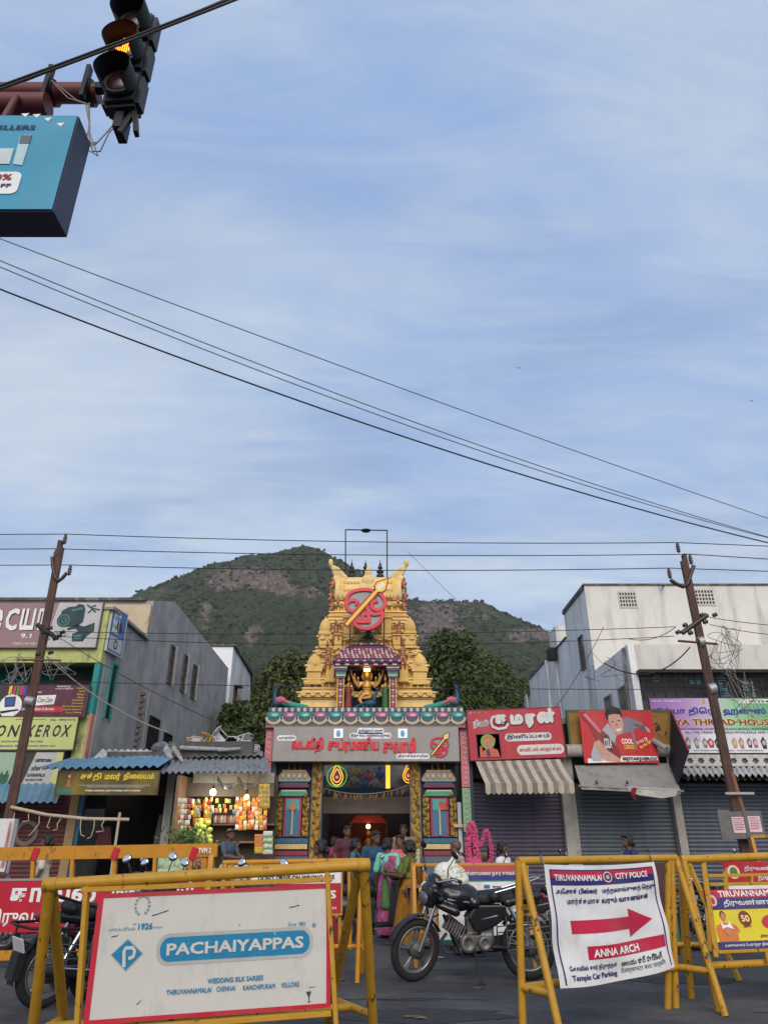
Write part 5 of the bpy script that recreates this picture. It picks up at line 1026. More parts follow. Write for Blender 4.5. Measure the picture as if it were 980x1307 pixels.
# --- posts, pilasters, entrance
CBL = M('gate_slate_blue', (.045, .085, .125), .6, var=.15, dirt=(.03, .04, .05), damt=.5); gz = P(470, 972, 20).z
OUT0, OUT1 = P(347, 1020, 20).x, P(588, 1020, 20).x; DX0, DX1 = P(411, 1030, 20).x, P(523, 1030, 20).x
FLP = M('pink_relief', (.52, .16, .19), .65, var=.2, scale=9); FLG = M('green_relief', (.20, .36, .20), .65, var=.2, scale=9); RLW = M('relief_white', (.60, .50, .46), .65)
for s_, (xa, xb) in ((0, (P(339, 960, 19.9).x, P(348, 960, 19.9).x)), (1, (P(587, 960, 19.9).x, P(597, 960, 19.9).x))):
    for nm, mt, za, zb in (('flower_post', FLP, P(470, 1005 if s_ else 972, 19.9).z, P(470, 924, 19.9).z), ('flower_post', FLG if s_ else FLP, P(470, 1062, 19.9).z if s_ else P(470, 1010, 19.9).z, P(470, 1006 if s_ else 973, 19.9).z)):
        o = gx(nm, mt, xa, xb, 19.78, 20.1, za, zb); k = 0; z = za+.09
        while z < zb-.06:
            MB().tube([((xa+xb)/2-GO.x+.055*sin(a)*(1 if k % 2 else -1)*(1-a/9), 19.772-GO.y, z-.05+.10*a/5+.03*cos(a)) for a in [i*.6 for i in range(9)]], .012, 5).build('vine_scroll', RLW, o); z += .125; k += 1
    gx('outer_post', CBL, xa if s_ else xb-.05, xb+.1 if s_ else xb+.12, 19.95, 20.4, .12, P(470, 924, 19.9).z)
gx('lintel', CBL, OUT0, OUT1, 20.02, 20.5, gz-.05, z_c0-.09)
for xa, xb in ((DX0-.30, DX0), (DX1, DX1+.30)):
    p = gx('gold_pillar', GOLDP, xa+.03, xb-.03, 19.98, 20.3, .12, gz); gx('pillar_edge', CBL, xa, xa+.03, 19.99, 20.3, .12, gz, p); gx('pillar_edge', CBL, xb-.03, xb, 19.99, 20.3, .12, gz, p)
    for k in range(22):
        z = .25+k*.145
        if z < gz-.1: MB().sphere(((xa+xb)/2-GO.x+(.05 if k % 2 else -.05), 19.975-GO.y, z), (.055, .02, .05), 9, 6).build('leaf_boss', GOLDP, p)
PCH = [('black', NBK)]
for s_, (xa, xb) in ((0, (OUT0+.10, DX0-.31)), (1, (DX1+.31, OUT1-.10))):
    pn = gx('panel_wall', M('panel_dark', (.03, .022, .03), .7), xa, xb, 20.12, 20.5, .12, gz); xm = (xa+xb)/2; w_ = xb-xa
    def pb(n_, m_, a, c, ya, z0, z1): return gx(n_, m_, xm+a*w_, xm+c*w_, ya, 20.12, z0, z1, pn)
    Z = lambda y: P(470, y, 20).z
    pb('sill', SBL, -.48, .48, 20.0, Z(1076), Z(1070)); pb('sill', TAN, -.46, .46, 20.02, Z(1084), Z(1077)); pb('sill', M('sill_shaded_maroon', (.22, .04, .06), .7), -.48, .48, 20.0, Z(1092), Z(1086)); pb('plinth', M('plinth_grey', (.10, .12, .14), .7), -.5, .5, 19.98, .12, Z(1093))  # maroon sill darkened: shade on the gate front put into its colour
    for k in range(16): gx('sill_petal', CRM if k % 2 else SYL, xm-w_*.45+k*w_*.9/16, xm-w_*.45+(k+.7)*w_*.9/16, 20.008, 20.018, Z(1083.5), Z(1079), pn)
    fr_ = pb('picture_frame', M('frame_shaded_crimson', (.32, .035, .07), .6), -.25, .25, 20.06, Z(1068), Z(1018)); gx('picture', M('picture_blue', (.035, .15, .28), .6), xm-.19*w_, xm+.19*w_, 20.05, 20.06, Z(1067), Z(1020), fr_); gx('picture_sky', M('picture_teal', (.08, .30, .30), .6), xm-.19*w_, xm+.19*w_, 20.044, 20.05, Z(1034), Z(1020), fr_)  # crimson frame darkened the same way, gate-front shade painted in
    MB().tube([(xm-GO.x, 20.03-GO.y, Z(1066)), (xm-GO.x, 20.03-GO.y, Z(1030))], .03, 6).build('spear_shaft', TAN, fr_)
    if s_ == 0: MB().prism([(xm-GO.x, Z(1022)), (xm-GO.x+.11, Z(1031)), (xm-GO.x+.03, Z(1035)), (xm-GO.x-.03, Z(1035)), (xm-GO.x-.11, Z(1031))], 20.0-GO.y, 20.03-GO.y).build('spear_head', M('spear_rust', (.42, .18, .10), .6), fr_)
    else: MB().prism([(xm-GO.x, Z(1022)), (xm-GO.x+.22, Z(1024)), (xm-GO.x+.15, Z(1028)), (xm-GO.x+.24, Z(1033)), (xm-GO.x, Z(1034))], 20.0-GO.y, 20.02-GO.y).build('flag', M('flag_red', (.45, .07, .05), .6), fr_)
    for a in (-.47, .29):
        c = pb('side_column', GOLDP, a, a+.18, 20.04, Z(1068), Z(1018))
        for k in range(9): MB().sphere((xm+(a+.09+(.03 if k % 2 else -.03))*w_-GO.x, 20.03-GO.y, Z(1065)+k*.115), (.06, .03, .05), 8, 5).build('column_boss', GOLDP, c)
    pb('capital', SGR, -.40, .40, 20.03, Z(1016), Z(1010)); pb('capital', CRM, -.36, .36, 20.05, Z(1010)+.003, Z(1008)); pb('capital', PUR, -.44, .44, 20.0, Z(1005), Z(1001)); pb('capital', SBL, -.40, .40, 20.02, Z(1001)+.003, Z(998))
    sh = blob('canopy', [('p', [(xm-GO.x-.46*w_, Z(998)), (xm-GO.x-.5*w_, Z(995)), (xm-GO.x-.40*w_, Z(987)), (xm-GO.x-.34*w_, Z(984)), (xm-GO.x+.34*w_, Z(984)), (xm-GO.x+.40*w_, Z(987)), (xm-GO.x+.5*w_, Z(995)), (xm-GO.x+.46*w_, Z(998))], 19.97-GO.y, 20.12-GO.y)], M('canopy_grey', (.30, .29, .26), .6, var=.3, scale=20), pn, .016, 2)
    for k in range(5): MB().sphere((xm-GO.x+(k-2)*.16*w_, 19.965-GO.y, Z(991)), (.06, .03, .07), 8, 6).build('canopy_boss', (TAN, CRM)[k % 2], sh)
    bx('canopy_ridge', TAN, sh, xm-GO.x-.35*w_, xm-GO.x+.35*w_, 19.96-GO.y, 20.1-GO.y, Z(984.5), Z(983))
    for k in (-1, 0, 1): MB().lathe([(.03, 0), (.045, .04), (.02, .08), (.035, .12), (.01, .17), (.004, .25)], 8, Matrix.Translation((xm-GO.x+k*.17*w_, 20.03-GO.y, Z(983.5)))).build('finial', GOLDP, sh)
    xo = OUT0+.0 if s_ == 0 else OUT1-.1
    gx('lattice_post', M('lattice_white', (.40, .44, .48), .6, var=.3, scale=30), xo, xo+.10, 20.0, 20.1, .4, Z(1024)); gx('bracket', TAN, xo-.12, xo+.16, 19.9, 19.99, Z(1056), Z(1052))
# interior passage: walls, ceiling, inner beam, neon signs, garland of leaves, inner shrine
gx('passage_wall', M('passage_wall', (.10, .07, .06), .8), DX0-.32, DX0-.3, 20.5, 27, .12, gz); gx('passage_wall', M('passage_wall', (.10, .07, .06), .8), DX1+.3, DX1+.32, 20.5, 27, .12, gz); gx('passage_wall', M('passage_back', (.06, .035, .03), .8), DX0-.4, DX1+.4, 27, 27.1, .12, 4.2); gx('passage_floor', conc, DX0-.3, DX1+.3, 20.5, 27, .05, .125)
gx('inner_beam', M('metal_soffit', (.60, .50, .42), .45, var=.15), DX0-.28, DX1+.28, 23.2, 23.3, P(470, 1038, 23.2).z, P(470, 1017, 23.2).z); gx('inner_beam', M('inner_blue', (.07, .15, .26), .6), DX0-.28, DX1+.28, 23.25, 23.4, P(470, 1017, 23.2).z, P(470, 1005, 23.2).z)
bk = M('inner_frieze', (.48, .46, .45), .8, var=.3, scale=6); gx('inner_frieze', bk, DX0-.6, DX1+.6, 24.6, 24.7, P(470, 1006, 24.6).z, P(470, 955, 24.6).z)
for i, (x, y, c) in enumerate(((452, 996, (.20, .20, .10)), (470, 992, (.30, .08, .06)), (466, 1000, (.05, .12, .2)), (478, 999, (.25, .22, .2)), (455, 985, (.3, .2, .05)), (485, 988, (.08, .10, .2)), (440, 992, (.15, .12, .1)), (515, 994, (.12, .12, .12)))):
    q = P(x, y, 24.5)-GO; c = tuple(min(.7, u*2.2) for u in c); blob('inner_figure', [('e', q, (.1, .06, .16)), ('e', q+V((0, -.02, .2)), (.06, .05, .07)), ('c', q+V((-.1, 0, .05)), .04, q+V((-.18, -.03, -.1)), .03), ('c', q+V((.1, 0, .05)), .04, q+V((.18, -.03, -.1)), .03)], M('inner_col%d' % i, c, .6), gw, .025, 2)
# ---------------------------------------------------------------- gateway name board
SG = paint('board_grey', (150, 146, 140), .45, dirt=srgb(120, 116, 110), damt=.3); LRED = M('letter_red', srgb(214, 22, 50), .35, var=.04); EB = M('letter_black_rim', (.012, .012, .012), .6); LBL = paint('letter_blue', (36, 56, 130))
s = board('gateway_name_board', 'long grey name board with raised red lettering across the temple gateway', 'sign', (349, 927, 585, 971), 19.6, .22, SG, frame=paint('board_edge', (126, 122, 116)), fw=.015)
fx = lambda x: (x-63)/835; fy = lambda y: (247-y)/159
for k in range(1, 4): s.rect(.245*k, 0, .245*k+.0012, 1, paint('panel_joint', (108, 104, 100)), 1, 'panel_joint')
for k, (txt, a, c) in enumerate((('வடவீதி', 145, 290), ('சுப்ரமணிய', 308, 540), ('சுவாமி', 556, 706))): s.text(txt, fx(a), fy(213), fx(c), fy(138), LRED, 3, .055, th=.03)
for txt, a, y0, c, y1 in (('அருள்மிகு', 84, 152, 158, 134), ('தமிழ்நாடு அரசு', 446, 120, 556, 100), ('இந்து சமய அறநிலையத்துறை', 412, 142, 590, 122), ('திருக்கோயில்', 622, 236, 760, 218)):
    s.rrect(fx(a-6), fy(y0+4), fx(c+6), fy(y1-4), .08, WH, 3, 'text_plate'); s.text(txt, fx(a), fy(y0), fx(c), fy(y1), LBL, 5, .05)
LTP = M('lit_plate', srgb(214, 224, 236), .4, emit=srgb(206, 222, 240), estr=.25)
for a in (335, 626): s.rect(fx(a), fy(143), fx(a+41), fy(100), LTP, 2, 'crest_plate', th=.02); s.ell(fx(a+20), fy(122), .07, .10, paint('crest_blue', (140, 176, 206)), 14, 'crest'); s.poly([(fx(a+12), fy(136)), (fx(a+29), fy(136)), (fx(a+22), fy(112)), (fx(a+19), fy(112))], paint('crest_blue2', (100, 150, 190)), 15, 'crest')
def om(s, cx, cz, R, mred, mrim, mback, mspear, lay, wd, vel=True, th=.0, txt=None):
    """the syllable emblem: big loop, inner curls and a leaf-bladed spear across it. R in fractions of the height"""
    k = s.H/s.W
    f = lambda q: (cx+q[0]*R*k, cz+q[1]*R)
    if mback is not None: s.poly([f((1.0*cos(a)*(1 if sin(a) > 0 else .82)-.03, .98*sin(a))) for a in [2*pi*i/28 for i in range(28)]], mback, lay, 'emblem_back', th=.01)
    outer = [(-.42, .18), (-.42, .36), (-.58, .44), (-.80, .38), (-.92, .16), (-.80, -.08), (-.55, -.12), (-.36, .06), (-.30, .28)]
    loop = [(-.93, .2), (-.92, .55), (-.70, .84), (-.25, .98), (.25, .96), (.70, .78), (.96, .42), (.94, .14), (.70, -.05), (.42, -.02), (.30, .18), (.42, .38), (.62, .40)]
    tail = [(.42, .38), (.24, .42), (.12, .28), (.10, .02), (.22, -.22), (.5, -.28), (.84, -.22), (.80, -.5), (.60, -.78), (.25, -.97), (-.15, -.98), (-.45, -.82), (-.58, -.55)]
    small = [(-.38, -.30), (-.38, -.62), (-.12, -.64), (-.12, -.34), (.02, -.26), (.16, -.34), (.18, -.66)]; base = [(-.30, -.66), (.24, -.66)]
    def sm(p, n=4):
        o = []
        for i in range(len(p)-1):
            p0, p1, p2, p3 = [V(p[max(0, min(len(p)-1, i+j))]) for j in (-1, 0, 1, 2)]
            for t in [u/n for u in range(n)]: o.append(tuple(.5*((2*p1)+(-p0+p2)*t+(2*p0-5*p1+4*p2-p3)*t*t+(-p0+3*p1-3*p2+p3)*t**3)))
        return o+[p[-1]]
    ls = [[f(q) for q in sm(l)] for l in (outer, loop, tail, small, base)]
    if mrim is not None: s.strokes(ls, wd*R*1.32, mrim, lay+6, 'emblem_rim', th=th*.5)
    s.strokes(ls, wd*R, mred, lay+7, 'emblem_stroke', th=th); s.ell(f((-.02, -.02))[0], f((-.02, -.02))[1], .11*R, .11*R, mred, lay+7, 'emblem_dot')
    a, c = V((-.92, -.82)), V((.62, .98)); d = (c-a).normalized(); n_ = V((-d.y, d.x))
    hd = [c-d*.1-n_*.08, c-n_*.24+d*.06, c-n_*.27+d*.24, c+d*.72, c+n_*.27+d*.24, c+n_*.24+d*.06, c-d*.1+n_*.08]
    sh = [a-n_*.075, c-n_*.075, c+n_*.075, a+n_*.075]; ly = lay+14
    if mrim is not None: s.poly([f(q) for q in (a-n_*.15-d*.06, c-n_*.15, c+n_*.15, a+n_*.15-d*.06)], mrim, ly, 'spear_rim', th=th); s.poly([f(c+(q-c-d*.25)*1.25+d*.25) for q in hd], mrim, ly, 'spear_rim', th=th)
    s.poly([f(q) for q in sh], mspear, ly+1, 'spear_shaft', th=th); s.poly([f(q) for q in hd], mspear, ly+2, 'spear_head', th=th); s.ell(f(a)[0], f(a)[1], .11*R, .11*R, mspear, ly+2, 'spear_knob')
    if txt: s.poly([f(q) for q in (c-n_*.12+d*.02, c-n_*.12+d*.42, c+n_*.12+d*.42, c+n_*.12+d*.02)], txt, ly+4, 'spear_badge', th=th)
VEL = M('spear_yellow', srgb(240, 190, 20), .4, var=.04); om(s, fx(812), fy(186), .27, LRED, EB, None, paint('spear_cream', (232, 206, 120)), 2, .16, th=.01)
# ---------------------------------------------------------------- big emblem standing before the tower
p0 = P(441, 803, 19.9); p1 = P(491, 753, 19.9); W_ = p1.x-p0.x; H_ = p1.z-p0.z
s = Sign('spear_emblem', 'large red sacred syllable emblem with yellow spear in front of the tower', 'emblem', p0, (1, 0, 0), (0, 0, 1), W_, H_)
om(s, .5, .5, .50, LRED, paint('emblem_red_dark', (150, 20, 44)), paint('emblem_grey', (150, 150, 150)), VEL, 2, .15, th=.05, txt=paint('badge_white', (226, 222, 206)))
zb_ = P(470, 840, 19.95).z
for x in (447, 490): q = P(x, 800, 19.95); MB().tube([(q.x-p0.x, .06, H_*.55), (q.x-p0.x, .06, zb_-p0.z-.4)], .018, 6).build('support_post', iron, s.root)
MB().tube([(P(447, 800, 19.95).x-p0.x, .065, .3), (P(490, 800, 19.95).x-p0.x, .065, .3)], .014, 6).build('support_rail', iron, s.root)
# pipe frame with a lamp over the tower
t = thing('lamp_frame', 'thin pipe frame carrying a street lamp head above the temple tower', 'lamp frame', P(441, 728, 21.2)); o = P(441, 728, 21.2)
fr = [P(441, 745, 21.2)-o, P(441, 676, 21.2)-o, P(494, 677, 21.2)-o, P(494, 745, 21.2)-o]; MB().tube(fr[:2], .022, 6).build('post', iron, t); MB().tube(fr[1:3], .02, 6).build('cross_bar', iron, t); MB().tube(fr[2:], .022, 6).build('post', iron, t)
q = P(467, 677, 21.15)-o; blob('lamp_head', [('e', q, (.17, .12, .05)), ('e', q+V((.0, 0, -.03)), (.13, .09, .04))], iron, t, .015, 2)
# neon figures hanging in the passage
NE_Y = M('neon_yellow', (.9, .7, .1), .4, emit=(1, .42, .02), estr=1.1); NE_G = M('neon_green', (.2, .8, .2), .4, emit=(.10, .60, .06), estr=.6); NE_R = M('neon_red', (.9, .1, .1), .4, emit=(1, .08, .05), estr=2)
def neon(name, label, x, y, D, R, full=True):
    c = P(x, y, D); t = thing(name, label, 'neon sign', c)
    drop = lambda r: [(r*.8*sin(a)*(1-.35*max(0, cos(a))), 0, r*cos(a)*1.1+(.35*r*max(0, cos(a))**4)) for a in [2*pi*i/28 for i in range(28)]]
    if full: MB().tube([(R*cos(a), .02, R*sin(a)) for a in [2*pi*i/32 for i in range(32)]], .011, 6, closed=True).build('ring', NE_G, t)
    MB().tube(drop(R*.78), .013, 6, closed=True).build('drop', NE_Y, t); MB().tube(drop(R*.5), .013, 6, closed=True).build('drop', NE_Y, t); MB().sphere((0, -.02, -.02), .035, 8, 6).build('dot', NE_R, t)
    MB().tube([(0, .03, R), (0, .03, R+.6)], .008, 4).build('hanger', iron, t)
neon('neon_lamp_sign', 'round neon flame sign with green ring hanging at the left of the passage', 430, 991, 21.0, .27); neon('neon_lamp_sign', 'neon flame sign half hidden by the right gold pillar', 521, 989, 21.0, .24, False)
q = P(495, 990, 21.0); t = thing('neon_bar', 'upright glowing yellow neon bar hanging in the passage', 'neon sign', q); bx('tube', NE_Y, t, -.06, .06, -.03, .03, -.33, .36); bx('end_cap', iron, t, -.07, .07, -.04, .04, .36, .40)
# string of dry mango leaves across the entrance
t = thing('leaf_garland', 'string of dry mango leaves tied across the entrance', 'garland', P(411, 1005, 20.3)); o = P(411, 1005, 20.3); cur = sag(P(408, 1004, 20.25), P(527, 1000, 20.25), .22, 30); MB().tube([q-o for q in cur], .008, 4).build('string', bam, t)
lm = MB().add([(0, 0, 0), (.03, .01, -.07), (0, .0, -.19), (-.03, .01, -.07)], [(0, 3, 2, 1)]).mesh('leaf'); lm.materials.append(M('dry_mango_leaf', (.17, .10, .045), .8, var=.3, scale=20)); r_ = random.Random(2)
for i, q in enumerate(cur[1:-1]):
    for k in range(2): inst('leaf', lm, t, q-o+V((r_.uniform(-.03, .03), r_.uniform(-.03, .03), 0)), (r_.uniform(-.3, .3), r_.uniform(-.5, .5), r_.random()*6), (1, 1, r_.uniform(.7, 1.5)))
# lit inner altar deep in the passage
q = P(470, 1060, 26.0); t = thing('altar', 'small lit altar with red canopy glowing at the end of the passage', 'altar', (q.x, 26, .12)); zq = q.z-.12
bx('table', wood, t, -.9, .9, 0, .6, 0, .8); bx('shrine_back', M('altar_back', (.12, .05, .03), .7), t, -.7, .7, .5, .56, .8, 2.3); MB().prism([(-.6, 2.0), (.6, 2.0), (.4, 2.22), (-.4, 2.22)], -.1, .5).build('canopy', M('altar_red_glow', (.45, .06, .04), .6, emit=(.8, .08, .03), estr=.06), t)  # canopy emits faintly itself, standing in for red lamplight on it
MB().sphere((0, -.12, 1.88), .07, 10, 7).build('lamp', M('warm_bulb', (1, .8, .4), .4, emit=(1, .5, .12), estr=9), t); blob('idol', [('e', (0, .2, 1.3), (.16, .12, .25)), ('e', (0, .18, 1.65), (.1, .1, .12)), ('e', (0, .2, 1.0), (.26, .15, .14))], DG, t, .03, 2)
for sx in (-1, 1): MB().tube([(sx*.62, .1, .8), (sx*.62, .1, 2.0)], .05, 8).build('post', GOLDP, t)
# ================================================================ electric poles
polem = M('rusty_pole', (.085, .045, .032), .8, var=.3, scale=5, bump=.25, dirt=(.05, .03, .025), damt=.7, dscale=3); insm = M('insulator_brown', (.045, .03, .028), .35, var=.2); cabm = M('cable_black', (.016, .016, .018), .6); cabg = M('cable_grey', (.22, .20, .18), .7); galv = M('galvanised', (.36, .36, .35), .5, metal=.5, var=.15)
ins_prof = [(.012, 0), (.02, .03), (.055, .045), (.05, .06), (.02, .07), (.058, .11), (.05, .125), (.02, .135), (.058, .175), (.05, .19), (.02, .20), (.045, .24), (.03, .26), (.012, .29)]
def pole(label, bpx, tpx, D, horns, side_):
    a = P(*bpx, D); c = P(*tpx, D); d = (c-a).normalized(); base = a+d*((0.0-a.z)/d.z); t = thing('electric_pole', label, 'pole', base); top = c-base
    for s_ in (-1, 1): MB().tube([V((s_*.045, 0, 0)), top*.5+V((s_*.045, 0, 0)), top+V((s_*.042, 0, -.25 if s_*side_ > 0 else -.05))], [.075, .068, .06], 8).build('shaft_rail', polem, t)
    MB().box(top*.5, (.10, .05, top.length*.98), top.to_track_quat('Z', 'Y').to_matrix()).build('shaft_web', polem, t)
    tips = []
    for (x, y) in horns:
        q = P(x, y, D)-base; tips.append(q+base+V((0, 0, .29)))
        MB().lathe(ins_prof, 12, Matrix.Translation(q)).build('insulator', insm, t)
    return t, base, top, tips
# pole left
t, bL, tL, tipL = pole('rust brown electric pole leaning at the left edge with three insulators', (5, 1080), (80, 688), 16.8, [(82, 695), (70, 714), (88, 735)], 1)
f = lambda x, y: P(x, y, 16.75)-bL
MB().tube([f(67, 711), f(68, 724), f(71, 738), f(75, 742), f(80, 738), f(86, 731)], .045, 7).build('cross_arm', insm, t); MB().tube([f(48, 797), f(56, 804), f(66, 809), f(71, 815)], .055, 7).build('cross_arm', cabm, t)
for x, y in ((50, 800), (54, 808), (61, 803), (68, 816), (73, 813), (77, 808), (62, 834), (46, 836)): MB().lathe([(.03, 0), (.055, .03), (.03, .06), (.055, .09), (.03, .12)], 8, Matrix.Translation(f(x, y)) @ Matrix.Rotation(1.2, 4, 'Y')).build('shackle', insm, t)
MB().tube([f(22, 842), f(78, 843)], .025, 6).build('cross_bar', rust, t); MB().tube([f(34, 894), f(44, 896)], .105, 10).build('clamp', galv, t)
bx('painted_base', M('base_white', (.62, .62, .60), .7, var=.1, dirt=(.3, .28, .26), damt=.6), t, -.17, .15, -.10, .10, 0, P(0, 1045, 16.8).z); s = Sign('stencil', None, None, V((-.17, -.105, .2)), (1, 0, 0), (0, 0, 1), .32, P(0, 1045, 16.8).z-.2, parent=t); s.text('KAMALA', .70, .45, .95, .98, SR, 1, .03); s.text('STORE', .70, .05, .95, .42, SR, 1, .03)
# pole right
t, bR, tR, tipR = pole('rust brown electric pole with cable tangle and two meter boxes on the right', (950, 1085), (870, 705), 16.8, [(866, 706), (882, 721), (855, 739)], -1)
f = lambda x, y: P(x, y, 16.75)-bR
MB().tube([f(855, 740), f(862, 745), f(871, 749), f(877, 746), f(881, 733), f(885, 722)], .05, 7).build('cross_arm', insm, t); MB().tube([f(870, 808), f(902, 785)], .06, 7).build('cross_arm', insm, t); MB().tube([f(865, 818), f(915, 822)], .03, 6).build('cross_bar', rust, t)
for x, y in ((862, 808), (871, 799), (878, 809), (897, 795), (909, 786), (893, 786)): MB().lathe([(.03, 0), (.06, .03), (.03, .06), (.06, .09), (.03, .12)], 8, Matrix.Translation(f(x, y)) @ Matrix.Rotation(1.2, 4, 'Y')).build('shackle', insm, t)
MB().tube([f(891, 820), f(897, 818)], .12, 10).build('clamp', galv, t); MB().tube([f(904, 880), f(912, 878)], .125, 10).build('clamp', galv, t); MB().box(f(940, 1013)+V((0, -.12, 0)), (.62, .05, .05)).build('cross_bar', galv, t); MB().tube([f(933, 985), f(948, 1036)], .05, 8).build('conduit', M('conduit_rust', (.22, .10, .06), .8), t)
gbx_ = M('meter_box_grey', (.13, .125, .12), .6, var=.25, scale=8); ntc = paint('notice_pink', (222, 190, 196), .6)
for i, (x0, y0, x1, y1) in enumerate(((933, 1036, 953, 1071), (953, 1035, 971, 1070))):
    a = P(x0, y1, 16.45)-bR; c = P(x1, y0, 16.45)-bR; o = bx('meter_box', gbx_, t, a.x, c.x-.02, a.y-.02*i, a.y+.3, a.z, c.z, .01)
    s = Sign('notice', None, None, V((a.x+.08, a.y-.022*i-.004, a.z+.12)), (1, 0, 0), (0, 0, 1), (c.x-a.x)*.62, (c.z-a.z)*.58, parent=o); s.rect(0, 0, 1, 1, ntc, 1, 'paper')
    for k, z in enumerate((.86, .72, .6, .5, .4, .3, .18)): s.rect(.1, z, .9 if k % 2 else .78, z+.05, SR if k in (0, 6) else paint('notice_grey', (150, 110, 120)), 2, 'print_line')
a = P(921, 1075, 16.4)-bR; bx('box_lid', gbx_, t, a.x-.05, a.x+.20, a.y-.16, a.y-.13, a.z+.05, a.z+.62)
# ================================================================ wires
def wire(name, label, pts, r=.011, mat=None, group=None, cat='cable'): return tag(MB().tube(pts, r, 5).build(name, mat or cabm), label, cat, group)
WG = 'bare power lines along the street'
for i, (tl, tr_, lab) in enumerate(zip(tipL, (tipR[0], tipR[1], tipR[2]), ('topmost bare power line running between the two pole tops', 'middle bare power line between the two poles', 'lowest of the three bare power lines between the poles'))):
    ext = [tl+V((-9, 0, -.25+.1*i)), tl] if False else []
    yl = (681, 700, 720)[i]; yr = (693, 713, 724)[i]
    pts = [P(-150, yl+2, 16.8)]+[q for q in sag(tl, tr_, .10, 18)]+[P(1130, yr+10, 16.8)]; wire('power_line', lab, pts, .012, group=WG)
# long diagonal spans high over the road
dg = M('line_grey', (.09, .09, .095), .5)
for (x0, y0, x1, y1, D0, D1, sg, lab) in ((-30, 293, 1010, 672, 9, 17, .1, 'uppermost diagonal line crossing the sky'), (-30, 320, 1010, 694, 9, 17, .35, 'upper strand of the middle pair of diagonal lines'), (-30, 328, 1010, 694, 9, 17, .42, 'lower strand of the middle pair of diagonal lines'), (-30, 357, 1010, 700, 9, 16, .38, 'darkest and lowest diagonal cable crossing the sky')):
    wire('overhead_line', lab, sag(P(x0, y0, D0), P(x1, y1, D1), sg, 30), .010 if 'darkest' not in lab else .016, dg if 'darkest' not in lab else cabm, 'diagonal lines across the sky')
for i, (a, c, lab) in enumerate((((-40, 128), (345, -18), 'thick service cable passing in front of the signal, lower'), ((-40, 124), (330, -16), 'thick service cable just above the lower one'), ((-30, 128), (318, -14), 'thin service cable behind the signal head'))):
    wire('service_cable', lab, sag(P(*a, 2.2 if i < 2 else 2.9), P(*c, 2.3 if i < 2 else 2.9), .015, 12), 0.0065 if i < 2 else .005, group='service cables at the top left')
# low service wires in front of tower and shops
for i, (x0, y0, x1, y1, D, sg, lab) in enumerate(((70, 806, 862, 800, 16.9, .12, 'service wire at tower waist level between the poles'), (70, 812, 860, 812, 16.9, .22, 'second service wire just below the first between poles'), (75, 870, 890, 880, 16.9, .05, 'wire crossing the tower base between the poles'), (78, 815, 285, 925, 17.5, .1, 'slack wire running down from the left pole to the stall roof'), (60, 838, 215, 935, 17.8, .2, 'sagging grey cable in front of the grey wall'), (520, 704, 585, 769, 30, .0, 'thin stay wire right of the tower'), (905, 850, 1010, 900, 16.5, .05, 'drop wire at right of the right pole'), (800, 815, 862, 800, 17, .15, 'slack cable left of the right pole arm'), (905, 788, 1010, 800, 16.8, .03, 'upper right service wire leaving the frame'), (905, 797, 1010, 812, 16.8, .05, 'lower right service wire leaving the frame'), (770, 846, 880, 826, 19, .5, 'thick drooping cable on the low white building'), (690, 925, 770, 800, 21.5, .2, 'wire rising along the bluish side wall'))):
    wire('service_wire', lab, sag(P(x0, y0, D), P(x1, y1, D), sg, 16), .009 if i not in (4, 10) else .018, cabg if i == 4 else cabm, 'low service wires')
# cable tangles: loose loops on both poles
def tangle(label, cx, cy, D, w_, h_, n, seed, mat):
    r_ = random.Random(seed); t = thing('cable_tangle', label, 'cables', P(cx, cy, D)); o = P(cx, cy, D)
    for i in range(n):
        k = r_.randint(4, 7); pts = [P(cx+r_.uniform(-1, 1)*w_, cy+r_.uniform(-1, 1)*h_, D+r_.uniform(-.25, .2))-o for _ in range(k)]
        sm = []
        for a in range(k-1):
            p0, p1, p2, p3 = [pts[max(0, min(k-1, a+j))] for j in (-1, 0, 1, 2)]
            sm += [.5*((2*p1)+(-p0+p2)*u+(2*p0-5*p1+4*p2-p3)*u*u+(-p0+3*p1-3*p2+p3)*u**3) for u in (0, .2, .4, .6, .8)]
        MB().tube(sm+[pts[-1]], r_.choice((.005, .006, .008)), 4).build('loose_cable', mat if r_.random() < .7 else cabg, t)
    return t
tangle('dense tangle of black cables hanging right of the right pole', 925, 828, 16.7, 24, 30, 9, 1, cabm); tangle('loose cables hanging lower right of the right pole', 945, 890, 16.7, 26, 36, 7, 2, cabm); tangle('pale cable loops left of the left pole in front of the teal recess', 22, 856, 16.7, 22, 20, 6, 3, cabg); tangle('pale cable loops right of the left pole above the maroon sign', 75, 854, 16.7, 22, 14, 5, 4, cabg); tangle('black coil on the left pole arm', 70, 811, 16.7, 14, 6, 6, 5, cabm); tangle('loose cables on the bluish side wall', 775, 850, 21.8, 30, 24, 4, 6, cabm)
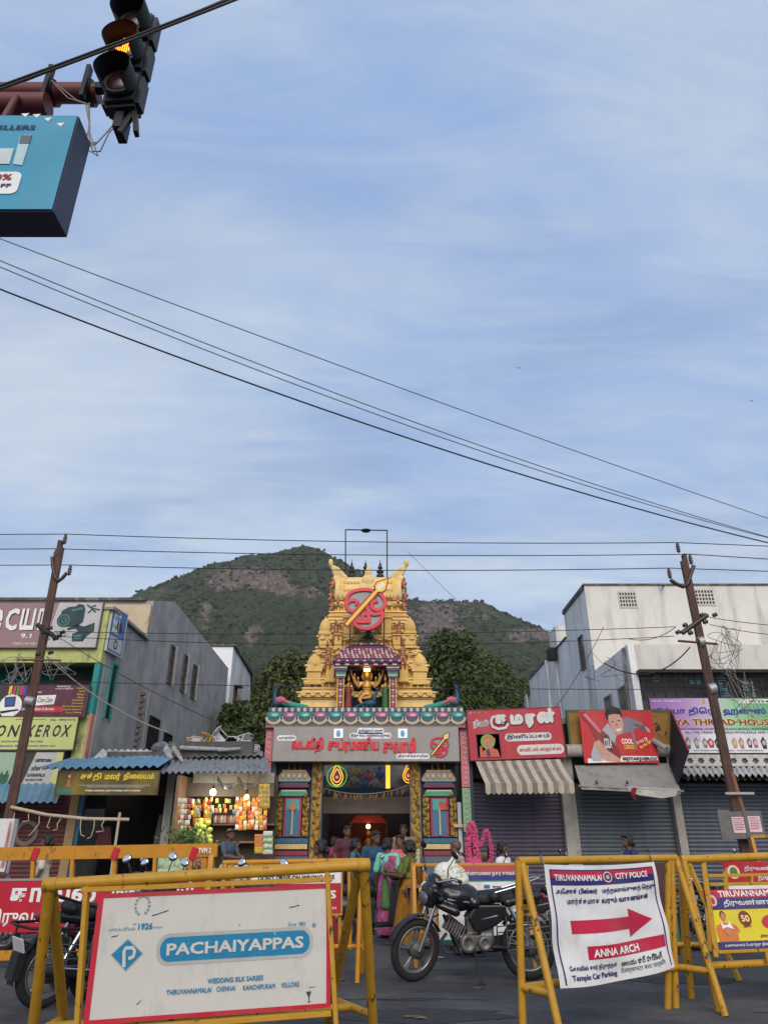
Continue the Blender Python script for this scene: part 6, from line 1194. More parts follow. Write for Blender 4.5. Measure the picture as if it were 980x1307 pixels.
# ================================================================ traffic signal on its arm and hoarding box
SD = 2.6; mar = M('maroon_steel', (.13, .028, .028), .5, var=.15, scale=6, dirt=(.08, .03, .03), damt=.5); blk = M('signal_black', (.017, .019, .024), .5, var=.2); blk2 = M('signal_visor', (.013, .014, .017), .6, var=.15)
t = thing('signal_mast', 'maroon steel signal mast arm reaching in from the left edge', 'mast', (-4.2, 2.75, 0)); o = V((-4.2, 2.75, 0))
zA = P(100, 119, 2.75).z; xe = P(126, 119, 2.75).x
MB().tube([(0, 0, 0), (0, 0, zA+.35)], [.13, .10], 16).build('post', mar, t); MB().tube([(0, 0, zA), (xe+4.2, 0, zA)], .058, 14).build('arm', mar, t); bx('base_plate', mar, t, -.25, .25, -.25, .25, 0, .03)
q = P(62, 134, 2.72); MB().tube([(0, -.03, q.z), (q.x+4.2, -.03, q.z)], .066, 16).build('lower_arm', mar, t)
for x in (68, 116): q = P(x, 119, 2.75)-o; MB().tube([q+V((-.02, 0, 0)), q+V((.02, 0, 0))], .075, 12).build('clamp', iron, t); bx('clamp_bolt', iron, t, q.x-.012, q.x+.012, -.09, -.05, zA-.14, zA+.13)
t = thing('traffic_signal', 'black three lamp traffic signal showing a lit amber arrow', 'traffic light', P(163, 66, SD)); o = P(163, 66, SD); t.scale = (.80,)*3
yaw = Matrix.Rotation(radians(-4), 3, 'Z')
Hs = .35; lens = [V((0, 0, Hs)), V((0, 0, 0)), V((0, 0, -Hs))]
for i in range(3):
    c = lens[i]
    hsg = MB().box(yaw @ V((.0, .10, 0))+c, (.27, .15, Hs*.97), yaw).build('housing', blk, t, .03, 2)
    R = Matrix.Translation(c) @ yaw.to_4x4() @ Matrix.Rotation(pi/2, 4, 'X')
    MB().lathe([(.118, -.02), (.122, .02), (.108, .022), (.10, .015)], 24, R).build('lens_ring', blk, hsg)
    MB().lathe([(.105, .0), (.09, .018), (.05, .03), (.001, .034)], 24, R).build('lens', M('dead_lens', (.03, .012, .01) if i != 2 else (.012, .014, .018), .25), hsg)
    b = MB(); v = []; N = 24
    for k in range(N+1):
        a = radians(-58)+radians(296)*k/N; rr = .128
        for L in (.0, 1.0):
            dl = (.15 if L else .0)*(1 if 0 < a < pi else .72+.28*max(0, 1-abs(sin(a)))); v.append(yaw @ V((cos(a)*rr, -.0-dl, sin(a)*rr))+c)
    v2 = [yaw @ V((0, 0, 0))+(q-c)*.965+c for q in v]; b.add(v, [(2*k, 2*k+2, 2*k+3, 2*k+1) for k in range(N)], 0, True); b.add(v2, [(2*k, 2*k+1, 2*k+3, 2*k+2) for k in range(N)], 0, True); b.build('visor', blk2, hsg)
    if i == 1:
        led = M('amber_led', (1, .4, .05), .4, emit=(1, .22, .015), estr=2.2); lb_ = MB()
        for u in range(-5, 6):
            for w_ in range(-5, 6):
                if (w_ <= 1 and abs(u) <= 1 and w_ >= -5) or (w_ > 0 and abs(u) <= 5-w_): lb_.sphere(yaw @ V((u*.0165, -.042, -w_*.0165))+c, .0058, 6, 4)
        lb_.build('led_arrow', led, hsg)['kind'] = 'stuff'
bx('bracket', iron, t, -.03, .03, .08, .22, lens[2].z-Hs*.5-.16, lens[2].z-Hs*.45)
b = MB(); zq = lens[2].z-Hs*.5; b.box((.06, .1, zq-.1), (.035, .03, .22), Matrix.Rotation(.3, 3, 'Y')); b.build('bracket', iron, t); MB().box((.12, .1, zq-.1), (.03, .05, .24), Matrix.Rotation(-.18, 3, 'Y')).build('bracket', iron, t)
bx('mount', iron, t, -.30, -.05, .12, .18, (zA-o.z)/.8-.03, (zA-o.z)/.8+.03)
r_ = random.Random(4)
for k in range(3): wire('signal_wire', ('signal wire looping lowest under the signal head', 'signal wire from arm clamp to the signal', 'short curled signal wire at the hoarding corner')[k], [P(x+r_.uniform(-4, 4), y+r_.uniform(-4, 4), 2.68) for x, y in (((68, 106), (88, 128), (113, 133), (112, 160), (108, 178), (120, 188), (132, 180), (148, 155)), ((70, 105), (95, 130), (114, 132), (113, 150), (110, 172), (118, 192), (128, 196), (140, 172), (150, 153)), ((114, 133), (112, 170), (122, 196), (108, 190), (124, 182), (112, 186)))[k]], .004, cabg, 'signal wires')
# hoarding box
a = P(68, 269, 2.5); zt = P(97, 147, 2.5).z; HB = paint('hoarding_blue', (54, 146, 178), .45, var=.06); Wb = 1.9
s = Sign('hoarding_box', 'sky blue advertisement box hanging under the signal arm', 'billboard', V((a.x-Wb, 2.5, a.z)), (1, 0, 0), (0, 0, 1), Wb, zt-a.z)
bx('box', M('box_navy', (.035, .045, .075), .55, var=.1), s.root, 0, Wb, .004, .17, 0, s.H, .004); s.rect(.002, .012, .997, .99, HB, 1, 'printed_sheet')
kx = lambda x, y: 1-(68+(269-y)*.238-x)/(P(97, 147, 2.5).x-P(0, 147, 2.5).x)*0-((68+(269-y)*.238)-x)*(P(68, 269, 2.5).x-P(0, 269, 2.5).x)/68/Wb*(1-(269-y)*.0009); ky = lambda y: (269-y)/122
for k, (x, y) in enumerate(((38, 149), (56, 154), (76, 161), (20, 148))): s.poly([(kx(x, y)-.022, ky(y)+.015), (kx(x, y), ky(y)+.022), (kx(x, y)-.008, ky(y)-.022)], WH, 2, 'printed_flag')
s.text('JEWELLERS', kx(-60, 165), ky(170), kx(33, 165), ky(162), NAVY, 3, .05, ital=.1)
s.poly([(kx(9, 213), ky(213)), (kx(13, 176), ky(176)), (kx(30, 175), ky(175)), (kx(22, 215), ky(215))], paint('fridge_pale', (176, 206, 210)), 3, 'printed_fridge'); s.poly([(kx(13, 187), ky(187)), (kx(14, 176), ky(176.5)), (kx(30, 176), ky(176)), (kx(28, 187), ky(187))], paint('fridge_dark', (84, 96, 110)), 4, 'printed_fridge'); s.poly([(kx(-20, 213), ky(213)), (kx(-18, 193), ky(193)), (kx(7, 193), ky(193)), (kx(4, 213), ky(213))], paint('fridge_pale2', (190, 206, 206)), 3, 'printed_fridge')
s.rrect(kx(-45, 250), ky(250), kx(22, 236), ky(223), .05, WH, 3); s.text('50%', kx(-22, 232), ky(234), kx(11, 232), ky(226), paint('offer_red', (150, 40, 60)), 4, .04); s.text('OFF', kx(-16, 244), ky(243), kx(11, 244), ky(238), NAVY, 4, .05)
for x in (.35, .75): MB().tube([(x*Wb, .09, s.H), (x*Wb, .15, P(60, 134, 2.7).z-a.z)], .02, 6).build('hanger', mar, s.root)
# ================================================================ police barricades
YB = M('barricade_yellow', (.47, .245, .018), .5, var=.14, scale=9, bump=.12, dirt=(.045, .03, .02), damt=.95, dscale=13, dpos=(.605, .635)); OB = M('barricade_orange', (.50, .215, .012), .5, var=.1, scale=7, dirt=(.12, .07, .03), damt=.75, dscale=10, dpos=(.58, .66))
def bar(t, o, n, a, c, r, mat=YB, k=10): return MB().tube([V(a)-o, V(c)-o], r, k).build(n, mat, t)
def flat(t, o, n, a, c, w_, d, mat=YB):
    a, c = V(a)-o, V(c)-o; q = (c-a); R = q.to_track_quat('Z', 'Y').to_matrix(); return MB().box((a+c)/2, (w_, d, q.length), R).build(n, mat, t, .004)
def psign(t, o, nm, TL, TR, BL, mat, thick=.02, fr=None, fw=.02):
    """printed panel of a barricade from three world corners"""
    s = Sign(nm, None, None, V(BL)-o, V(TR)-V(TL), V(TL)-V(BL), (V(TR)-V(TL)).length, (V(TL)-V(BL)).length, thick, mat, fr, fw, parent=t); return s
# --- near left barricade with the white painted board
A, B = P(64, 1129, 5.95), P(464, 1104, 6.35); t = thing('barricade', 'nearest yellow barricade with white silk saree shop board', 'barricade', (A.x, A.y, 0), group='police barricades'); o = V((A.x, A.y, 0)); r = .042
bar(t, o, 'top_rail', A, B, r, k=14); fl = G(38, 1352); bl_ = fl+V((.05, .55, 0)); fr_ = G(477, 1325); br_ = G(418, 1312)+V((-.02, .25, 0))
for a, c in ((A, fl), (A+V((.0, .03, 0)), bl_), (B, fr_), (B+V((-.03, .03, 0)), br_)): bar(t, o, 'leg', a, c, .040, k=12)
m1, m2 = B.lerp(fr_, .86), B.lerp(br_, .84); bar(t, o, 'foot_brace', m1, m2, .03); m3, m4 = A.lerp(fl, .86), A.lerp(bl_, .84); bar(t, o, 'foot_brace', m3, m4, .03); bar(t, o, 'bottom_rail', m4.lerp(m3, .5), m2.lerp(m1, .5), .032)
TL, TR, BL = P(117, 1142, 6.0), P(413, 1129, 6.3), P(106, 1309, 6.0)
za = (TL-BL); BR = TR-za; ex = (TR-TL).normalized(); ez = za.normalized()
for n_, a, c in (('panel_post', TL-ex*.035+ez*.10, BL-ex*.035-ez*.14), ('panel_post', TR+ex*.035+ez*.10, BR+ex*.035-ez*.14), ('panel_rail', TL+ez*.035-ex*.07, TR+ez*.035+ex*.07), ('panel_rail', BL-ez*.035-ex*.0, BR-ez*.035+ex*.0)): flat(t, o, n_, a, c, .062, .035)
PW = M('board_white', srgb(196, 192, 184), .5, var=.06, scale=4, dirt=srgb(140, 134, 124), damt=.55, dscale=5, dpos=(.55, .75)); PB = M('stencil_blue', srgb(14, 118, 158), .5, var=.12, scale=12, dirt=srgb(150, 170, 176), damt=.8, dscale=22, dpos=(.6, .66)); GH = paint('ghost_grey', (172, 172, 168))
s = psign(t, o, 'board', TL, TR, BL, PW, .02); SRD = paint('board_red_rim', (186, 14, 44), .45)
for a in ((0, .965, 1, 1), (0, 0, 1, .035), (0, .035, .022, .965), (.982, .035, 1, .965)): s.rect(*a, SRD, 2, 'red_border')
fx = lambda x, y: ((x-62+(y-180)*-.015*0)-(-12*(y-180)/400))/(745); fy = lambda x, y: 1-((y-183)+(x-62)*.056)/(398-(x-62)*.03)
def S(x, y): return fx(x, y), fy(x, y)
s.poly([S(112, 373), S(162, 321), S(212, 368), S(162, 424)], GH, 1); s.poly([S(112+4, 373), S(162, 321+5), S(212-4, 368), S(162, 424-5)], PB, 2, 'logo')
s.strokes([[S(156, 410), S(153, 362), S(157, 352), S(178, 350), S(185, 360), S(182, 378), S(168, 384)]], .028, PW, 3, 'logo_letter')
def T(x0, x1, ym, h): u0, u1 = S(x0, ym-((x1-x0)*-.028))[0], S(x1, ym)[0]; zc_ = fy((x0+x1)/2, ym); return u0, zc_-h/796, u1, zc_+h/796
q = T(262, 734, 340, 76); s.rrect(q[0]-.015, q[1]-.03, q[2]+.015, q[3]+.03, .11, GH, 1); s.rrect(*q, .085, PB, 2, 'name_plate'); s.text('PACHAIYAPPAS', q[0]+.025, q[1]+.045, q[2]-.025, q[3]-.045, PW, 3, .05)
s.text('WEDDING SILK SAREES', *T(412, 585, 441, 16), PB, 2, .04); s.text('THIRUVANNAMALAI', *T(288, 424, 478, 16), PB, 2, .03); s.text('CHENNAI', *T(440, 498, 469, 16), PB, 2, .03); s.text('KANCHIPURAM', *T(522, 622, 462, 16), PB, 2, .03); s.text('VELLORE', *T(640, 698, 454, 16), PB, 2, .03)
s.text('1926', *T(190, 236, 284, 22), PB, 2, .06); s.text('பாரம்பரியம்', *T(100, 182, 294, 14), PB, 2, -.01); s.text('முதல்', *T(238, 264, 287, 10), PB, 2, .0); s.text('Since 1926', *T(664, 722, 270, 13), PB, 2, -.005); x_, y_ = S(750, 273); s.ell(x_, y_, .018, .018, PB, 2, ring=.004); s.text('R', x_-.006, y_-.011, x_+.006, y_+.011, PB, 2, .0)
x_, y_ = S(199, 218); DS = M('scuff_dark', srgb(52, 60, 64), .7)
for k in range(13): an = radians(-55+k*25); s.ell(x_+.062*cos(an)*s.H/s.W, y_+.075*sin(an), .011, .011, paint('wreath_grey', (110, 140, 150)), 2, 'wreath_leaf')
r_ = random.Random(6)
for (x, y, L, h_) in ((258, 238, 50, 14), (686, 212, 34, 10), (508, 274, 6, 6), (122, 313, 22, 10), (208, 510, 12, 12), (58, 522, 20, 5), (708, 266, 12, 12), (740, 458, 20, 4), (180, 275, 12, 5)):
    pts = [(x+L*(u-.5), y+h_*(.5-.8*u)+r_.uniform(-1, 1)*h_*.25) for u in (0, .25, .5, .8, 1)]; s.poly([S(*q) for q in pts]+[S(q[0]-L*.06, q[1]+h_*.22+.8) for q in pts[::-1]], DS, 2, 'scuff')
s.poly([S(720, 474), S(737, 472), S(731, 488), S(730, 500), S(735, 503), S(724, 505), S(728, 500), S(727, 489)], DS, 2, 'glass_stencil')
for q in (A, B): MB().lathe([(.044, -.05), (.050, -.045), (.050, .045), (.044, .05)], 14, Matrix.Translation(q-o) @ (B-A).to_track_quat('Z', 'Y').to_matrix().to_4x4()).build('weld_collar', YB, t)
# --- right barricade with the police direction banner
A, B = P(661, 1099, 7.35), P(862, 1095, 8.5); t = thing('barricade', 'yellow barricade carrying the white city police arrow banner', 'barricade', (A.x, A.y, 0), group='police barricades'); o = V((A.x, A.y, 0))
bar(t, o, 'top_rail', A, B, .036, k=12); ex = (B-A).normalized(); nr_ = V((ex.y, -ex.x, 0)).normalized()
FA, FA2 = V((A.x+.03, A.y+.0, 0))+nr_*.34, V((A.x+.0, A.y, 0))-nr_*.10; FB, FB2 = G(925, 1297), G(862, 1286)
for a, c in ((A+ex*.04, FA), (A, FA2), (B, FB), (B-ex*.07, FB2), (B-ex*.12, FB2-ex*.12)): bar(t, o, 'leg', a, c, .034)
a1, a2, b1, b2 = A.lerp(FA, .74), A.lerp(FA2, .74), B.lerp(FB, .74), (B-ex*.07).lerp(FB2, .74); bar(t, o, 'foot_brace', a1, a2, .032); bar(t, o, 'foot_brace', b1, b2, .032); bar(t, o, 'bottom_rail', a1.lerp(a2, .95), b1.lerp(b2, .95), .034)
# banner as its own cloth, tied to the rail
BW = M('banner_white', srgb(214, 212, 210), .55, var=.04, dirt=srgb(170, 168, 166), damt=.4, dscale=4); c1 = A.lerp(B, .11)+nr_*.075; c2 = A.lerp(B, .80)+nr_*.075; ez = (V((0, 0, -1))+nr_*.03).normalized(); HB_ = .97
bt = thing('police_banner', 'white direction banner with red arrow tied on the yellow barricade', 'banner', c1); W_ = (c2-c1).length; zx = ex
def bmap(u, w_, lift=0.0):
    """cloth surface: u along, w_ down, with soft folds and a sagging hem"""
    fold = .018*sin((u*3.1+w_*2.2)*3.0)*w_+.012*sin((u*2.2-w_*3.4)*4+1)*(.4+.6*w_)+.02*sin(pi*u)*w_; hem = .03*sin(pi*u)*w_-.05*u*w_
    return (c2-c1)*u+ez*(HB_*w_+hem)+zx*(.02*w_)+nr_*(fold+.02*w_+lift)+V((0, 0, -.03-.02*sin(pi*u)*(1-w_)))
def cloth_patch(nm, u0, w0, u1, w1, mat, lift, nu=26, nw=26):
    b = MB(); v = [bmap(u0+(u1-u0)*i/nu, w0+(w1-w0)*j/nw, lift) for j in range(nw+1) for i in range(nu+1)]
    b.add(v, [(j*(nu+1)+i, (j+1)*(nu+1)+i, (j+1)*(nu+1)+i+1, j*(nu+1)+i+1) for j in range(nw) for i in range(nu)], 0, True); return b.build(nm, mat, bt)
cloth_patch('cloth', 0, 0, 1, 1, BW, 0, 40, 40); cr = paint('banner_crimson', (184, 22, 62), .55); cn = paint('banner_indigo', (44, 36, 100), .55)
cloth_patch('printed_band', .045, .052, .965, .112, cr, .003, 26, 3); cloth_patch('printed_band', .045, .112, .965, .178, cn, .003, 26, 3)
for a in ((.035, .04, .046, .98), (.955, .05, .966, .97), (.035, .04, .965, .052)): cloth_patch('border_line', *a, cn, .0035, 20, 20)
cloth_patch('printed_band', .25, .69, .95, .80, cr, .003, 20, 5)
def cloth_mesh(nm, faces, mat, lift, bounds, box):
    (a, c, d, e) = bounds; x0, y0, x1, y1 = box; b = MB()
    for i, (ol, hs) in enumerate(faces):
        loops = [ol]+hs; fl_ = [q for lp in loops for q in lp]; tr = geometry.tessellate_polygon([[V((q[0], q[1], 0)) for q in lp] for lp in loops])
        b.add([bmap(x0+(q[0]-a)/(c-a)*(x1-x0), y1-(q[1]-d)/(e-d)*(y1-y0), lift+.0001*(i % 37)) for q in fl_], [tuple(f_) for f_ in tr])
    o_ = b.build(nm, mat, bt); bm = bmesh.new(); bm.from_mesh(o_.data)
    for f_ in bm.faces:
        if f_.normal.dot(nr_) < 0: f_.normal_flip()
    bm.to_mesh(o_.data); bm.free(); return o_
def btext(txt, x0, y0, x1, y1, mat, bold=.04, lift=.006): fs, bd = text_faces(txt, bold); cloth_mesh('lettering', fs, mat, lift, bd, (x0, y0, x1, y1))
btext('TIRUVANNAMALAI', .065, .082, .475, .14, WH, .045); btext('CITY POLICE', .60, .075, .90, .135, WH, .045)
em = lambda r1, mat, lf: cloth_mesh('crest', [([(cos(a), sin(a)) for a in [2*pi*i/20 for i in range(20)]], [])], mat, lf, (-1, 1, -1, 1), (.53-.045*r1, .108-.055*r1, .53+.045*r1, .108+.055*r1)); em(1, cr, .006); em(.86, WH, .007); em(.72, cn, .008); em(.35, paint('crest_tan', (200, 176, 150)), .009)
btext('அசோக் பில்லர் - மத்தலாங்குளத் தெரு', .065, .20, .955, .265, cn, .05); btext('மார்க்கமாக வரும் வாகனங்கள்', .15, .285, .88, .35, cn, .05)
cloth_patch('arrow_shaft', .15, .475, .65, .585, cr, .004, 20, 6)
b = MB(); v = [bmap(.648+.222*i/16, .53+(.128-.128*i/16)*(j/6-1), .0045) for i in range(17) for j in range(13)]; b.add(v, [(i*13+j, i*13+j+1, i*13+j+14, i*13+j+13) for i in range(16) for j in range(12)], 0, True); b.build('arrow_head', cr, bt)
btext('ANNA ARCH', .29, .715, .70, .785, WH, .05); btext('கோவில் கார் நிறுத்தம்', .085, .835, .48, .89, cn, .03); btext('Temple Car Parking', .085, .905, .48, .965, cn, .045); btext('ఆలయ కార్ పార్కింగ్', .52, .83, .89, .885, INK, .02); btext('देवस्थानटा कार पार्किंग', .515, .895, .90, .955, INK, .005)
for u in (.0, .99): q = bmap(u, 0); MB().tube([q+V((0, 0, .0)), q+V((.0, .0, .06))-nr_*.03, q+V((.01, 0, .12))-nr_*.06, q+V((.02, 0, .02))-nr_*.03], .006, 5).build('tie_string', cabg, bt)
# --- barricade beyond it with the yellow anniversary board
A, B = P(868, 1097, 8.6), P(1110, 1088, 9.0); t = thing('barricade', 'yellow barricade with bright yellow anniversary board at the right edge', 'barricade', (A.x, A.y, 0), group='police barricades'); o = V((A.x, A.y, 0))
bar(t, o, 'top_rail', A, B, .04, k=12); FA = G(918, 1293)+V((.02, .06, 0)); FB = V((B.x+.1, B.y-.4, 0))
for a, c in ((A+V((.03, 0, 0)), FA), (A+V((.02, .05, 0)), V((A.x+.05, A.y+.45, 0))), (B, FB), (B, FB+V((0, .8, 0)))): bar(t, o, 'leg', a, c, .034)
bar(t, o, 'bottom_rail', P(900, 1233, 8.55), P(1110, 1222, 8.9), .036)
ex = (B-A).normalized(); TL, TR, BL = P(909, 1138, 8.65), P(1085, 1133, 8.95), P(918, 1213, 8.5)
for n_, a, c in (('panel_post', P(897, 1099, 8.65), P(914, 1222, 8.45)), ('panel_rail', P(902, 1118, 8.66), P(1090, 1114, 8.96)), ('panel_rail', P(904, 1129, 8.66), P(1090, 1125, 8.96)), ('panel_rail', P(914, 1215, 8.5), P(1090, 1208, 8.8)), ('panel_post', P(958, 1118, 8.72), P(958, 1129, 8.72)), ('panel_post', P(976, 1214, 8.6), P(979, 1228, 8.6)), ('panel_post', P(1085, 1100, 8.95), P(1085, 1222, 8.9))): flat(t, o, n_, a, c, .05, .03)
s = psign(t, o, 'board', TL, TR, BL, paint('board_yellow', (216, 196, 16), .45), .015); k_ = 1/(1085-909); fx = lambda x: ((840+x*140/741)-909)*k_*1.0; fy = lambda y: (1213-(1060+y*247/1307))/75
fx = lambda x: ((840+x*140/741)-(909+ (0)))*k_
s.rect(0, .855, 1, 1.0, paint('banner_crimson', (184, 22, 62), .55), 2); s.rect(0, .66, 1, .857, cn, 2); s.rect(0, 0, 1, .13, cn, 2); s.text('TIRUVANNAMALAI CITY POLICE', .10, .87, .92, .985, WH, 3, .05); s.text('திருவண்ணாமலை மாவட்ட காவல்', .12, .69, .95, .83, WH, 3, .03)
s.ell(.05, .82, .11, .13, cn, 4); s.ell(.05, .82, .09, .10, paint('crest_tan', (200, 176, 150)), 5); s.ell(.05, .81, .04, .06, cr, 6)
s.ell(.235, .50, .13, .13, paint('seal_maroon', (120, 24, 20)), 3); s.text('50', .205, .44, .265, .56, paint('seal_gold', (236, 208, 130)), 4, .06); s.text('ஆண்டு', .205, .345, .265, .39, paint('seal_maroon', (120, 24, 20)), 4, .05)
s.poly([(.02, .14), (.02, .32), (.03, .40), (.075, .44), (.12, .44), (.16, .39), (.175, .29), (.155, .26), (.15, .14)], paint('sari_orange', (204, 110, 40)), 3, 'woman_print'); s.ell(.088, .54, .05, .075, paint('print_skin', (190, 120, 90)), 4, 'woman_print'); s.ell(.088, .565, .06, .075, INK, 3.5, 'woman_print'); s.poly([(.06, .46), (.075, .40), (.10, .40), (.12, .46), (.135, .33), (.10, .36), (.06, .34)], WH, 5, 'woman_print'); s.poly([(.075, .36), (.10, .37), (.11, .28), (.09, .22), (.07, .28)], paint('print_skin', (190, 120, 90)), 6, 'woman_print')
s.ell(.44, .42, .30, .14, paint('banner_crimson', (184, 22, 62), .55), 3); s.text('தங்கம்', .38, .36, .55, .48, paint('seal_gold', (236, 208, 130)), 4, .06); s.text('திருவண்ணாமலை', .30, .17, .60, .23, paint('seal_maroon', (120, 24, 20)), 3, .04); s.text('அலுவலகம் பேருந்து நிலையம்', .04, .03, .40, .10, WH, 3, .02)
# --- barricade behind with a red temple board
A, B = P(868, 1096, 10.4), P(1060, 1094, 10.4); t = thing('barricade', 'rear yellow barricade with small red temple notice board', 'barricade', (A.x, A.y, 0), group='police barricades'); o = V((A.x, A.y, 0))
bar(t, o, 'top_rail', A, B, .034); 
for a, c in ((A, V((A.x-.02, A.y+.4, 0))), (A+V((.08, 0, 0)), V((A.x+.36, A.y-.3, 0))), (B, V((B.x, B.y+.4, 0))), (B, V((B.x, B.y-.4, 0)))): flat(t, o, 'leg', a, c, .06, .05)
for x in (898, 924): flat(t, o, 'panel_post', P(x, 1098, 10.4), P(x+8, 1215, 10.1), .05, .03)
bar(t, o, 'bottom_rail', P(860, 1206, 10.4), P(1060, 1204, 10.4), .03)
s = psign(t, o, 'board', P(925, 1100, 10.35), P(1060, 1099, 10.35), P(928, 1135, 10.35), SR, .015); s.text('திருவண்ணாமலை நகர காவல்', .19, .62, .98, .84, WH, 2, .03); s.text('திருக்கோயில்', .30, .28, .75, .52, WH, 2, .04); s.ell(.085, .62, .25, .25, paint('crest_cream', (220, 206, 170)), 2); s.ell(.085, .62, .16, .18, paint('crest_green', (90, 110, 60)), 3); s.rect(0, 0, 1, .16, WH, 2)
# --- far left orange barricade with red police banner
A, B = P(-60, 1089, 11), P(270, 1082, 11); t = thing('barricade', 'far left orange barricade with red police station banner', 'barricade', (A.x, A.y, 0), group='police barricades'); o = V((A.x, A.y, 0))
flat(t, o, 'top_rail', P(-60, 1091, 11), P(278, 1085, 11), .09, .17, OB); flat(t, o, 'bottom_rail', P(-60, 1221, 11), P(262, 1214, 11), .08, .11, OB)
for i, x in enumerate((44, 94, 148, 199, 245)): flat(t, o, 'baluster', P(x, 1089, 10.99), P(x-2, 1124, 10.99), .075, .05, OB)
for x in (270, 262): flat(t, o, 'end_post', P(x, 1082, 11.03), P(x-3, 1232, 11.03), .10, .08, OB)
for x in (270, -40): flat(t, o, 'leg', P(x, 1090, 11.05), V((P(x, 1200, 11.05).x, 11.55, 0)), .07, .06, OB); flat(t, o, 'leg', P(x, 1090, 10.98), V((P(x, 1200, 11.05).x, 10.5, 0)), .07, .06, OB)
for x in (44, 146, 246): flat(t, o, 'reflector_stripe', P(x-2, 1098, 10.94), P(x+4, 1082, 10.94), .012, .09, SRD)
s = Sign('stencil', None, None, P(253, 1089, 10.90)-o, (1, 0, .02), (0, 0, 1), .18, .07, parent=t); s.text('TVM 2', 0, 0, 1, 1, WH, 1, .05)
s = psign(t, o, 'board', P(-60, 1124, 10.9), P(245, 1121, 10.9), P(-60, 1191, 10.9), paint('banner_red', (186, 26, 50), .45, dirt=srgb(140, 20, 40), damt=.4), .02); fx = lambda x: (x+60)/305; fy = lambda y: (1191-y)/69
s.text('காவல்', fx(0), fy(1154), fx(112), fy(1126), WH, 2, .055); s.text('நிலையம்', fx(130), fy(1156), fx(235), fy(1126), WH, 2, .055); s.text('திருவண்ணாமலை', fx(-22), fy(1186), fx(165), fy(1160), WH, 2, .035); s.rect(0, .955, 1, 1.0, paint('banner_hem', (150, 140, 130)), 3)
# --- middle barricade
A, B = P(285, 1101, 10.2), P(464, 1098, 10.2); t = thing('barricade', 'middle orange barricade with wrong side traffic notice', 'barricade', (A.x, A.y, 0), group='police barricades'); o = V((A.x, A.y, 0))
bar(t, o, 'top_rail', A, B, .03, OB); bar(t, o, 'bottom_rail', P(285, 1210, 10.2), P(462, 1208, 10.2), .03, OB)
for x in (286, 296, 320, 432, 445, 462): bar(t, o, 'upright', P(x, 1102, 10.2), P(x+(2 if x > 400 else 4), 1212, 10.2), .024 if x != 462 else .03, OB)
for x in (288, 461): bar(t, o, 'leg', P(x, 1102, 10.2), V((P(x, 1150, 10.2).x-.03, 9.95, 0)), .03, OB); bar(t, o, 'leg', P(x, 1102, 10.2), V((P(x, 1150, 10.2).x, 10.7, 0)), .03, OB)
s = psign(t, o, 'board', P(317, 1106, 10.15), P(431, 1104, 10.15), P(318, 1168, 10.15), WH, .015, YB, .02); s.text('TIRUVANNAMALAI TRAFFIC POLICE', .02, .87, .88, .96, SR, 2, .05); s.text("DON'T DRIVE ON WRONG SIDE", .08, .70, .93, .80, INK, 2, .06); s.rect(0, 0, 1, .62, SR, 2); s.text('SAREES', .45, .30, .95, .48, WH, 3, .05); s.text('CHENNAI KANCHIPURAM', .5, .08, .95, .14, WH, 3, .02)
# --- centre barricade behind the parked motorcycle
A, B = P(525, 1104, 11.4), P(672, 1103, 11.4); t = thing('barricade', 'orange barricade with white town police board behind the parked motorcycle', 'barricade', (A.x, A.y, 0), group='police barricades'); o = V((A.x, A.y, 0))
flat(t, o, 'top_rail', A, B, .06, .04, OB); flat(t, o, 'bottom_rail', P(527, 1190, 11.4), P(672, 1190, 11.4), .06, .04, OB)
for x in (526, 541, 557, 664, 672): flat(t, o, 'upright', P(x, 1104, 11.4), P(x+(1 if x < 600 else 3), 1194, 11.4), .045, .04, OB)
for x in (528, 670): flat(t, o, 'leg', P(x, 1106, 11.42), V((P(x, 1150, 11.4).x, 11.85, 0)), .05, .05, OB); flat(t, o, 'leg', P(x, 1106, 11.38), V((P(x, 1150, 11.4).x, 11.0, 0)), .05, .05, OB)
s = psign(t, o, 'board', P(559, 1105, 11.33), P(662, 1104, 11.33), P(561, 1206, 11.33), WH, .015); s.rect(0, .80, 1, 1, paint('brick_print', (176, 74, 76)), 1); s.rect(0, .80, 1, .885, paint('blue_print', (34, 50, 120)), 2); s.rect(0, .79, 1, .803, paint('green_print', (40, 120, 110)), 3); s.rect(0, .0, 1, .06, paint('teal_print', (20, 100, 90)), 2)
s.rect(.0, .80, .13, 1, WH, 3); s.ell(.065, .90, .07, .075, cn, 4); s.ell(.065, .90, .035, .05, WH, 5); s.text('திருவண்ணாமலை நகர காவல்', .155, .85, .97, .93, WH, 4, .03)
s.rect(.50, .1, .502, .78, GH, 2)
for y, a in ((.72, 1), (.60, 0)):
    s.rrect(.565, y-.02, .64, y+.025, .015, paint('car_print', (30, 110, 170) if a else (170, 160, 60)), 3, 'car_drawing'); s.strokes([[(.68, y), (.87, y)]], .012, INK, 3); s.rrect(.86, y-.02, .935, y+.025, .015, paint('car_print2', (30, 110, 170)), 3, 'car_drawing')
    s.poly([(.67, y), (.69, y+.02), (.69, y-.02)], INK, 3)
for k in range(5): s.rect(.56+k*.08, .655, .61+k*.08, .66, INK, 3, 'dash')
s.text('குறிப்பிட்ட இடைவெளி விட்டு', .54, .50, .97, .545, SR, 3, .04); s.text('வாகனங்கள் இயக்கவும்', .58, .43, .93, .475, SR, 3, .04)
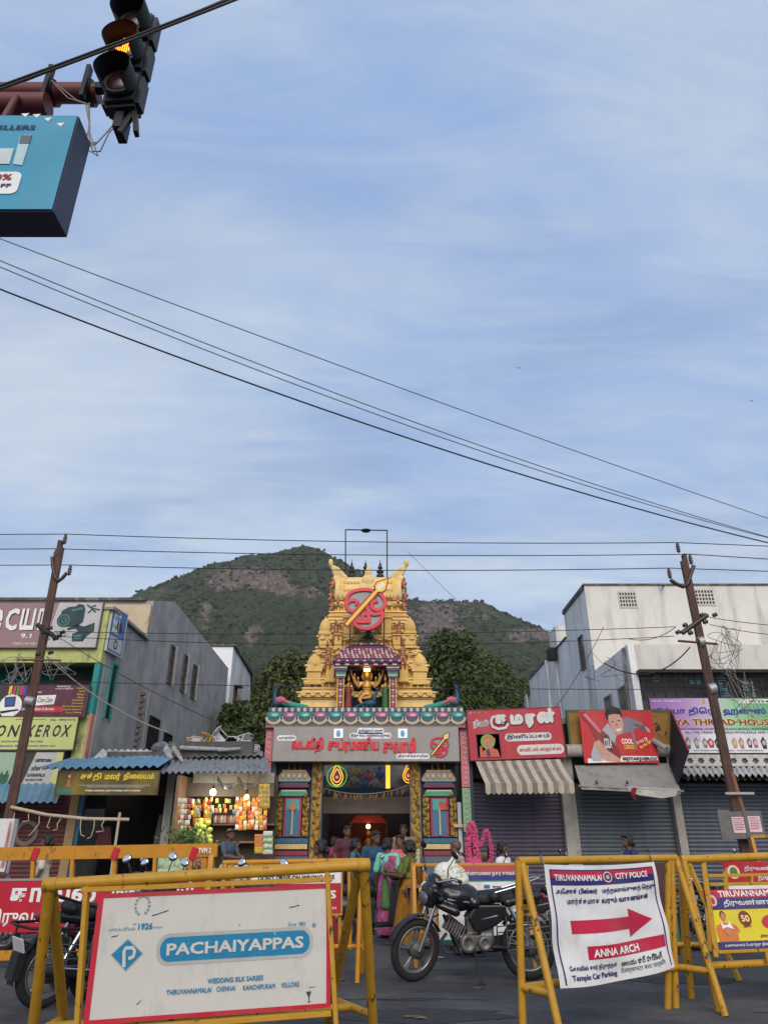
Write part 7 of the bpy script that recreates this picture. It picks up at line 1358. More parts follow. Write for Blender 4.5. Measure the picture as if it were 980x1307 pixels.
# wooden tea-brown board standing behind, and a low barricade at the far right
q = P(834, 1108, 12.2); t = thing('wooden_board', 'dark brown wooden board standing behind the police banner', 'board', (q.x-.1, 12.2, 0)); bx('panel', M('board_brown', (.075, .03, .022), .7, var=.3), t, -.35, .35, 0, .05, .35, 1.22); bx('leg', iron, t, -.32, -.27, .05, .1, 0, .9); bx('leg', iron, t, .27, .32, .05, .1, 0, .9); bx('teal_base', M('teal_print2', (.04, .16, .15), .7), t, -.33, .33, -.03, -.003, .12, .5)
A, B = P(958, 1068, 14.0), P(1080, 1064, 14.0); t = thing('barricade', 'farthest orange barricade beside the meter boxes', 'barricade', (A.x, A.y, 0), group='police barricades'); o = V((A.x, A.y, 0)); flat(t, o, 'top_rail', A, B, .06, .05, OB); flat(t, o, 'bottom_rail', A-V((0, 0, 1.0)), B-V((0, 0, 1.0)), .06, .05, OB)
for q in (A, A.lerp(B, .5), B): flat(t, o, 'leg', q, V((q.x, q.y-.3, 0)), .06, .05, OB); flat(t, o, 'leg', q, V((q.x, q.y+.3, 0)), .06, .05, OB)
# ================================================================ motorcycles and scooters
tyre = M('tyre_rubber', (.018, .018, .019), .85, var=.2, bump=.3, bscale=80); chrome = M('chrome', (.62, .62, .63), .18, metal=1.0, var=.08); alloy = M('alloy_grey', (.22, .22, .22), .4, metal=.7, var=.15, dirt=(.12, .11, .1), damt=.5, dscale=8); bkp = M('black_gloss', (.010, .010, .012), .22, var=.1, spec=.6); bkm = M('black_plastic', (.016, .016, .017), .55, var=.2); seatm = M('seat_vinyl', (.014, .014, .016), .6, var=.15, bump=.25, bscale=40); eng = M('engine_metal', (.16, .155, .15), .5, metal=.6, var=.25, scale=14, dirt=(.05, .04, .035), damt=.7, dscale=12); mirr = M('mirror_glass', (.80, .82, .84), .05, metal=1.0, var=.0)
def tf(o, S_):
    if S_ is not None: o.data.transform(S_)
    return o
def wheel(par, x, R, w_, S_=None, spokes=5, drum=.08, wire_=False):
    t = MB(); N = 40; prof = [(R-.075, -w_*.34), (R-.05, -w_*.5), (R-.02, -w_*.44), (R-.003, -w_*.22), (R, 0), (R-.003, w_*.22), (R-.02, w_*.44), (R-.05, w_*.5), (R-.075, w_*.34)]
    Rm = Matrix.Translation((x, 0, R)) @ Matrix.Rotation(pi/2, 4, 'X'); ring = lambda pr, n=N: [(r, z) for r, z in pr]
    def torus(pr, mat, nm, p):
        b = MB(); v = []; k = len(pr)
        for i in range(N): a = 2*pi*i/N; v += [Rm @ V((r*cos(a), r*sin(a), z)) for r, z in pr]
        b.add(v, [(i*k+j, ((i+1) % N)*k+j, ((i+1) % N)*k+(j+1) % k, i*k+(j+1) % k) for i in range(N) for j in range(k)], 0, True); return tf(b.build(nm, mat, p), S_)
    wt = torus(prof, tyre, 'wheel', par); torus([(R-.10, -w_*.3), (R-.072, -w_*.36), (R-.072, w_*.36), (R-.10, w_*.3)], alloy if not wire_ else chrome, 'rim', wt)
    b = MB()
    if wire_:
        for i in range(24): a = 2*pi*i/24; b.tube([Rm @ V((.05*cos(a+.5*(-1)**i), .05*sin(a+.5*(-1)**i), .03*(-1)**i)), Rm @ V(((R-.09)*cos(a), (R-.09)*sin(a), 0))], .0025, 4)
    else:
        for i in range(spokes):
            a = 2*pi*i/spokes+.3
            for da in (-.09, .09): b.tube([Rm @ V((.05*cos(a), .05*sin(a), 0)), Rm @ V(((R-.09)*cos(a+da), (R-.09)*sin(a+da), 0))], [.02, .012], 6)
    sp = tf(b.build('spokes', alloy if not wire_ else chrome, wt), S_); sp['kind'] = 'stuff'
    tf(MB().lathe([(.02, -.07), (drum, -.06), (drum*1.05, -.03), (drum*1.05, .03), (drum, .06), (.02, .07)], 20, Rm).build('hub', eng, wt), S_); return wt
def mirror(par, p, out, S_, disc=(.06, .012, .042)):
    p = V(p); h = p+V((-.02, out*.09, .22)); o = tf(MB().tube([p, p+V((.01, out*.02, .10)), h], .006, 6).build('mirror_stem', bkm, par), S_); b = MB().sphere((0, 0, 0), (.065, .018, .045), 14, 8, Matrix.Rotation(.1, 3, 'X')); m_ = b.build('mirror', bkm, par)
    Rz = Matrix.Translation(h+V((0, 0, .03))) @ Matrix.Rotation(pi/2, 4, 'Z') @ Matrix.Rotation(.22, 4, 'X') @ Matrix.Rotation(out*.3, 4, 'Y'); m_.data.transform(Rz); tf(m_, S_)
    g = MB().sphere((0, .008, 0), (.058, .013, .04), 14, 8).build('mirror_glass', mirr, m_); g.data.transform(Rz); tf(g, S_)
def motorcycle(label, loc, yaw, steer=0.0, lean=.06, sc_=1.08, wire_=False, carrier=False, sticker=True):
    t = thing('motorcycle', label, 'motorcycle', loc, yaw, 'parked two wheelers'); t.scale = (sc_,)*3; t.rotation_euler = (lean, 0, yaw); R = .302; F, Bk = .63, -.62
    ax = V((.40, 0, .80)); S_ = Matrix.Translation(ax) @ Matrix.Rotation(steer, 4, V((-.42, 0, 1)).normalized()) @ Matrix.Translation(-ax)
    wheel(t, F, R, .075, S_, wire_=wire_); wheel(t, Bk, R, .085, None, drum=.09, wire_=wire_)
    for s in (-1, 1): tf(MB().tube([(F, s*.075, R), (F-.10, s*.078, .53)], .024, 8).build('fork_slider', alloy, t), S_); tf(MB().tube([(F-.10, s*.078, .53), (F-.235, s*.078, .86)], .016, 8).build('fork_tube', chrome, t), S_)
    v = []; N = 18
    for i in range(N+1):
        a = radians(18+138*i/N); rr = R+.035; wd = .055 if 0 < i < N else .04
        v += [V((F+cos(a)*rr, -wd, R+sin(a)*rr-.012)), V((F+cos(a)*(rr+.014), 0, R+sin(a)*(rr+.014))), V((F+cos(a)*rr, wd, R+sin(a)*rr-.012))]
    tf(MB().add(v, [(3*i+k, 3*i+k+1, 3*i+3+k+1, 3*i+3+k) for i in range(N) for k in range(2)], 0, True).build('front_mudguard', bkp, t), S_)
    hl = tf(blob('headlamp_cowl', [('e', (F-.17, 0, .83), (.11, .13, .13)), ('e', (F-.22, 0, .95), (.08, .11, .09)), ('c', (F-.16, -.11, .88), .04, (F-.25, -.12, .80), .04), ('c', (F-.16, .11, .88), .04, (F-.25, .12, .80), .04), ('c', (F-.14, -.05, .76), .06, (F-.14, .05, .76), .06)], bkp, t, .012, 3), S_)
    tf(MB().sphere((F-.075, 0, .80), (.03, .085, .07), 16, 8).build('headlamp', M('headlamp_glass', (.10, .105, .11), .08, var=.05, spec=.8), hl), S_)
    if sticker:
        for nm, dx, rz, ry, mt in (('sticker', .0, .035, .055, WH), ('sticker', .006, .03, .048, M('sticker_red', (.4, .05, .06), .5)), ('sticker', .012, .023, .04, WH)): tf(MB().sphere((F-.155-dx*.2, -.105-dx*.3, .90), (.045, .012, rz), 14, 6, Matrix.Rotation(.5, 3, 'Y')).build(nm, mt, hl), S_)
        tf(MB().tube([(F-.10, -.098, .84), (F-.085, -.085, .72)], .008, 5).build('spear_sticker', GLD, hl), S_); tf(MB().sphere((F-.10, -.10, .85), (.02, .008, .03), 8, 6).build('spear_sticker', GLD, hl), S_)
    tf(MB().tube([(F-.30, -.36, 1.02), (F-.26, -.30, 1.03), (F-.20, -.12, .97), (F-.20, .12, .97), (F-.26, .30, 1.03), (F-.30, .36, 1.02)], .012, 8).build('handlebar', chrome, t), S_)
    for s in (-1, 1):
        tf(MB().tube([(F-.262, s*.25, 1.03), (F-.31, s*.38, 1.02)], .018, 8).build('grip', bkm, t), S_); tf(MB().tube([(F-.235, s*.22, 1.02), (F-.20, s*.30, 1.0), (F-.24, s*.37, 1.0)], .006, 5).build('lever', alloy, t), S_); mirror(t, (F-.24, s*.22, 1.03), s, S_)
        tf(blob('indicator', [('c', (F-.19, s*.11, .82), .012, (F-.18, s*.19, .82), .025), ('e', (F-.18, s*.20, .82), (.035, .03, .028))], bkm if s > 0 else M('amber_lens', (.5, .17, .02), .3), t, .01, 1), S_)
    blob('fuel_tank', [('e', (.16, 0, .80), (.27, .17, .15)), ('e', (.27, 0, .84), (.14, .15, .12)), ('c', (-.02, -.10, .74), .07, (-.02, .10, .74), .07), ('c', (.36, -.15, .72), .04, (.20, -.16, .66), .05), ('c', (.36, .15, .72), .04, (.20, .16, .66), .05)], bkp, t, .014, 4)
    for s in (-1, 1): blob('tank_stripe', [('c', (.28, s*.148, .78), .014, (.05, s*.150, .75), .008)], M('decal_grey', (.24, .24, .25), .35), t, .008, 1); blob('side_panel', [('p', [(-.36, .72), (-.02, .72), (.06, .60), (-.02, .46), (-.20, .50), (-.38, .60)], s*.11-.035, s*.11+.025)], bkp, t, .012, 3); blob('panel_stripe', [('c', (-.26, s*.128, .62), .012, (-.06, s*.128, .58), .008)], M('decal_grey', (.24, .24, .25), .35), t, .008, 1)
    blob('seat', [('c', (.02, -.06, .785), .06, (.02, .06, .785), .06), ('c', (-.25, -.09, .80), .065, (-.25, .09, .80), .065), ('c', (-.52, -.08, .85), .055, (-.52, .08, .85), .055), ('c', (.02, 0, .785), .065, (-.25, 0, .80), .075), ('c', (-.25, 0, .80), .075, (-.55, 0, .85), .06), ('b', (-.25, 0, .78), (.5, .18, .08))], seatm, t, .014, 5)
    blob('tail', [('c', (-.40, -.06, .74), .05, (-.78, -.03, .80), .035), ('c', (-.40, .06, .74), .05, (-.78, .03, .80), .035), ('b', (-.6, 0, .76), (.35, .12, .08))], bkp, t, .013, 3); MB().sphere((-.83, 0, .79), (.03, .07, .04), 12, 7).build('tail_lamp', M('tail_red', (.22, .015, .02), .25), t)
    N = 14; v = []
    for i in range(N+1): a = radians(40+150*i/N); rr = R+.05; v += [V((Bk+cos(a)*rr, -.065, R+sin(a)*rr-.015)), V((Bk+cos(a)*(rr+.012), 0, R+sin(a)*(rr+.012))), V((Bk+cos(a)*rr, .065, R+sin(a)*rr-.015))]
    MB().add(v, [(3*i+k, 3*i+k+1, 3*i+3+k+1, 3*i+3+k) for i in range(N) for k in range(2)], 0, True).build('rear_mudguard', bkm, t); MB().prism([(-1.0, .28), (-.93, .27), (-.90, .50), (-.98, .50)], -.07, .07).build('mud_flap', bkm, t); pl_ = MB().box((-.97, 0, .56), (.012, .20, .12), Matrix.Rotation(-.35, 3, 'Y')).build('number_plate', M('plate_white', (.55, .53, .50), .5, var=.1), t)
    MB().tube([(-.25, -.13, .84), (-.5, -.14, .90), (-.76, -.10, .98), (-.82, 0, .99), (-.76, .10, .98), (-.5, .14, .90), (-.25, .13, .84)], .013, 8).build('grab_rail', chrome if not carrier else iron, t)
    if carrier: MB().tube([(-.30, -.22, .66), (-.60, -.26, .70), (-.98, -.2, .72), (-1.02, 0, .72), (-.98, .2, .72), (-.60, .26, .70), (-.30, .22, .66)], .013, 8).build('side_rail', iron, t); MB().tube([(-.9, -.21, .72), (-.92, -.2, .58), (-.92, .2, .58), (-.9, .21, .72)], .012, 8).build('side_rail', iron, t)
    # engine: crankcase, finned cylinder, carburettor, exhaust
    blob('crankcase', [('b', (-.02, 0, .36), (.36, .22, .15)), ('b', (-.15, 0, .44), (.15, .2, .16)), ('b', (.02, 0, .50), (.10, .12, .2)), ('b', (.10, 0, .29), (.16, .18, .06))], eng, t, .012, 2)
    for s in (-1, 1):
        for x_, r_c in ((.07, .092), (-.11, .075)): MB().lathe([(r_c*.98, 0), (r_c, .035), (r_c*.93, .05), (r_c*.55, .056), (r_c*.5, .05), (.01, .052)], 22, Matrix.Translation((x_, s*.10, .36)) @ Matrix.Rotation(-s*pi/2, 4, 'X')).build('engine_cover', eng, t)
    MB().lathe([(.02, -.02), (.085, -.015), (.09, .01), (.02, .02)], 18, Matrix.Translation((.06, -.235, .36)) @ Matrix.Rotation(pi/2, 4, 'X')).build('engine_cover', alloy, t)
    cyl = MB()
    for k in range(7): cyl.box((.12+.026*k, 0, .45+.018*k), (.012, .20, .15), Matrix.Rotation(-.5, 3, 'Y'))
    c_ = cyl.build('cylinder_fins', eng, t); c_['kind'] = 'stuff'; MB().box((.20, 0, .50), (.16, .12, .11), Matrix.Rotation(-.5, 3, 'Y')).build('cylinder', eng, t, .01)
    MB().tube([(.28, -.03, .44), (.34, -.08, .36), (.28, -.15, .25), (.05, -.17, .22), (-.20, -.17, .26)], .018, 8).build('exhaust_pipe', alloy, t); MB().tube([(-.18, -.18, .27), (-.30, -.185, .29), (-.78, -.19, .36), (-.82, -.19, .365)], [.03, .05, .055, .03], 12).build('silencer', bkm, t); MB().tube([(-.24, -.24, .31), (-.62, -.25, .37)], .012, 6).build('heat_shield', chrome, t)
    MB().box((-.38, -.10, .37), (.46, .03, .10), Matrix.Rotation(.12, 3, 'Y')).build('chain_cover', bkm, t, .015)
    for s in (-1, 1): MB().tube([(-.40, s*.14, .70), (-.56, s*.14, .40)], .024, 10).build('shock_absorber', chrome, t); MB().tube([(-.05, s*.11, .33), (-.62, s*.09, .30)], .02, 6).build('swing_arm', bkm, t); MB().tube([(.02, s*.1, .26), (.02, s*.26, .26)], .016, 6).build('foot_peg', bkm, t); MB().tube([(.30, s*.05, .62), (.14, s*.09, .24), (-.12, s*.09, .25)], .018, 6).build('frame_tube', bkm, t)
    lg = MB().tube([(.36, -.05, .62), (.40, -.22, .58), (.42, -.26, .40), (.38, -.22, .20), (.30, -.10, .20)], .012, 8).build('leg_guard', chrome, t)
    sg = MB()
    for k in range(5): sg.tube([(-.34, .20, .30+.06*k), (-.82, .20, .34+.06*k)], .006, 5)
    for x in (-.34, -.58, -.82): sg.tube([(x, .20, .28), (x, .20, .62)], .008, 5)
    fgm = M('guard_steel', (.14, .14, .14), .4, metal=.6); sg.build('foot_guard', fgm, t)['kind'] = 'stuff'
    sg2 = sg.build('foot_guard', fgm, t); sg2['kind'] = 'stuff'; sg2.data.transform(Matrix.Scale(-1, 4, (0, 1, 0)) @ Matrix.Translation((0, .03, 0)))
    MB().tube([(.0, -.10 if lean < 0 else .10, .28), (-.03, -.24 if lean < 0 else .24, .02)], .010, 6).build('side_stand', bkm, t); MB().box((-.03, -.24 if lean < 0 else .24, .008), (.07, .04, .014)).build('stand_foot', bkm, t)
    for k in range(4): MB().tube([(F-.24, -.12+.05*k, 1.0), (F-.10, -.15+.06*k, .92), (F-.22, -.05+.03*k, .70)], .005, 5).build('control_cable', bkm, t)
    return t
a, c = G(524, 1254), G(678, 1251); mid = (a+c)/2+V((.03, .0, 0)); yw = atan2(a.y-c.y, a.x-c.x)
bike = motorcycle('parked black motorcycle with a plastic bag of flowers on its tank', (mid.x, mid.y, 0), yw, radians(26), -.0, 1.12)
# bag of jasmine on the tank
q = bike.matrix_basis @ V((.22, -.02, .86)); t = thing('flower_bag', 'white plastic bag full of jasmine on the motorcycle tank', 'bag', q); r_ = random.Random(9); fl_ = []
pl = blob('bag', [('e', (0, 0, .14), (.20, .15, .15)), ('e', (-.06, 0, .20), (.14, .12, .12)), ('c', (.02, 0, .28), .06, (.06, 0, .36), .03), ('e', (.12, 0, .12), (.12, .12, .10))], M('thin_plastic', (.72, .72, .66), .25, var=.15, scale=24, bump=.8, bscale=38, spec=.6), t, .012, 2)
b = MB()
for k in range(420):
    u, w_ = r_.random()*2*pi, math.acos(r_.uniform(-.8, .95)); p = V((sin(w_)*cos(u)*.205, sin(w_)*sin(u)*.155, .145+cos(w_)*.155)); b.sphere(p, (.011, .011, .014), 5, 3)
b.build('jasmine_bud', M('jasmine', (.66, .64, .46), .7, var=.2, scale=30), t)['kind'] = 'stuff'
o_ = blob('black_pouch', [('e', (-.06, -.12, .05), (.10, .06, .08)), ('c', (-.1, -.14, .1), .03, (-.18, -.12, .06), .03)], bkm, t, .014, 3)
# rear three-quarter bike on the left
a = G(46, 1290); bike2 = motorcycle('black motorcycle with white number plate seen from behind at the left edge', (a.x+.40, a.y+.60, 0), radians(52), radians(18), .08, 1.05, carrier=True, sticker=False)
def scooter(label, loc, yaw, col, steer=0.0):
    t = thing('scooter', label, 'scooter', loc, yaw, 'parked two wheelers'); R = .22; F, Bk = .60, -.60; S_ = Matrix.Translation((.42, 0, .7)) @ Matrix.Rotation(steer, 4, 'Z') @ Matrix.Translation((-.42, 0, -.7)); wheel(t, F, R, .09, S_, drum=.06); wheel(t, Bk, R, .10, None, drum=.06)
    blob('front_apron', [('p', [(.40, .95), (.34, .92), (.28, .30), (.36, .26), (.50, .55)], -.16, .16), ('c', (.36, 0, .9), .08, (.46, 0, .5), .10)], col, t, .018, 4); blob('floor_board', [('b', (.12, 0, .27), (.45, .30, .06))], bkm, t, .018, 2); blob('rear_body', [('e', (-.42, 0, .56), (.42, .18, .18)), ('b', (-.20, 0, .45), (.2, .28, .3)), ('c', (-.5, 0, .6), .14, (-.82, 0, .68), .07)], col, t, .02, 4)
    blob('seat', [('c', (-.12, 0, .76), .09, (-.70, 0, .80), .09), ('b', (-.4, 0, .77), (.5, .22, .08))], seatm, t, .018, 4); tf(blob('front_mudguard', [('e', (F-.02, 0, .40), (.17, .08, .08))], col, t, .016, 3), S_); hd = tf(blob('handle_cowl', [('e', (.36, 0, 1.0), (.12, .17, .09)), ('c', (.40, 0, .95), .07, (.46, 0, .88), .06)], col, t, .016, 3), S_); tf(MB().sphere((.47, 0, .98), (.03, .09, .055), 14, 8).build('headlamp', M('headlamp_glass', (.10, .105, .11), .08), hd), S_)
    for s in (-1, 1): tf(MB().tube([(.34, s*.12, 1.02), (.26, s*.36, 1.02)], .018, 8).build('grip', bkm, t), S_); mirror(t, (.32, s*.22, 1.03), s, S_); tf(MB().tube([(F, s*.06, R), (F-.1, s*.05, .55)], .02, 8).build('fork', bkm, t), S_)
    MB().sphere((-.90, 0, .66), (.03, .09, .05), 12, 7).build('tail_lamp', M('tail_red', (.22, .015, .02), .25), t); MB().box((-.93, 0, .50), (.012, .2, .12)).build('number_plate', M('plate_white', (.55, .53, .50), .5), t); MB().tube([(.0, .1, .25), (-.02, .22, .0)], .012, 6).build('side_stand', bkm, t); MB().tube([(-.75, -.12, .82), (-.95, -.08, .88), (-.95, .08, .88), (-.75, .12, .82)], .014, 8).build('grab_rail', bkm, t); return t
sg_ = M('scooter_grey', (.03, .032, .035), .3, var=.1); g = G(485, 1205); scooter('dark scooter standing between the two women in saris', (g.x-.05, 13.6, 0), radians(28), sg_, .2)
g = P(200, 1110, 10.0); scooter('grey scooter behind the nearest barricade, its round mirror catching light', (g.x, 9.5, 0), radians(60), M('scooter_grey2', (.05, .05, .055), .35), .1)
g = P(345, 1110, 9.6); scooter('dark scooter hidden behind the white board, one mirror showing above', (g.x-.15, 9.3, 0), radians(75), sg_, -.2)
g = P(140, 1105, 12.4); scooter('dark scooter behind the orange barricade near the flower shop', (g.x, 12.6, 0), radians(20), sg_, .3)
g = P(12, 1120, 12.3); scooter('dark scooter behind the red banner at the far left', (g.x-.6, 12.5, 0), radians(5), M('scooter_red', (.10, .02, .02), .3), 0)
g = P(770, 1100, 14.5); motorcycle('motorcycle parked before the blue grey shutter beside the woman in blue', (g.x-.4, 14.3, 0), radians(160), .3, .05, 1.05, sticker=False)
g = P(880, 1120, 13.0); motorcycle('motorcycle half hidden behind the barricade legs on the right', (g.x+.5, 12.9, 0), radians(12), -.2, .05, 1.05, sticker=False)
g = P(690, 1130, 12.6); motorcycle('motorcycle standing behind the town police board', (g.x-.2, 12.6, 0), radians(172), .2, .05, 1.05, sticker=False)
# ================================================================ people
SK = [M('skin_brown', (.19, .095, .055), .55, var=.08, sub=.05), M('skin_dark', (.115, .055, .034), .55, var=.08, sub=.05)]
HR = M('black_hair', (.010, .009, .009), .5, var=.2, bump=.4, bscale=120); EYW = M('eye_white', (.34, .32, .30), .4); EYB = M('eye_dark', (.015, .01, .01), .2); LIP = M('lips', (.20, .07, .06), .5)
def skirt(t, nm, mat, rings, pleat=.012, n=44, k=17):
    """cloth tube through rings (z, cx, cy, rx, ry) with soft pleats"""
    b = MB(); v = []; L = 18; nr = len(rings)
    for j in range(L+1):
        u = j/L*(nr-1); i = min(int(u), nr-2); f = u-i; f = f*f*(3-2*f); z, cx, cy, rx, ry = [p+(q-p)*f for p, q in zip(rings[i], rings[i+1])]
        for a_ in range(n):
            a = 2*pi*a_/n; w_ = 1+(pleat/max(rx, .05))*sin(a*k+.6*sin(a*3))*min(1, .25+j/L); v.append((cx+cos(a)*rx*w_, cy+sin(a)*ry*w_, z))
    b.add(v, [(j*n+a, (j+1)*n+a, (j+1)*n+(a+1) % n, j*n+(a+1) % n) for j in range(L) for a in range(n)], 0, True); return b.build(nm, mat, t)
def band(t, nm, mat, path, wd, nv=5):
    """draped cloth strip: path of (point, outward normal); wd = half width along the strip's cross direction"""
    b = MB(); v = []
    for i, (p, nrm) in enumerate(path):
        tan = (V(path[min(i+1, len(path)-1)][0])-V(path[max(i-1, 0)][0])).normalized(); cr_ = tan.cross(V(nrm)).normalized(); w_ = wd[i] if isinstance(wd, list) else wd
        for j in range(nv): s = 2*j/(nv-1)-1; v.append(V(p)+cr_*w_*s+V(nrm)*(.006*sin(j*2.2+i*.8)-.012*abs(s)))
    b.add(v, [(i*nv+j, i*nv+j+1, (i+1)*nv+j+1, (i+1)*nv+j) for i in range(len(path)-1) for j in range(nv-1)], 0, True); b.add(list(v), [(i*nv+j, (i+1)*nv+j, (i+1)*nv+j+1, i*nv+j+1) for i in range(len(path)-1) for j in range(nv-1)], 0, True); return b.build(nm, mat, t)
def hand(prims, w_, d, s, side_, curl=.4):
    """palm, four fingers of unequal length and a thumb from its side; d = direction of the forearm"""
    d = V(d).normalized(); up_ = V((side_, 0, .2)); up_ = (up_-d*up_.dot(d)).normalized(); nn = d.cross(up_); w_ = V(w_)
    prims.append(('c', w_, .022*s, w_+d*.07*s, .026*s))
    for k in range(4):
        b0 = w_+d*.075*s+nn*(k-1.5)*.019*s; L = (.030, .036, .034, .027)[k]*s; m_ = b0+(d+up_*-curl*.3*side_).normalized()*L; e = m_+(d-up_*curl*side_).normalized()*L; prims += [('c', b0, .009*s, m_, .0085*s), ('c', m_, .0085*s, e, .007*s)]
    b0 = w_+d*.02*s-nn*.025*s; m_ = b0+(d*.7-nn*.7)*.035*s; prims += [('c', b0, .011*s, m_, .010*s), ('c', m_, .010*s, m_+d*.028*s, .008*s)]
def person(label, loc, yaw, h, skin, top, bottom, female, arms=None, step=0.0, head=0.0, hair=True, bald=False, sleeve=.6, seat=0.0, drape=None, jasmine=False, vox=.012, group=None, braid=False):
    t = thing('person', label, 'person', loc, yaw, group); f = h; sk = SK[skin]; sw = .105*f if female else .122*f; hipz = .52*f if not seat else seat
    SH = hipz+.30*f; st = step*f; bw = .9 if female else 1.0
    ft = []
    for s, off in ((-1, st), (1, -st)):
        if seat: kn = V((s*.09*f, -.25*f, hipz)); an = V((s*.08*f, -.22*f, hipz-.25*f))
        else: kn = V((s*.055*f, -off*.65-.012*f, .285*f)); an = V((s*.055*f, -off*1.1+.01*f, .05*f+(.03*f if off < -.02*f else 0)))
        ft.append((V((s*.055*f, 0, hipz)), kn, an))
    pr = [('e', (0, 0, hipz+.02*f), (.095*f, .07*f, .075*f)), ('e', (0, 0, hipz+.13*f), (.085*f*bw, .062*f, .12*f)), ('e', (0, .0, SH-.055*f), (.105*f*bw, .068*f, .08*f)), ('c', (-sw*.75, 0, SH), .036*f, (sw*.75, 0, SH), .036*f), ('c', (0, .008*f, SH), .034*f, (0, -.006*f, SH+.075*f), .031*f)]
    if female: pr += [('e', (-.045*f, -.06*f, SH-.085*f), (.042*f, .035*f, .04*f)), ('e', (.045*f, -.06*f, SH-.085*f), (.042*f, .035*f, .04*f))]
    HC = V((0, -.012*f, SH+.125*f)); Rh = Matrix.Rotation(head, 3, 'Z'); hp_ = lambda x, y, z: HC+Rh @ V((x*f, y*f, z*f))
    pr += [('e', hp_(0, .006, .012), (.048*f, .056*f, .058*f)), ('e', hp_(0, -.014, -.030), (.036*f, .040*f, .038*f)), ('e', hp_(0, -.036, -.052), (.016*f, .014*f, .014*f)), ('c', hp_(0, -.050, .008), .007*f, hp_(0, -.062, -.017), .010*f), ('e', hp_(.05, .006, -.008), (.008*f, .013*f, .018*f)), ('e', hp_(-.05, .006, -.008), (.008*f, .013*f, .018*f)), ('c', hp_(-.022, -.048, .022), .008*f, hp_(.022, -.048, .022), .008*f), ('c', hp_(-.012, -.052, -.034), .006*f, hp_(.012, -.052, -.034), .006*f)]
    for a, k, n_ in ft: pr += [('c', a, .065*f, k, .043*f), ('c', k, .042*f, k.lerp(n_, .35), .040*f), ('c', k.lerp(n_, .35), .040*f, n_, .024*f), ('c', n_+V((0, .02*f, -.028*f)), .022*f, n_+V((0, -.075*f, -.034*f)), .017*f), ('e', n_+V((0, -.09*f, -.037*f)), (.026*f, .03*f, .013*f))]
    arms = arms or [None, None]; aj = []
    for s, A_ in zip((-1, 1), arms):
        e, w_ = (V(A_[0])*f, V(A_[1])*f) if A_ else (V((s*.155*f, .02*f, SH-.175*f)), V((s*.165*f, -.03*f, SH-.32*f)))
        if A_: e.z += SH-.82*f; w_.z += SH-.82*f
        S0 = V((s*sw, 0, SH)); aj.append((S0, e, w_)); pr += [('c', S0, .033*f, e, .026*f), ('c', e, .026*f, w_, .017*f)]; hand(pr, w_, w_-e, f/1.7, s)
    blob('body', pr, sk, t, vox, 4, .4)
    for s in (-1, 1):
        MB().sphere(hp_(s*.021, -.0505, .006), (.009*f, .005*f, .0045*f), 8, 5).build('eye', EYW, t); MB().sphere(hp_(s*.021, -.0555, .006), (.0055*f, .003*f, .0055*f), 8, 5).build('iris', EYB, t); MB().tube([hp_(s*.010, -.054, .020), hp_(s*.021, -.055, .024), hp_(s*.034, -.049, .020)], .0032*f, 5).build('eyebrow', HR, t)
    MB().sphere(hp_(0, -.0565, -.034), (.017*f, .004*f, .006*f), 8, 5).build('mouth', LIP, t)
    if hair:
        ph = [('e', hp_(0, .016, .026), (.054*f, .058*f, .054*f)), ('e', hp_(0, .030, -.004), (.050*f, .044*f, .05*f)), ('c', hp_(-.034, -.030, .050), .018*f, hp_(.034, -.030, .050), .018*f)]
        if female: ph += [('e', hp_(.046, .014, -.01), (.014*f, .03*f, .04*f)), ('e', hp_(-.046, .014, -.01), (.014*f, .03*f, .04*f)), ('e', hp_(0, .07, -.028), (.036*f, .030*f, .034*f))]
        if braid: ph += [('c', hp_(0, .06, -.04), .024*f, hp_(0, .075, -.15), .020*f), ('c', hp_(0, .075, -.15), .020*f, hp_(0, .07, -.27), .012*f)]
        blob('hair', ph, HR, t, .010, 3)
        if jasmine:
            b = MB(); r_ = random.Random(5)
            for k in range(60): u = k/59; p = hp_(.012+.01*sin(k*1.3), .098+.012*cos(k), -.02-.14*u); b.sphere(p+V((r_.uniform(-1, 1), 0, 0))*.012, .010, 5, 4)
            b.build('jasmine_string', M('jasmine', (.66, .64, .46), .7), t)['kind'] = 'stuff'
    g = .012*f; kind, mt = top
    tp = [('e', (0, 0, hipz+.13*f), (.085*f*bw+g, .062*f+g, .12*f)), ('e', (0, 0, SH-.055*f), (.105*f*bw+g, .068*f+g, .08*f+g)), ('c', (-sw*.72, 0, SH-.004*f), .036*f+g*.7, (sw*.72, 0, SH-.004*f), .036*f+g*.7)]
    if kind != 'blouse': tp += [('e', (0, 0, hipz+.02*f), (.10*f+g, .075*f+g, .08*f)), ('c', (0, 0, hipz+.1*f), .08*f, (0, 0, hipz-.02*f), .088*f)]
    if female: tp += [('e', (-.045*f, -.062*f, SH-.085*f), (.045*f, .04*f, .045*f)), ('e', (.045*f, -.062*f, SH-.085*f), (.045*f, .04*f, .045*f))]
    for S0, e, w_ in aj: tp.append(('c', S0, .037*f+g*.7, S0.lerp(e, sleeve), .034*f+g*.6))
    sh = blob({'blouse': 'blouse', 'shirt': 'shirt', 'dress': 'dress_top'}[kind], tp, mt, t, vox, 3, .4, cut=[((0, 0, hipz+(.13*f if kind == 'blouse' else -.05*f)), (0, 0, -1))])
    if kind == 'shirt' and not female: MB().tube([(-.028*f, .02*f, SH+.042*f), (-.04*f, -.02*f, SH+.034*f), (0, -.05*f, SH+.01*f), (.04*f, -.02*f, SH+.034*f), (.028*f, .02*f, SH+.042*f)], .010*f, 6).build('collar', mt, sh)
    bk, bm_ = bottom
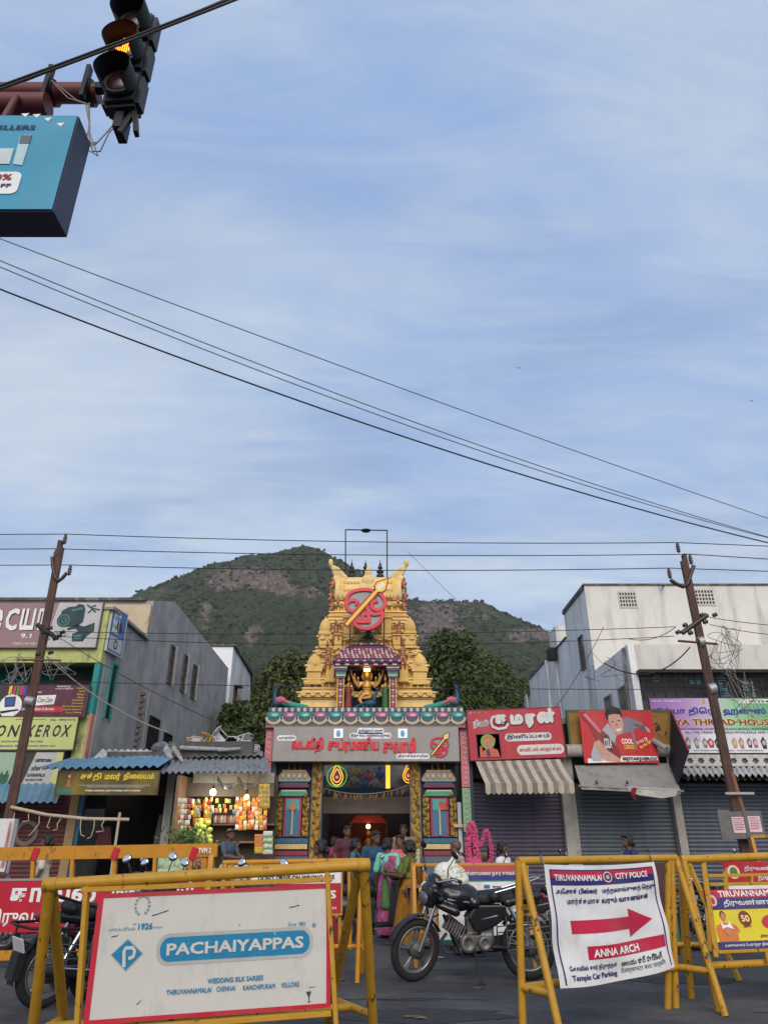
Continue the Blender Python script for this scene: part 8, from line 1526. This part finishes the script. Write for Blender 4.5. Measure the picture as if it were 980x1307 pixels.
    if bk == 'trousers':
        tp = [('e', (0, 0, hipz+.01*f), (.10*f, .078*f, .07*f))]
        for a, k, n_ in ft: tp += [('c', a, .072*f, k, .052*f), ('c', k, .052*f, n_+V((0, 0, .01*f)), .040*f)]
        blob('trousers', tp, bm_, t, vox, 3); [blob('shoe', [('c', n_+V((0, .025*f, -.026*f)), .028*f, n_+V((0, -.08*f, -.032*f)), .022*f)], bkm, t, .012, 2) for a, k, n_ in ft]
    elif bk == 'wrap' and seat:
        blob('dhoti', [('e', (0, 0, hipz), (.11*f, .09*f, .075*f))]+[q for a, k, n_ in ft for q in (('c', a, .078*f, k, .060*f), ('c', k, .062*f, n_, .055*f))], bm_, t, vox, 4)
    else:
        y2 = -(ft[0][2].y+ft[1][2].y)/-2; sp = abs(ft[0][2].y-ft[1][2].y)/2; skirt(t, 'sari_skirt' if bk == 'sari' else 'skirt', bm_, [(hipz+.12*f, 0, 0, .088*f, .07*f), (hipz+.02*f, 0, 0, .112*f, .092*f), (.30*f, 0, y2*.5, .115*f, .10*f+sp*.5), (.035*f, 0, y2, .125*f if bk == 'sari' else .16*f, .11*f+sp*.95)])
    if drape:
        z = hipz; P_ = lambda x, y, zz: V((x*f, y*f, zz)); pa = [(P_(.09, -.07, z+.05*f), (.5, -.9, 0)), (P_(.02, -.10, z+.12*f), (0, -1, .1)), (P_(-.04, -.112, SH-.11*f), (-.1, -1, .1)), (P_(-.075, -.085, SH-.04*f), (-.1, -.9, .5)), (P_(-.082, -.02, SH+.046*f), (0, -.1, 1)), (P_(-.08, .06, SH+.0*f), (0, .9, .4)), (P_(-.06, .098, SH-.12*f), (0, 1, .1)), (P_(-.04, .105, z+.08*f), (0, 1, 0)), (P_(-.03, .125, z-.08*f), (0, 1, 0)), (P_(-.03, .135, z-.22*f), (0, 1, 0))]
        band(t, 'sari_drape', drape, pa, [.10*f, .10*f, .085*f, .06*f, .05*f, .06*f, .08*f, .09*f, .10*f, .11*f], 7)
    return t
def cloth(n, c, c2=None, sc_=14, pos=(.5, .56)): return M(n, c, .8, var=.15, scale=10, bump=.2, bscale=60, dirt=c2, damt=.9 if c2 else 0, dscale=sc_, dpos=pos)
mus = cloth('mustard_sari', (.38, .17, .012), (.26, .09, .01), 8, (.46, .6)); grn = cloth('green_gold_blouse', (.16, .15, .02), (.03, .09, .03), 16); bls = cloth('blue_shirt', (.022, .06, .12)); trs = cloth('dark_trousers', (.014, .015, .02)); pks = cloth('pink_sari', (.52, .09, .23), (.62, .26, .40), 22); mint = cloth('mint_blouse', (.18, .50, .36)); red = cloth('rose_kurta', (.50, .08, .13), (.6, .2, .25), 26); tl = cloth('teal_sari', (.03, .07, .09), (.10, .10, .10), 18); crm = cloth('cream_dress', (.52, .46, .34)); wsh = cloth('white_shirt', (.68, .67, .66)); chk = cloth('floral_shawl', (.42, .28, .24), (.12, .05, .05), 20); dbl = cloth('denim_blue_shirt', (.06, .085, .12)); whd = cloth('pale_lungi', (.45, .42, .38), (.3, .27, .24), 12); mgn = cloth('dark_red_sari', (.28, .03, .04)); ind = cloth('indigo_blouse', (.02, .03, .13)); lgn = cloth('pale_green_sari', (.26, .38, .26)); tan = cloth('tan_shirt', (.22, .14, .08))
g = G(524, 1210); w1 = person('woman in mustard sari and green blouse walking left with a green bag', (g.x, g.y, 0), radians(-112), 1.52, 1, ('blouse', grn), ('sari', mus), True, arms=[((-.14, -.05, .68), (-.07, -.20, .70)), ((.15, -.03, .67), (.06, -.20, .68))], step=.07, drape=mus, jasmine=True, vox=.010, sleeve=.75); w1.scale = (1.18, 1.18, 1)
q = w1.matrix_basis @ V((0, -.36, 1.0)); t = thing('cloth_bag', 'green cloth bag held by the woman in mustard sari', 'bag', q); blob('bag', [('c', (0, 0, -.05), .05, (.0, 0, -.42), .08), ('c', (0, .0, .02), .03, (0, 0, -.1), .05)], cloth('bag_green', (.07, .16, .06)), t, .014, 3); MB().tube([(-.02, 0, 0), (-.04, 0, .10), (.0, 0, .16), (.04, 0, .1), (.02, 0, 0)], .010, 6).build('handle', cloth('bag_green', (.07, .16, .06)), t)
MB_ = M('bangle_gold', (.6, .4, .1), .3, metal=.8)
def at_(x, D): return P(x, 1130, D).x
person('man in dark blue short sleeved shirt standing at the gateway', (at_(479, 15.0), 15.0, 0), radians(22), 1.68, 1, ('shirt', bls), ('trousers', trs), False, head=.2, arms=[None, ((.15, -.01, .66), (.05, -.19, .64))])
person('woman in pink sari and mint blouse with her back turned', (at_(495, 14.4), 14.4, 0), radians(150), 1.56, 1, ('blouse', mint), ('sari', pks), True, drape=pks, sleeve=.8, head=-.3)
person('woman in rose red kurta facing the street behind the pink sari', (at_(511, 15.6), 15.65, 0), radians(-15), 1.62, 0, ('dress', red), ('skirt', red), True, sleeve=.9, braid=True)
person('woman in dark teal sari in profile at the left of the man in blue', (at_(452, 15.5), 15.7, 0), radians(80), 1.56, 1, ('blouse', cloth('slate_blouse', (.05, .12, .15))), ('sari', tl), True, drape=tl, sleeve=.7, braid=True)
g = G(424, 1226); person('woman in dark red sari walking left behind the middle barricade', (at_(408, g.y), g.y, 0), radians(-85), 1.52, 1, ('blouse', mgn), ('sari', mgn), True, step=.12, drape=mgn, braid=True)
person('bald man in floral shawl behind the town police board, facing left', (at_(585, 12.9), 12.9, 0), radians(-80), 1.53, 1, ('shirt', chk), ('wrap', whd), False, hair=False, head=.1)
fv = person('flower vendor lifting pink garlands in front of the green post', (at_(604, 13.4), 13.4, 0), radians(10), 1.58, 1, ('shirt', tan), ('wrap', whd), False, arms=[((-.16, -.08, .78), (-.09, -.16, .90)), ((.17, -.08, .80), (.14, -.15, .88))], head=-.3)
person('man in white shirt looking right past the town police board', (at_(644, 13.0), 13.0, 0), radians(62), 1.50, 1, ('shirt', wsh), ('trousers', trs), False, head=.5)
person('woman in indigo blouse and pale green sari before the blue grey shutter', (at_(808, 14.9), 14.9, 0), radians(-75), 1.62, 1, ('blouse', ind), ('sari', lgn), True, drape=lgn, sleeve=.8)
person('woman in cream dress walking left past the maroon shutter', (at_(51, 15.2), 15.2, 0), radians(-80), 1.62, 1, ('dress', crm), ('skirt', crm), True, step=.06, sleeve=.85, braid=True)
sm = person('shopkeeper in denim shirt and pale lungi sitting at the lit stall', (P(292, 1080, 17.6).x, 17.6, .12), radians(65), 1.62, 1, ('shirt', dbl), ('wrap', whd), False, seat=.86, head=-.2, arms=[((-.15, -.06, .68), (-.05, -.20, .66)), ((.14, -.08, .68), (.05, -.22, .66))])
person('woman in plum clothes deep in the passage on the left', (at_(424, 19.2), 19.4, .12), radians(160), 1.5, 1, ('blouse', cloth('plum_blouse', (.20, .03, .08))), ('sari', mgn), True, drape=mgn, vox=.018)
person('dark clothed man in the passage behind the teal sari', (at_(441, 18.2), 18.4, .12), radians(20), 1.72, 1, ('shirt', cloth('maroon_shirt', (.08, .02, .03))), ('trousers', trs), False, vox=.018)
person('dark figure in the passage behind the red kurta', (at_(516, 18.6), 18.8, .12), radians(-10), 1.76, 1, ('shirt', tan), ('trousers', trs), False, vox=.018)
# pink flower garlands held by the vendor
pf = M('pink_petal', (.55, .08, .19), .7, var=.3, scale=18)
def garland(label, pts, r, n, seed):
    r_ = random.Random(seed); t = thing('flower_garland', label, 'garland', pts[0], group='pink garlands'); o = V(pts[0]); seg = [V(p) for p in pts]; L = [0]
    for a, c in zip(seg, seg[1:]): L.append(L[-1]+(c-a).length)
    b = MB()
    for k in range(n):
        u = L[-1]*k/n; i = max(j for j in range(len(L)-1) if L[j] <= u); f = (u-L[i])/(L[i+1]-L[i]); p = seg[i].lerp(seg[i+1], f); a = r_.random()*6.28
        b.sphere(p-o+V((cos(a)*r, sin(a)*r*.7, r_.uniform(-.5, .5)*r)), (r*.55, r*.55, r*.42), 5, 4)
    b.build('blossoms', pf, t)['kind'] = 'stuff'; MB().tube([p-o for p in seg], r*.35, 5).build('cord', pf, t)
g_ = lambda x, y: P(x, y, 13.0)
garland('thick pink flower garland hanging in two strands from the vendor hand', [g_(598, 1098), g_(597, 1075), g_(598, 1056), g_(601, 1050), g_(605, 1058), g_(607, 1080), g_(609, 1096)], .04, 420, 1); garland('loop of pink garland hanging on the right of the vendor', [g_(607, 1072), g_(613, 1080), g_(617, 1068), g_(620, 1059), g_(624, 1068), g_(627, 1082), g_(627, 1096), g_(624, 1102)], .027, 260, 2); garland('coil of pink garland piled at the vendor table', [g_(597, 1100), g_(603, 1097), g_(611, 1099), g_(605, 1103), g_(598, 1102), g_(612, 1101)], .05, 200, 3)
# vendor table with basins and a heap of jasmine
t = thing('vendor_table', 'low flower vendor table with blue basin behind the town police board', 'table', (P(590, 1150, 13).x, 12.75, 0)); bx('table_top', wood, t, -.9, .6, -.2, .35, .86, .9)
for x in (-.85, .5): bx('leg', wood, t, x, x+.06, -.15, -.1, 0, .86); bx('leg', wood, t, x, x+.06, .25, .3, 0, .86)
o = MB().lathe([(.16, 0), (.24, .12), (.25, .13), (.23, .125), (.15, .02)], 20, Matrix.Translation((P(560, 1112, 12.7).x, 12.7, .905))).build('basin', paint('basin_blue', (20, 130, 160), .35)); tag(o, 'round turquoise plastic basin on the vendor table', 'basin')
# ================================================================ lit grocery stall
SX = lambda x, D: P(x, 1050, D).x
st = thing('grocery_stall', 'open grocery stall with plank counter under the grey awning', 'stall', (SX(285, 18.6), 18.6, .12)); so = V((SX(285, 18.6), 18.6, .12))
def sx_(n, m, x0, x1, y0, y1, z0, z1): return bx(n, m, st, SX(x0, 18.6)-so.x, SX(x1, 18.6)-so.x, y0-so.y, y1-so.y, z0-.12, z1-.12)
sx_('back_board', M('stall_back', (.07, .05, .035), .8, var=.3), 225, 344, 19.7, 19.75, .12, 3.1); sx_('side_board', wood, 224, 228, 18.3, 19.7, .12, 3.0); sx_('counter', wood, 232, 280, 17.8, 18.6, .12, .72); sx_('counter', wood, 312, 346, 17.6, 18.6, .12, .95); sx_('shelf', wood, 262, 345, 19.35, 19.7, 1.9, 1.94); sx_('shelf', wood, 232, 300, 19.3, 19.7, 1.45, 1.49); sx_('shelf', wood, 300, 345, 19.3, 19.7, 1.5, 1.54); sx_('rolled_shutter', M('drum_brown', (.10, .085, .07), .7), 228, 344, 19.0, 19.2, 2.55, 3.0); sx_('stool', wood, 284, 296, 17.4, 17.85, .12, .86); sx_('valance', M('stall_valance', (.25, .24, .23), .9), 236, 344, 18.95, 18.99, 2.86, 3.1)
for i, (x, y, c, e, lab) in enumerate(((272, 1011, (1, .93, .75), 20, 'bright white bulb hanging in the grocery stall'), (315, 1017, (1, .62, .20), 11, 'smaller warm yellow bulb hanging at the right of the stall'))):
    q = P(x, y, 18.5); t = thing('hanging_bulb', lab, 'lamp', q); MB().sphere((0, 0, 0), .075 if i == 0 else .055, 14, 10).build('bulb', M('bulb_glow%d' % i, c, .4, emit=c, estr=9), t); MB().lathe([(.02, .06), (.028, .08), (.028, .14), (.012, .16)], 10).build('socket', bkm, t); MB().tube([(0, 0, .15), (.01, .0, .7)], .005, 5).build('cord', cabm, t)
    L_ = bpy.data.lights.new('bulb_light', 'POINT'); L_.energy = e; L_.color = c; L_.shadow_soft_size = .08; lo = bpy.data.objects.new('bulb_light', L_); link(lo, t); lo.location = (0, -.02, -.10)
r_ = random.Random(21)
# snack packets: pillow shaped, strung in columns
pk = MB(); v = []; n = 6
for j in range(n+1):
    for i in range(n+1): u, w_ = i/n*2-1, j/n*2-1; v.append((u*.06, -.03*(1-u**4)*(1-w_**4), w_*.085))
pk.add(v, [(j*(n+1)+i, j*(n+1)+i+1, (j+1)*(n+1)+i+1, (j+1)*(n+1)+i) for j in range(n) for i in range(n)], 0, True); pk.add([(q[0], -q[1]*.5+.004, q[2]) for q in v], [(j*(n+1)+i, (j+1)*(n+1)+i, (j+1)*(n+1)+i+1, j*(n+1)+i+1) for j in range(n) for i in range(n)], 0, True)
cols = [('yellow', (.60, .38, .03)), ('orange', (.55, .18, .02)), ('red', (.42, .05, .03)), ('green', (.10, .28, .06)), ('white', (.60, .58, .52)), ('gold', (.45, .30, .06)), ('blue', (.06, .20, .42))]; pm = []
for nm, c in cols: me = pk.mesh('snack_packet'); me.materials.append(M('packet_'+nm, c, .3, var=.5, scale=30, dirt=(.6, .55, .4), damt=.8, dscale=26)); pm.append(me)
def packet(x, y, D, k, where, sc_=1.0): 
    o = inst('snack_packet', pm[k], None, P(x, y, D), (r_.uniform(-.1, .1), r_.uniform(-.12, .12), r_.uniform(-.3, .3)), (sc_, sc_, sc_)); tag(o, '%s snack packet %s' % (cols[k][0], where), 'packet', 'packets %s' % where)
for x in (248, 254, 262, 267):
    for y in range(1024, 1052, 8): packet(x+r_.uniform(-1, 1), y+r_.uniform(-1, 1), 19.2, r_.choice((0, 5, 2, 1)), 'hanging left in the lit stall', .9)
for x in range(303, 342, 5):
    for y in range(1020, 1062, 6): packet(x+r_.uniform(-1, 1), y+r_.uniform(-1, 1), 19.1, r_.choice((0, 5, 1, 1, 2, 4)), 'on the back wall right of the shopkeeper', .75)
for x in (333, 338, 342):
    for y in range(1004, 1034, 6): packet(x, y, 18.2, r_.choice((0, 5, 5)), 'in the string at the stall corner', .75)
for x in range(246, 304, 6):
    for y in (1022, 1029, 1036): 
        if r_.random() < .75: packet(x+r_.uniform(-2, 2), y+r_.uniform(-2, 2), 18.9, r_.choice((0, 1, 2, 3, 4, 5, 6)), 'strung along the middle of the stall', .6)
for x in (229, 233, 237, 241):
    for y in range(1022, 1062, 7): packet(x+r_.uniform(-1, 1), y, 18.3, r_.choice((4, 5, 4, 2)), 'in strings at the left post of the stall', .62)
for i, x in enumerate((327, 330.5, 334)):
    for k in range(6): packet(x, 1068+k*3.6, 17.45, 1 if k < 4 else 0, 'in the orange stack on the counter', .6)
for i, x in enumerate((338, 342, 346)):
    for k in range(7): packet(x, 1064+k*3.8, 17.4, (4, 3)[k % 2], 'in the white and green stack at the counter end', .62)
for x in range(276, 302, 4): 
    q = P(x, 1032, 19.4); o = MB().lathe([(.05, 0), (.055, .02), (.055, .13), (.035, .16), (.035, .18)], 12, Matrix.Translation((q.x, 19.45, 1.95))).build('jar', M('jar_%d' % (x % 3), ((.45, .42, .38), (.40, .10, .08), (.5, .48, .42))[x % 3], .25)); tag(o, 'small sweet jar on the upper shelf of the stall', 'jar', 'jars on the upper stall shelf')
# vegetables: limes and mangoes in a bright heap, cabbages below, drumsticks and greens
def veg(nm, lab, x, y, D, r, mat, grp, sq=.85):
    q = P(x, y, D); b = MB().sphere((0, 0, 0), (r, r, r*sq), 10, 7); o = b.build(nm, mat); o.location = q; o.rotation_euler = (r_.random(), r_.random(), r_.random()*6); tag(o, lab, nm.replace('_', ' '), grp)
lime_ = M('melon_green', (.42, .48, .10), .5, var=.25); cab = M('cabbage_pale', (.36, .44, .26), .6, var=.3, scale=14, bump=.5, bscale=30); oni = M('onion_pink', (.32, .14, .10), .5, var=.3)
for k in range(26): veg('melon', 'pale green melon in the bright heap left of the shopkeeper', 258+r_.uniform(-8, 9)+k*.1, 1050+k*1.1+r_.uniform(-3, 3), 18.7-.012*k, .075, lime_, 'melons heaped in the stall')
for k in range(16): veg('cabbage', 'cabbage in the crate seen through the orange barricade', 206+(k % 6)*7+r_.uniform(-2, 2), 1096+(k//6)*9+r_.uniform(-2, 2), 16.4-.1*(k//6), .12, cab, 'cabbages at the stall front')
for k in range(24): veg('onion', 'small onion in the basket beside the cabbages', 252+r_.uniform(-7, 7), 1100+r_.uniform(-8, 8), 16.6, .04, oni, 'onions at the stall front', 1.0)
t = thing('produce_table', 'sloping wooden produce table at the stall front', 'table', (SX(230, 16.6), 16.6, .0)); b = MB(); b.add([(-.75, -.45, .55), (.85, -.45, .55), (.85, .4, .95), (-.75, .4, .95), (-.75, -.45, .5), (.85, -.45, .5), (.85, .4, .9), (-.75, .4, .9)], [(0, 1, 2, 3), (7, 6, 5, 4), (0, 4, 5, 1), (1, 5, 6, 2), (2, 6, 7, 3), (3, 7, 4, 0)]); b.build('table_top', wood, t)
for x, y, z in ((-.7, -.4, .5), (.75, -.4, .5), (-.7, .3, .85), (.75, .3, .85)): bx('leg', wood, t, x, x+.06, y, y+.06, .12 if y > -.3 else 0, z)
gl = M('herb_green', (.06, .13, .03), .7, var=.4, scale=20); q = P(240, 1070, 18.2); b = MB()
for k in range(260):
    p = V((r_.gauss(0, .22), r_.gauss(0, .12), r_.gauss(0, .12))); d = V((r_.gauss(0, 1), r_.gauss(0, 1), r_.gauss(.4, .8))).normalized(); e = d.orthogonal().normalized()*.02; b.add([p, p+d*.06+e, p+d*.14, p+d*.06-e], [(0, 1, 2, 3)])
o = b.build('herb_bundle', gl); o.location = q; tag(o, 'bundle of green herbs and drumsticks at the left of the stall', 'herbs', kind='stuff')
# plastic sheet bundles hanging under the awning
for i, (x, lab) in enumerate(((292, 'left grey plastic sheet sagging under the stall awning'), (318, 'right grey plastic sheet sagging under the stall awning'))):
    q = P(x, 996, 18.6); b = MB(); n = 12; v = []
    for k in range(n+1):
        u = k/n; z = -.22*sin(pi*u); v += [(-.28+.56*u, .03*sin(k), z+.10), (-.28+.56*u, -.05, z), (-.28+.56*u, .04*cos(k), z*.6-.04)]
    b.add(v, [(3*k+j, 3*k+j+1, 3*k+j+4, 3*k+j+3) for k in range(n) for j in range(2)], 0, True); o = b.build('plastic_sheet', M('grey_plastic', (.20, .20, .20), .5, var=.3)); o.location = q; tag(o, lab, 'plastic sheet')
# ================================================================ things on the roofs: plastic chairs, sacks, scrap
pc = {'white': M('chair_white', (.55, .55, .54), .45), 'yellow': M('chair_yellow', (.55, .27, .02), .45)}
def chair(label, x, y, D, tone, rot):
    q = V((P(x, y, D).x, 20.2, 3.92)); t = thing('plastic_chair', label, 'chair', q, 0, 'discarded plastic chairs on the roof'); t.rotation_euler = rot; t.scale = (.72,)*3; m_ = pc[tone]
    for sx2 in (-1, 1):
        for sy in (-1, 1): MB().tube([(sx2*.22, sy*.22, 0), (sx2*.19, sy*.18, .42)], .022, 6).build('leg', m_, t)
        MB().tube([(sx2*.2, .2, .42), (sx2*.22, .24, .66), (sx2*.23, -.2, .64), (sx2*.2, -.18, .42)], .02, 6).build('armrest', m_, t)
    MB().box((0, 0, .43), (.42, .42, .03)).build('seat', m_, t, .01)
    MB().tube([(-.2, .2, .43), (-.2, .28, .85), (0, .30, .92), (.2, .28, .85), (.2, .2, .43)], .02, 6).build('back_frame', m_, t)
    for k in range(4): bx('back_slat', m_, t, -.15+k*.08, -.10+k*.08, .235, .25, .45, .86)
for i, (x, tone, rot, lab) in enumerate(((253, 'yellow', (1.9, .3, .5), 'yellow chair lying on its back at the left of the roof pile'), (268, 'yellow', (.2, 1.6, 1.0), 'yellow chair tipped on its side in the roof pile'), (288, 'yellow', (1.5, .2, -.6), 'yellow chair lying on its back at the right of the roof pile'), (262, 'white', (2.6, .2, 2.0), 'white chair upside down on the roof pile'), (277, 'white', (2.2, .6, .2), 'white chair upturned in the middle of the roof pile'), (302, 'white', (1.5, .4, 1.2), 'white chair at the right end of the roof pile'), (315, 'white', (2.7, .1, .6), 'white chair under the tree at the roof edge'), (257, 'white', (.6, 1.3, 2.2), 'white chair on its side between two yellow ones'), (283, 'white', (1.1, -.7, .9), 'white chair leaning over the right yellow chair'), (294, 'white', (3.0, .3, 1.5), 'upturned white chair right of the yellow ones'), (308, 'white', (.4, 1.8, .2), 'white chair fallen sideways near the tree'))):
    chair(lab, x, 941 if rot[0] < .5 else 937, 21.0, tone, rot)
for i, (x, y, c, lab) in enumerate(((213, 940, (.10, .16, .24), 'dark blue sack on the roof behind the blue awning'), (222, 938, (.18, .24, .30), 'pale blue plastic bundle on the roof'), (237, 938, (.34, .33, .32), 'crumpled grey white sack on the roof'), (246, 941, (.22, .20, .19), 'grey rag heap next to the yellow chair'), (207, 942, (.12, .11, .11), 'black plastic bundle at the left end of the roof junk'))):
    q = V((P(x, y, 20.2).x, 20.1, 3.74)); r2 = random.Random(i); o = blob('sack', [('e', (r2.uniform(-.12, .12), r2.uniform(-.08, .08), r2.uniform(0, .12)), (r2.uniform(.08, .2), .14, r2.uniform(.06, .16))) for _ in range(7)], M('sack%d' % i, c, .7, var=.4, scale=9, bump=.6, bscale=16), None, .02, 1); o.location = q; tag(o, lab, 'sack', 'junk on the stall roof')
q = P(270, 957, 19.1)
o = blob('torn_tarpaulin', [('c', V((-1.15, 0, .0)), .09, V((-.95, -.1, -.32)), .07), ('c', (-.95, 0, .02), .07, (-.7, -.05, -.28), .05), ('c', (-.8, .1, .06), .06, (.3, .1, .02), .05), ('c', (.2, .05, .0), .05, (.7, .1, .04), .04)], M('tarpaulin_grey', (.30, .30, .30), .8, var=.5, scale=9, bump=.7, bscale=12), None, .022, 1); o.location = q; tag(o, 'torn grey tarpaulin draped over the stall roof edge', 'tarpaulin')
# water tank and small frame on the roof right of the gateway
q = P(636, 903, 23); t = thing('water_tank', 'black plastic water tank behind the red sweet shop sign', 'tank', (q.x, 23, 4.6)); MB().lathe([(.45, 0), (.48, .1), (.48, .42), (.40, .55), (.15, .62), (.14, .68)], 24).build('shell', bkm, t); MB().lathe([(.16, .68), (.16, .72), (.02, .74)], 16).build('lid', bkm, t)
q = P(614, 903, 22); t = thing('pipe_stand', 'small white pipe frame standing on the roof beside the tank', 'pipe frame', (q.x, 22, 4.6))
for x in (-.2, .2): MB().tube([(x, 0, 0), (x, 0, .55)], .03, 8).build('post', WH, t)
MB().tube([(-.2, 0, .5), (.3, 0, .5)], .03, 8).build('rail', WH, t)
# far birds in the sky
for i, (x, y) in enumerate(((959, 512), (662, 470))): tag(MB().add([(-.25, 0, .08), (0, .05, 0), (.25, 0, .1), (0, -.08, .01), (0, 0, -.02)], [(0, 3, 1), (1, 3, 2), (0, 1, 4), (4, 1, 2)]).build('bird', cabm), ('tiny bird high at the right of the sky', 'tiny bird in mid sky above the wires')[i], 'bird').location = P(x, y, 60)
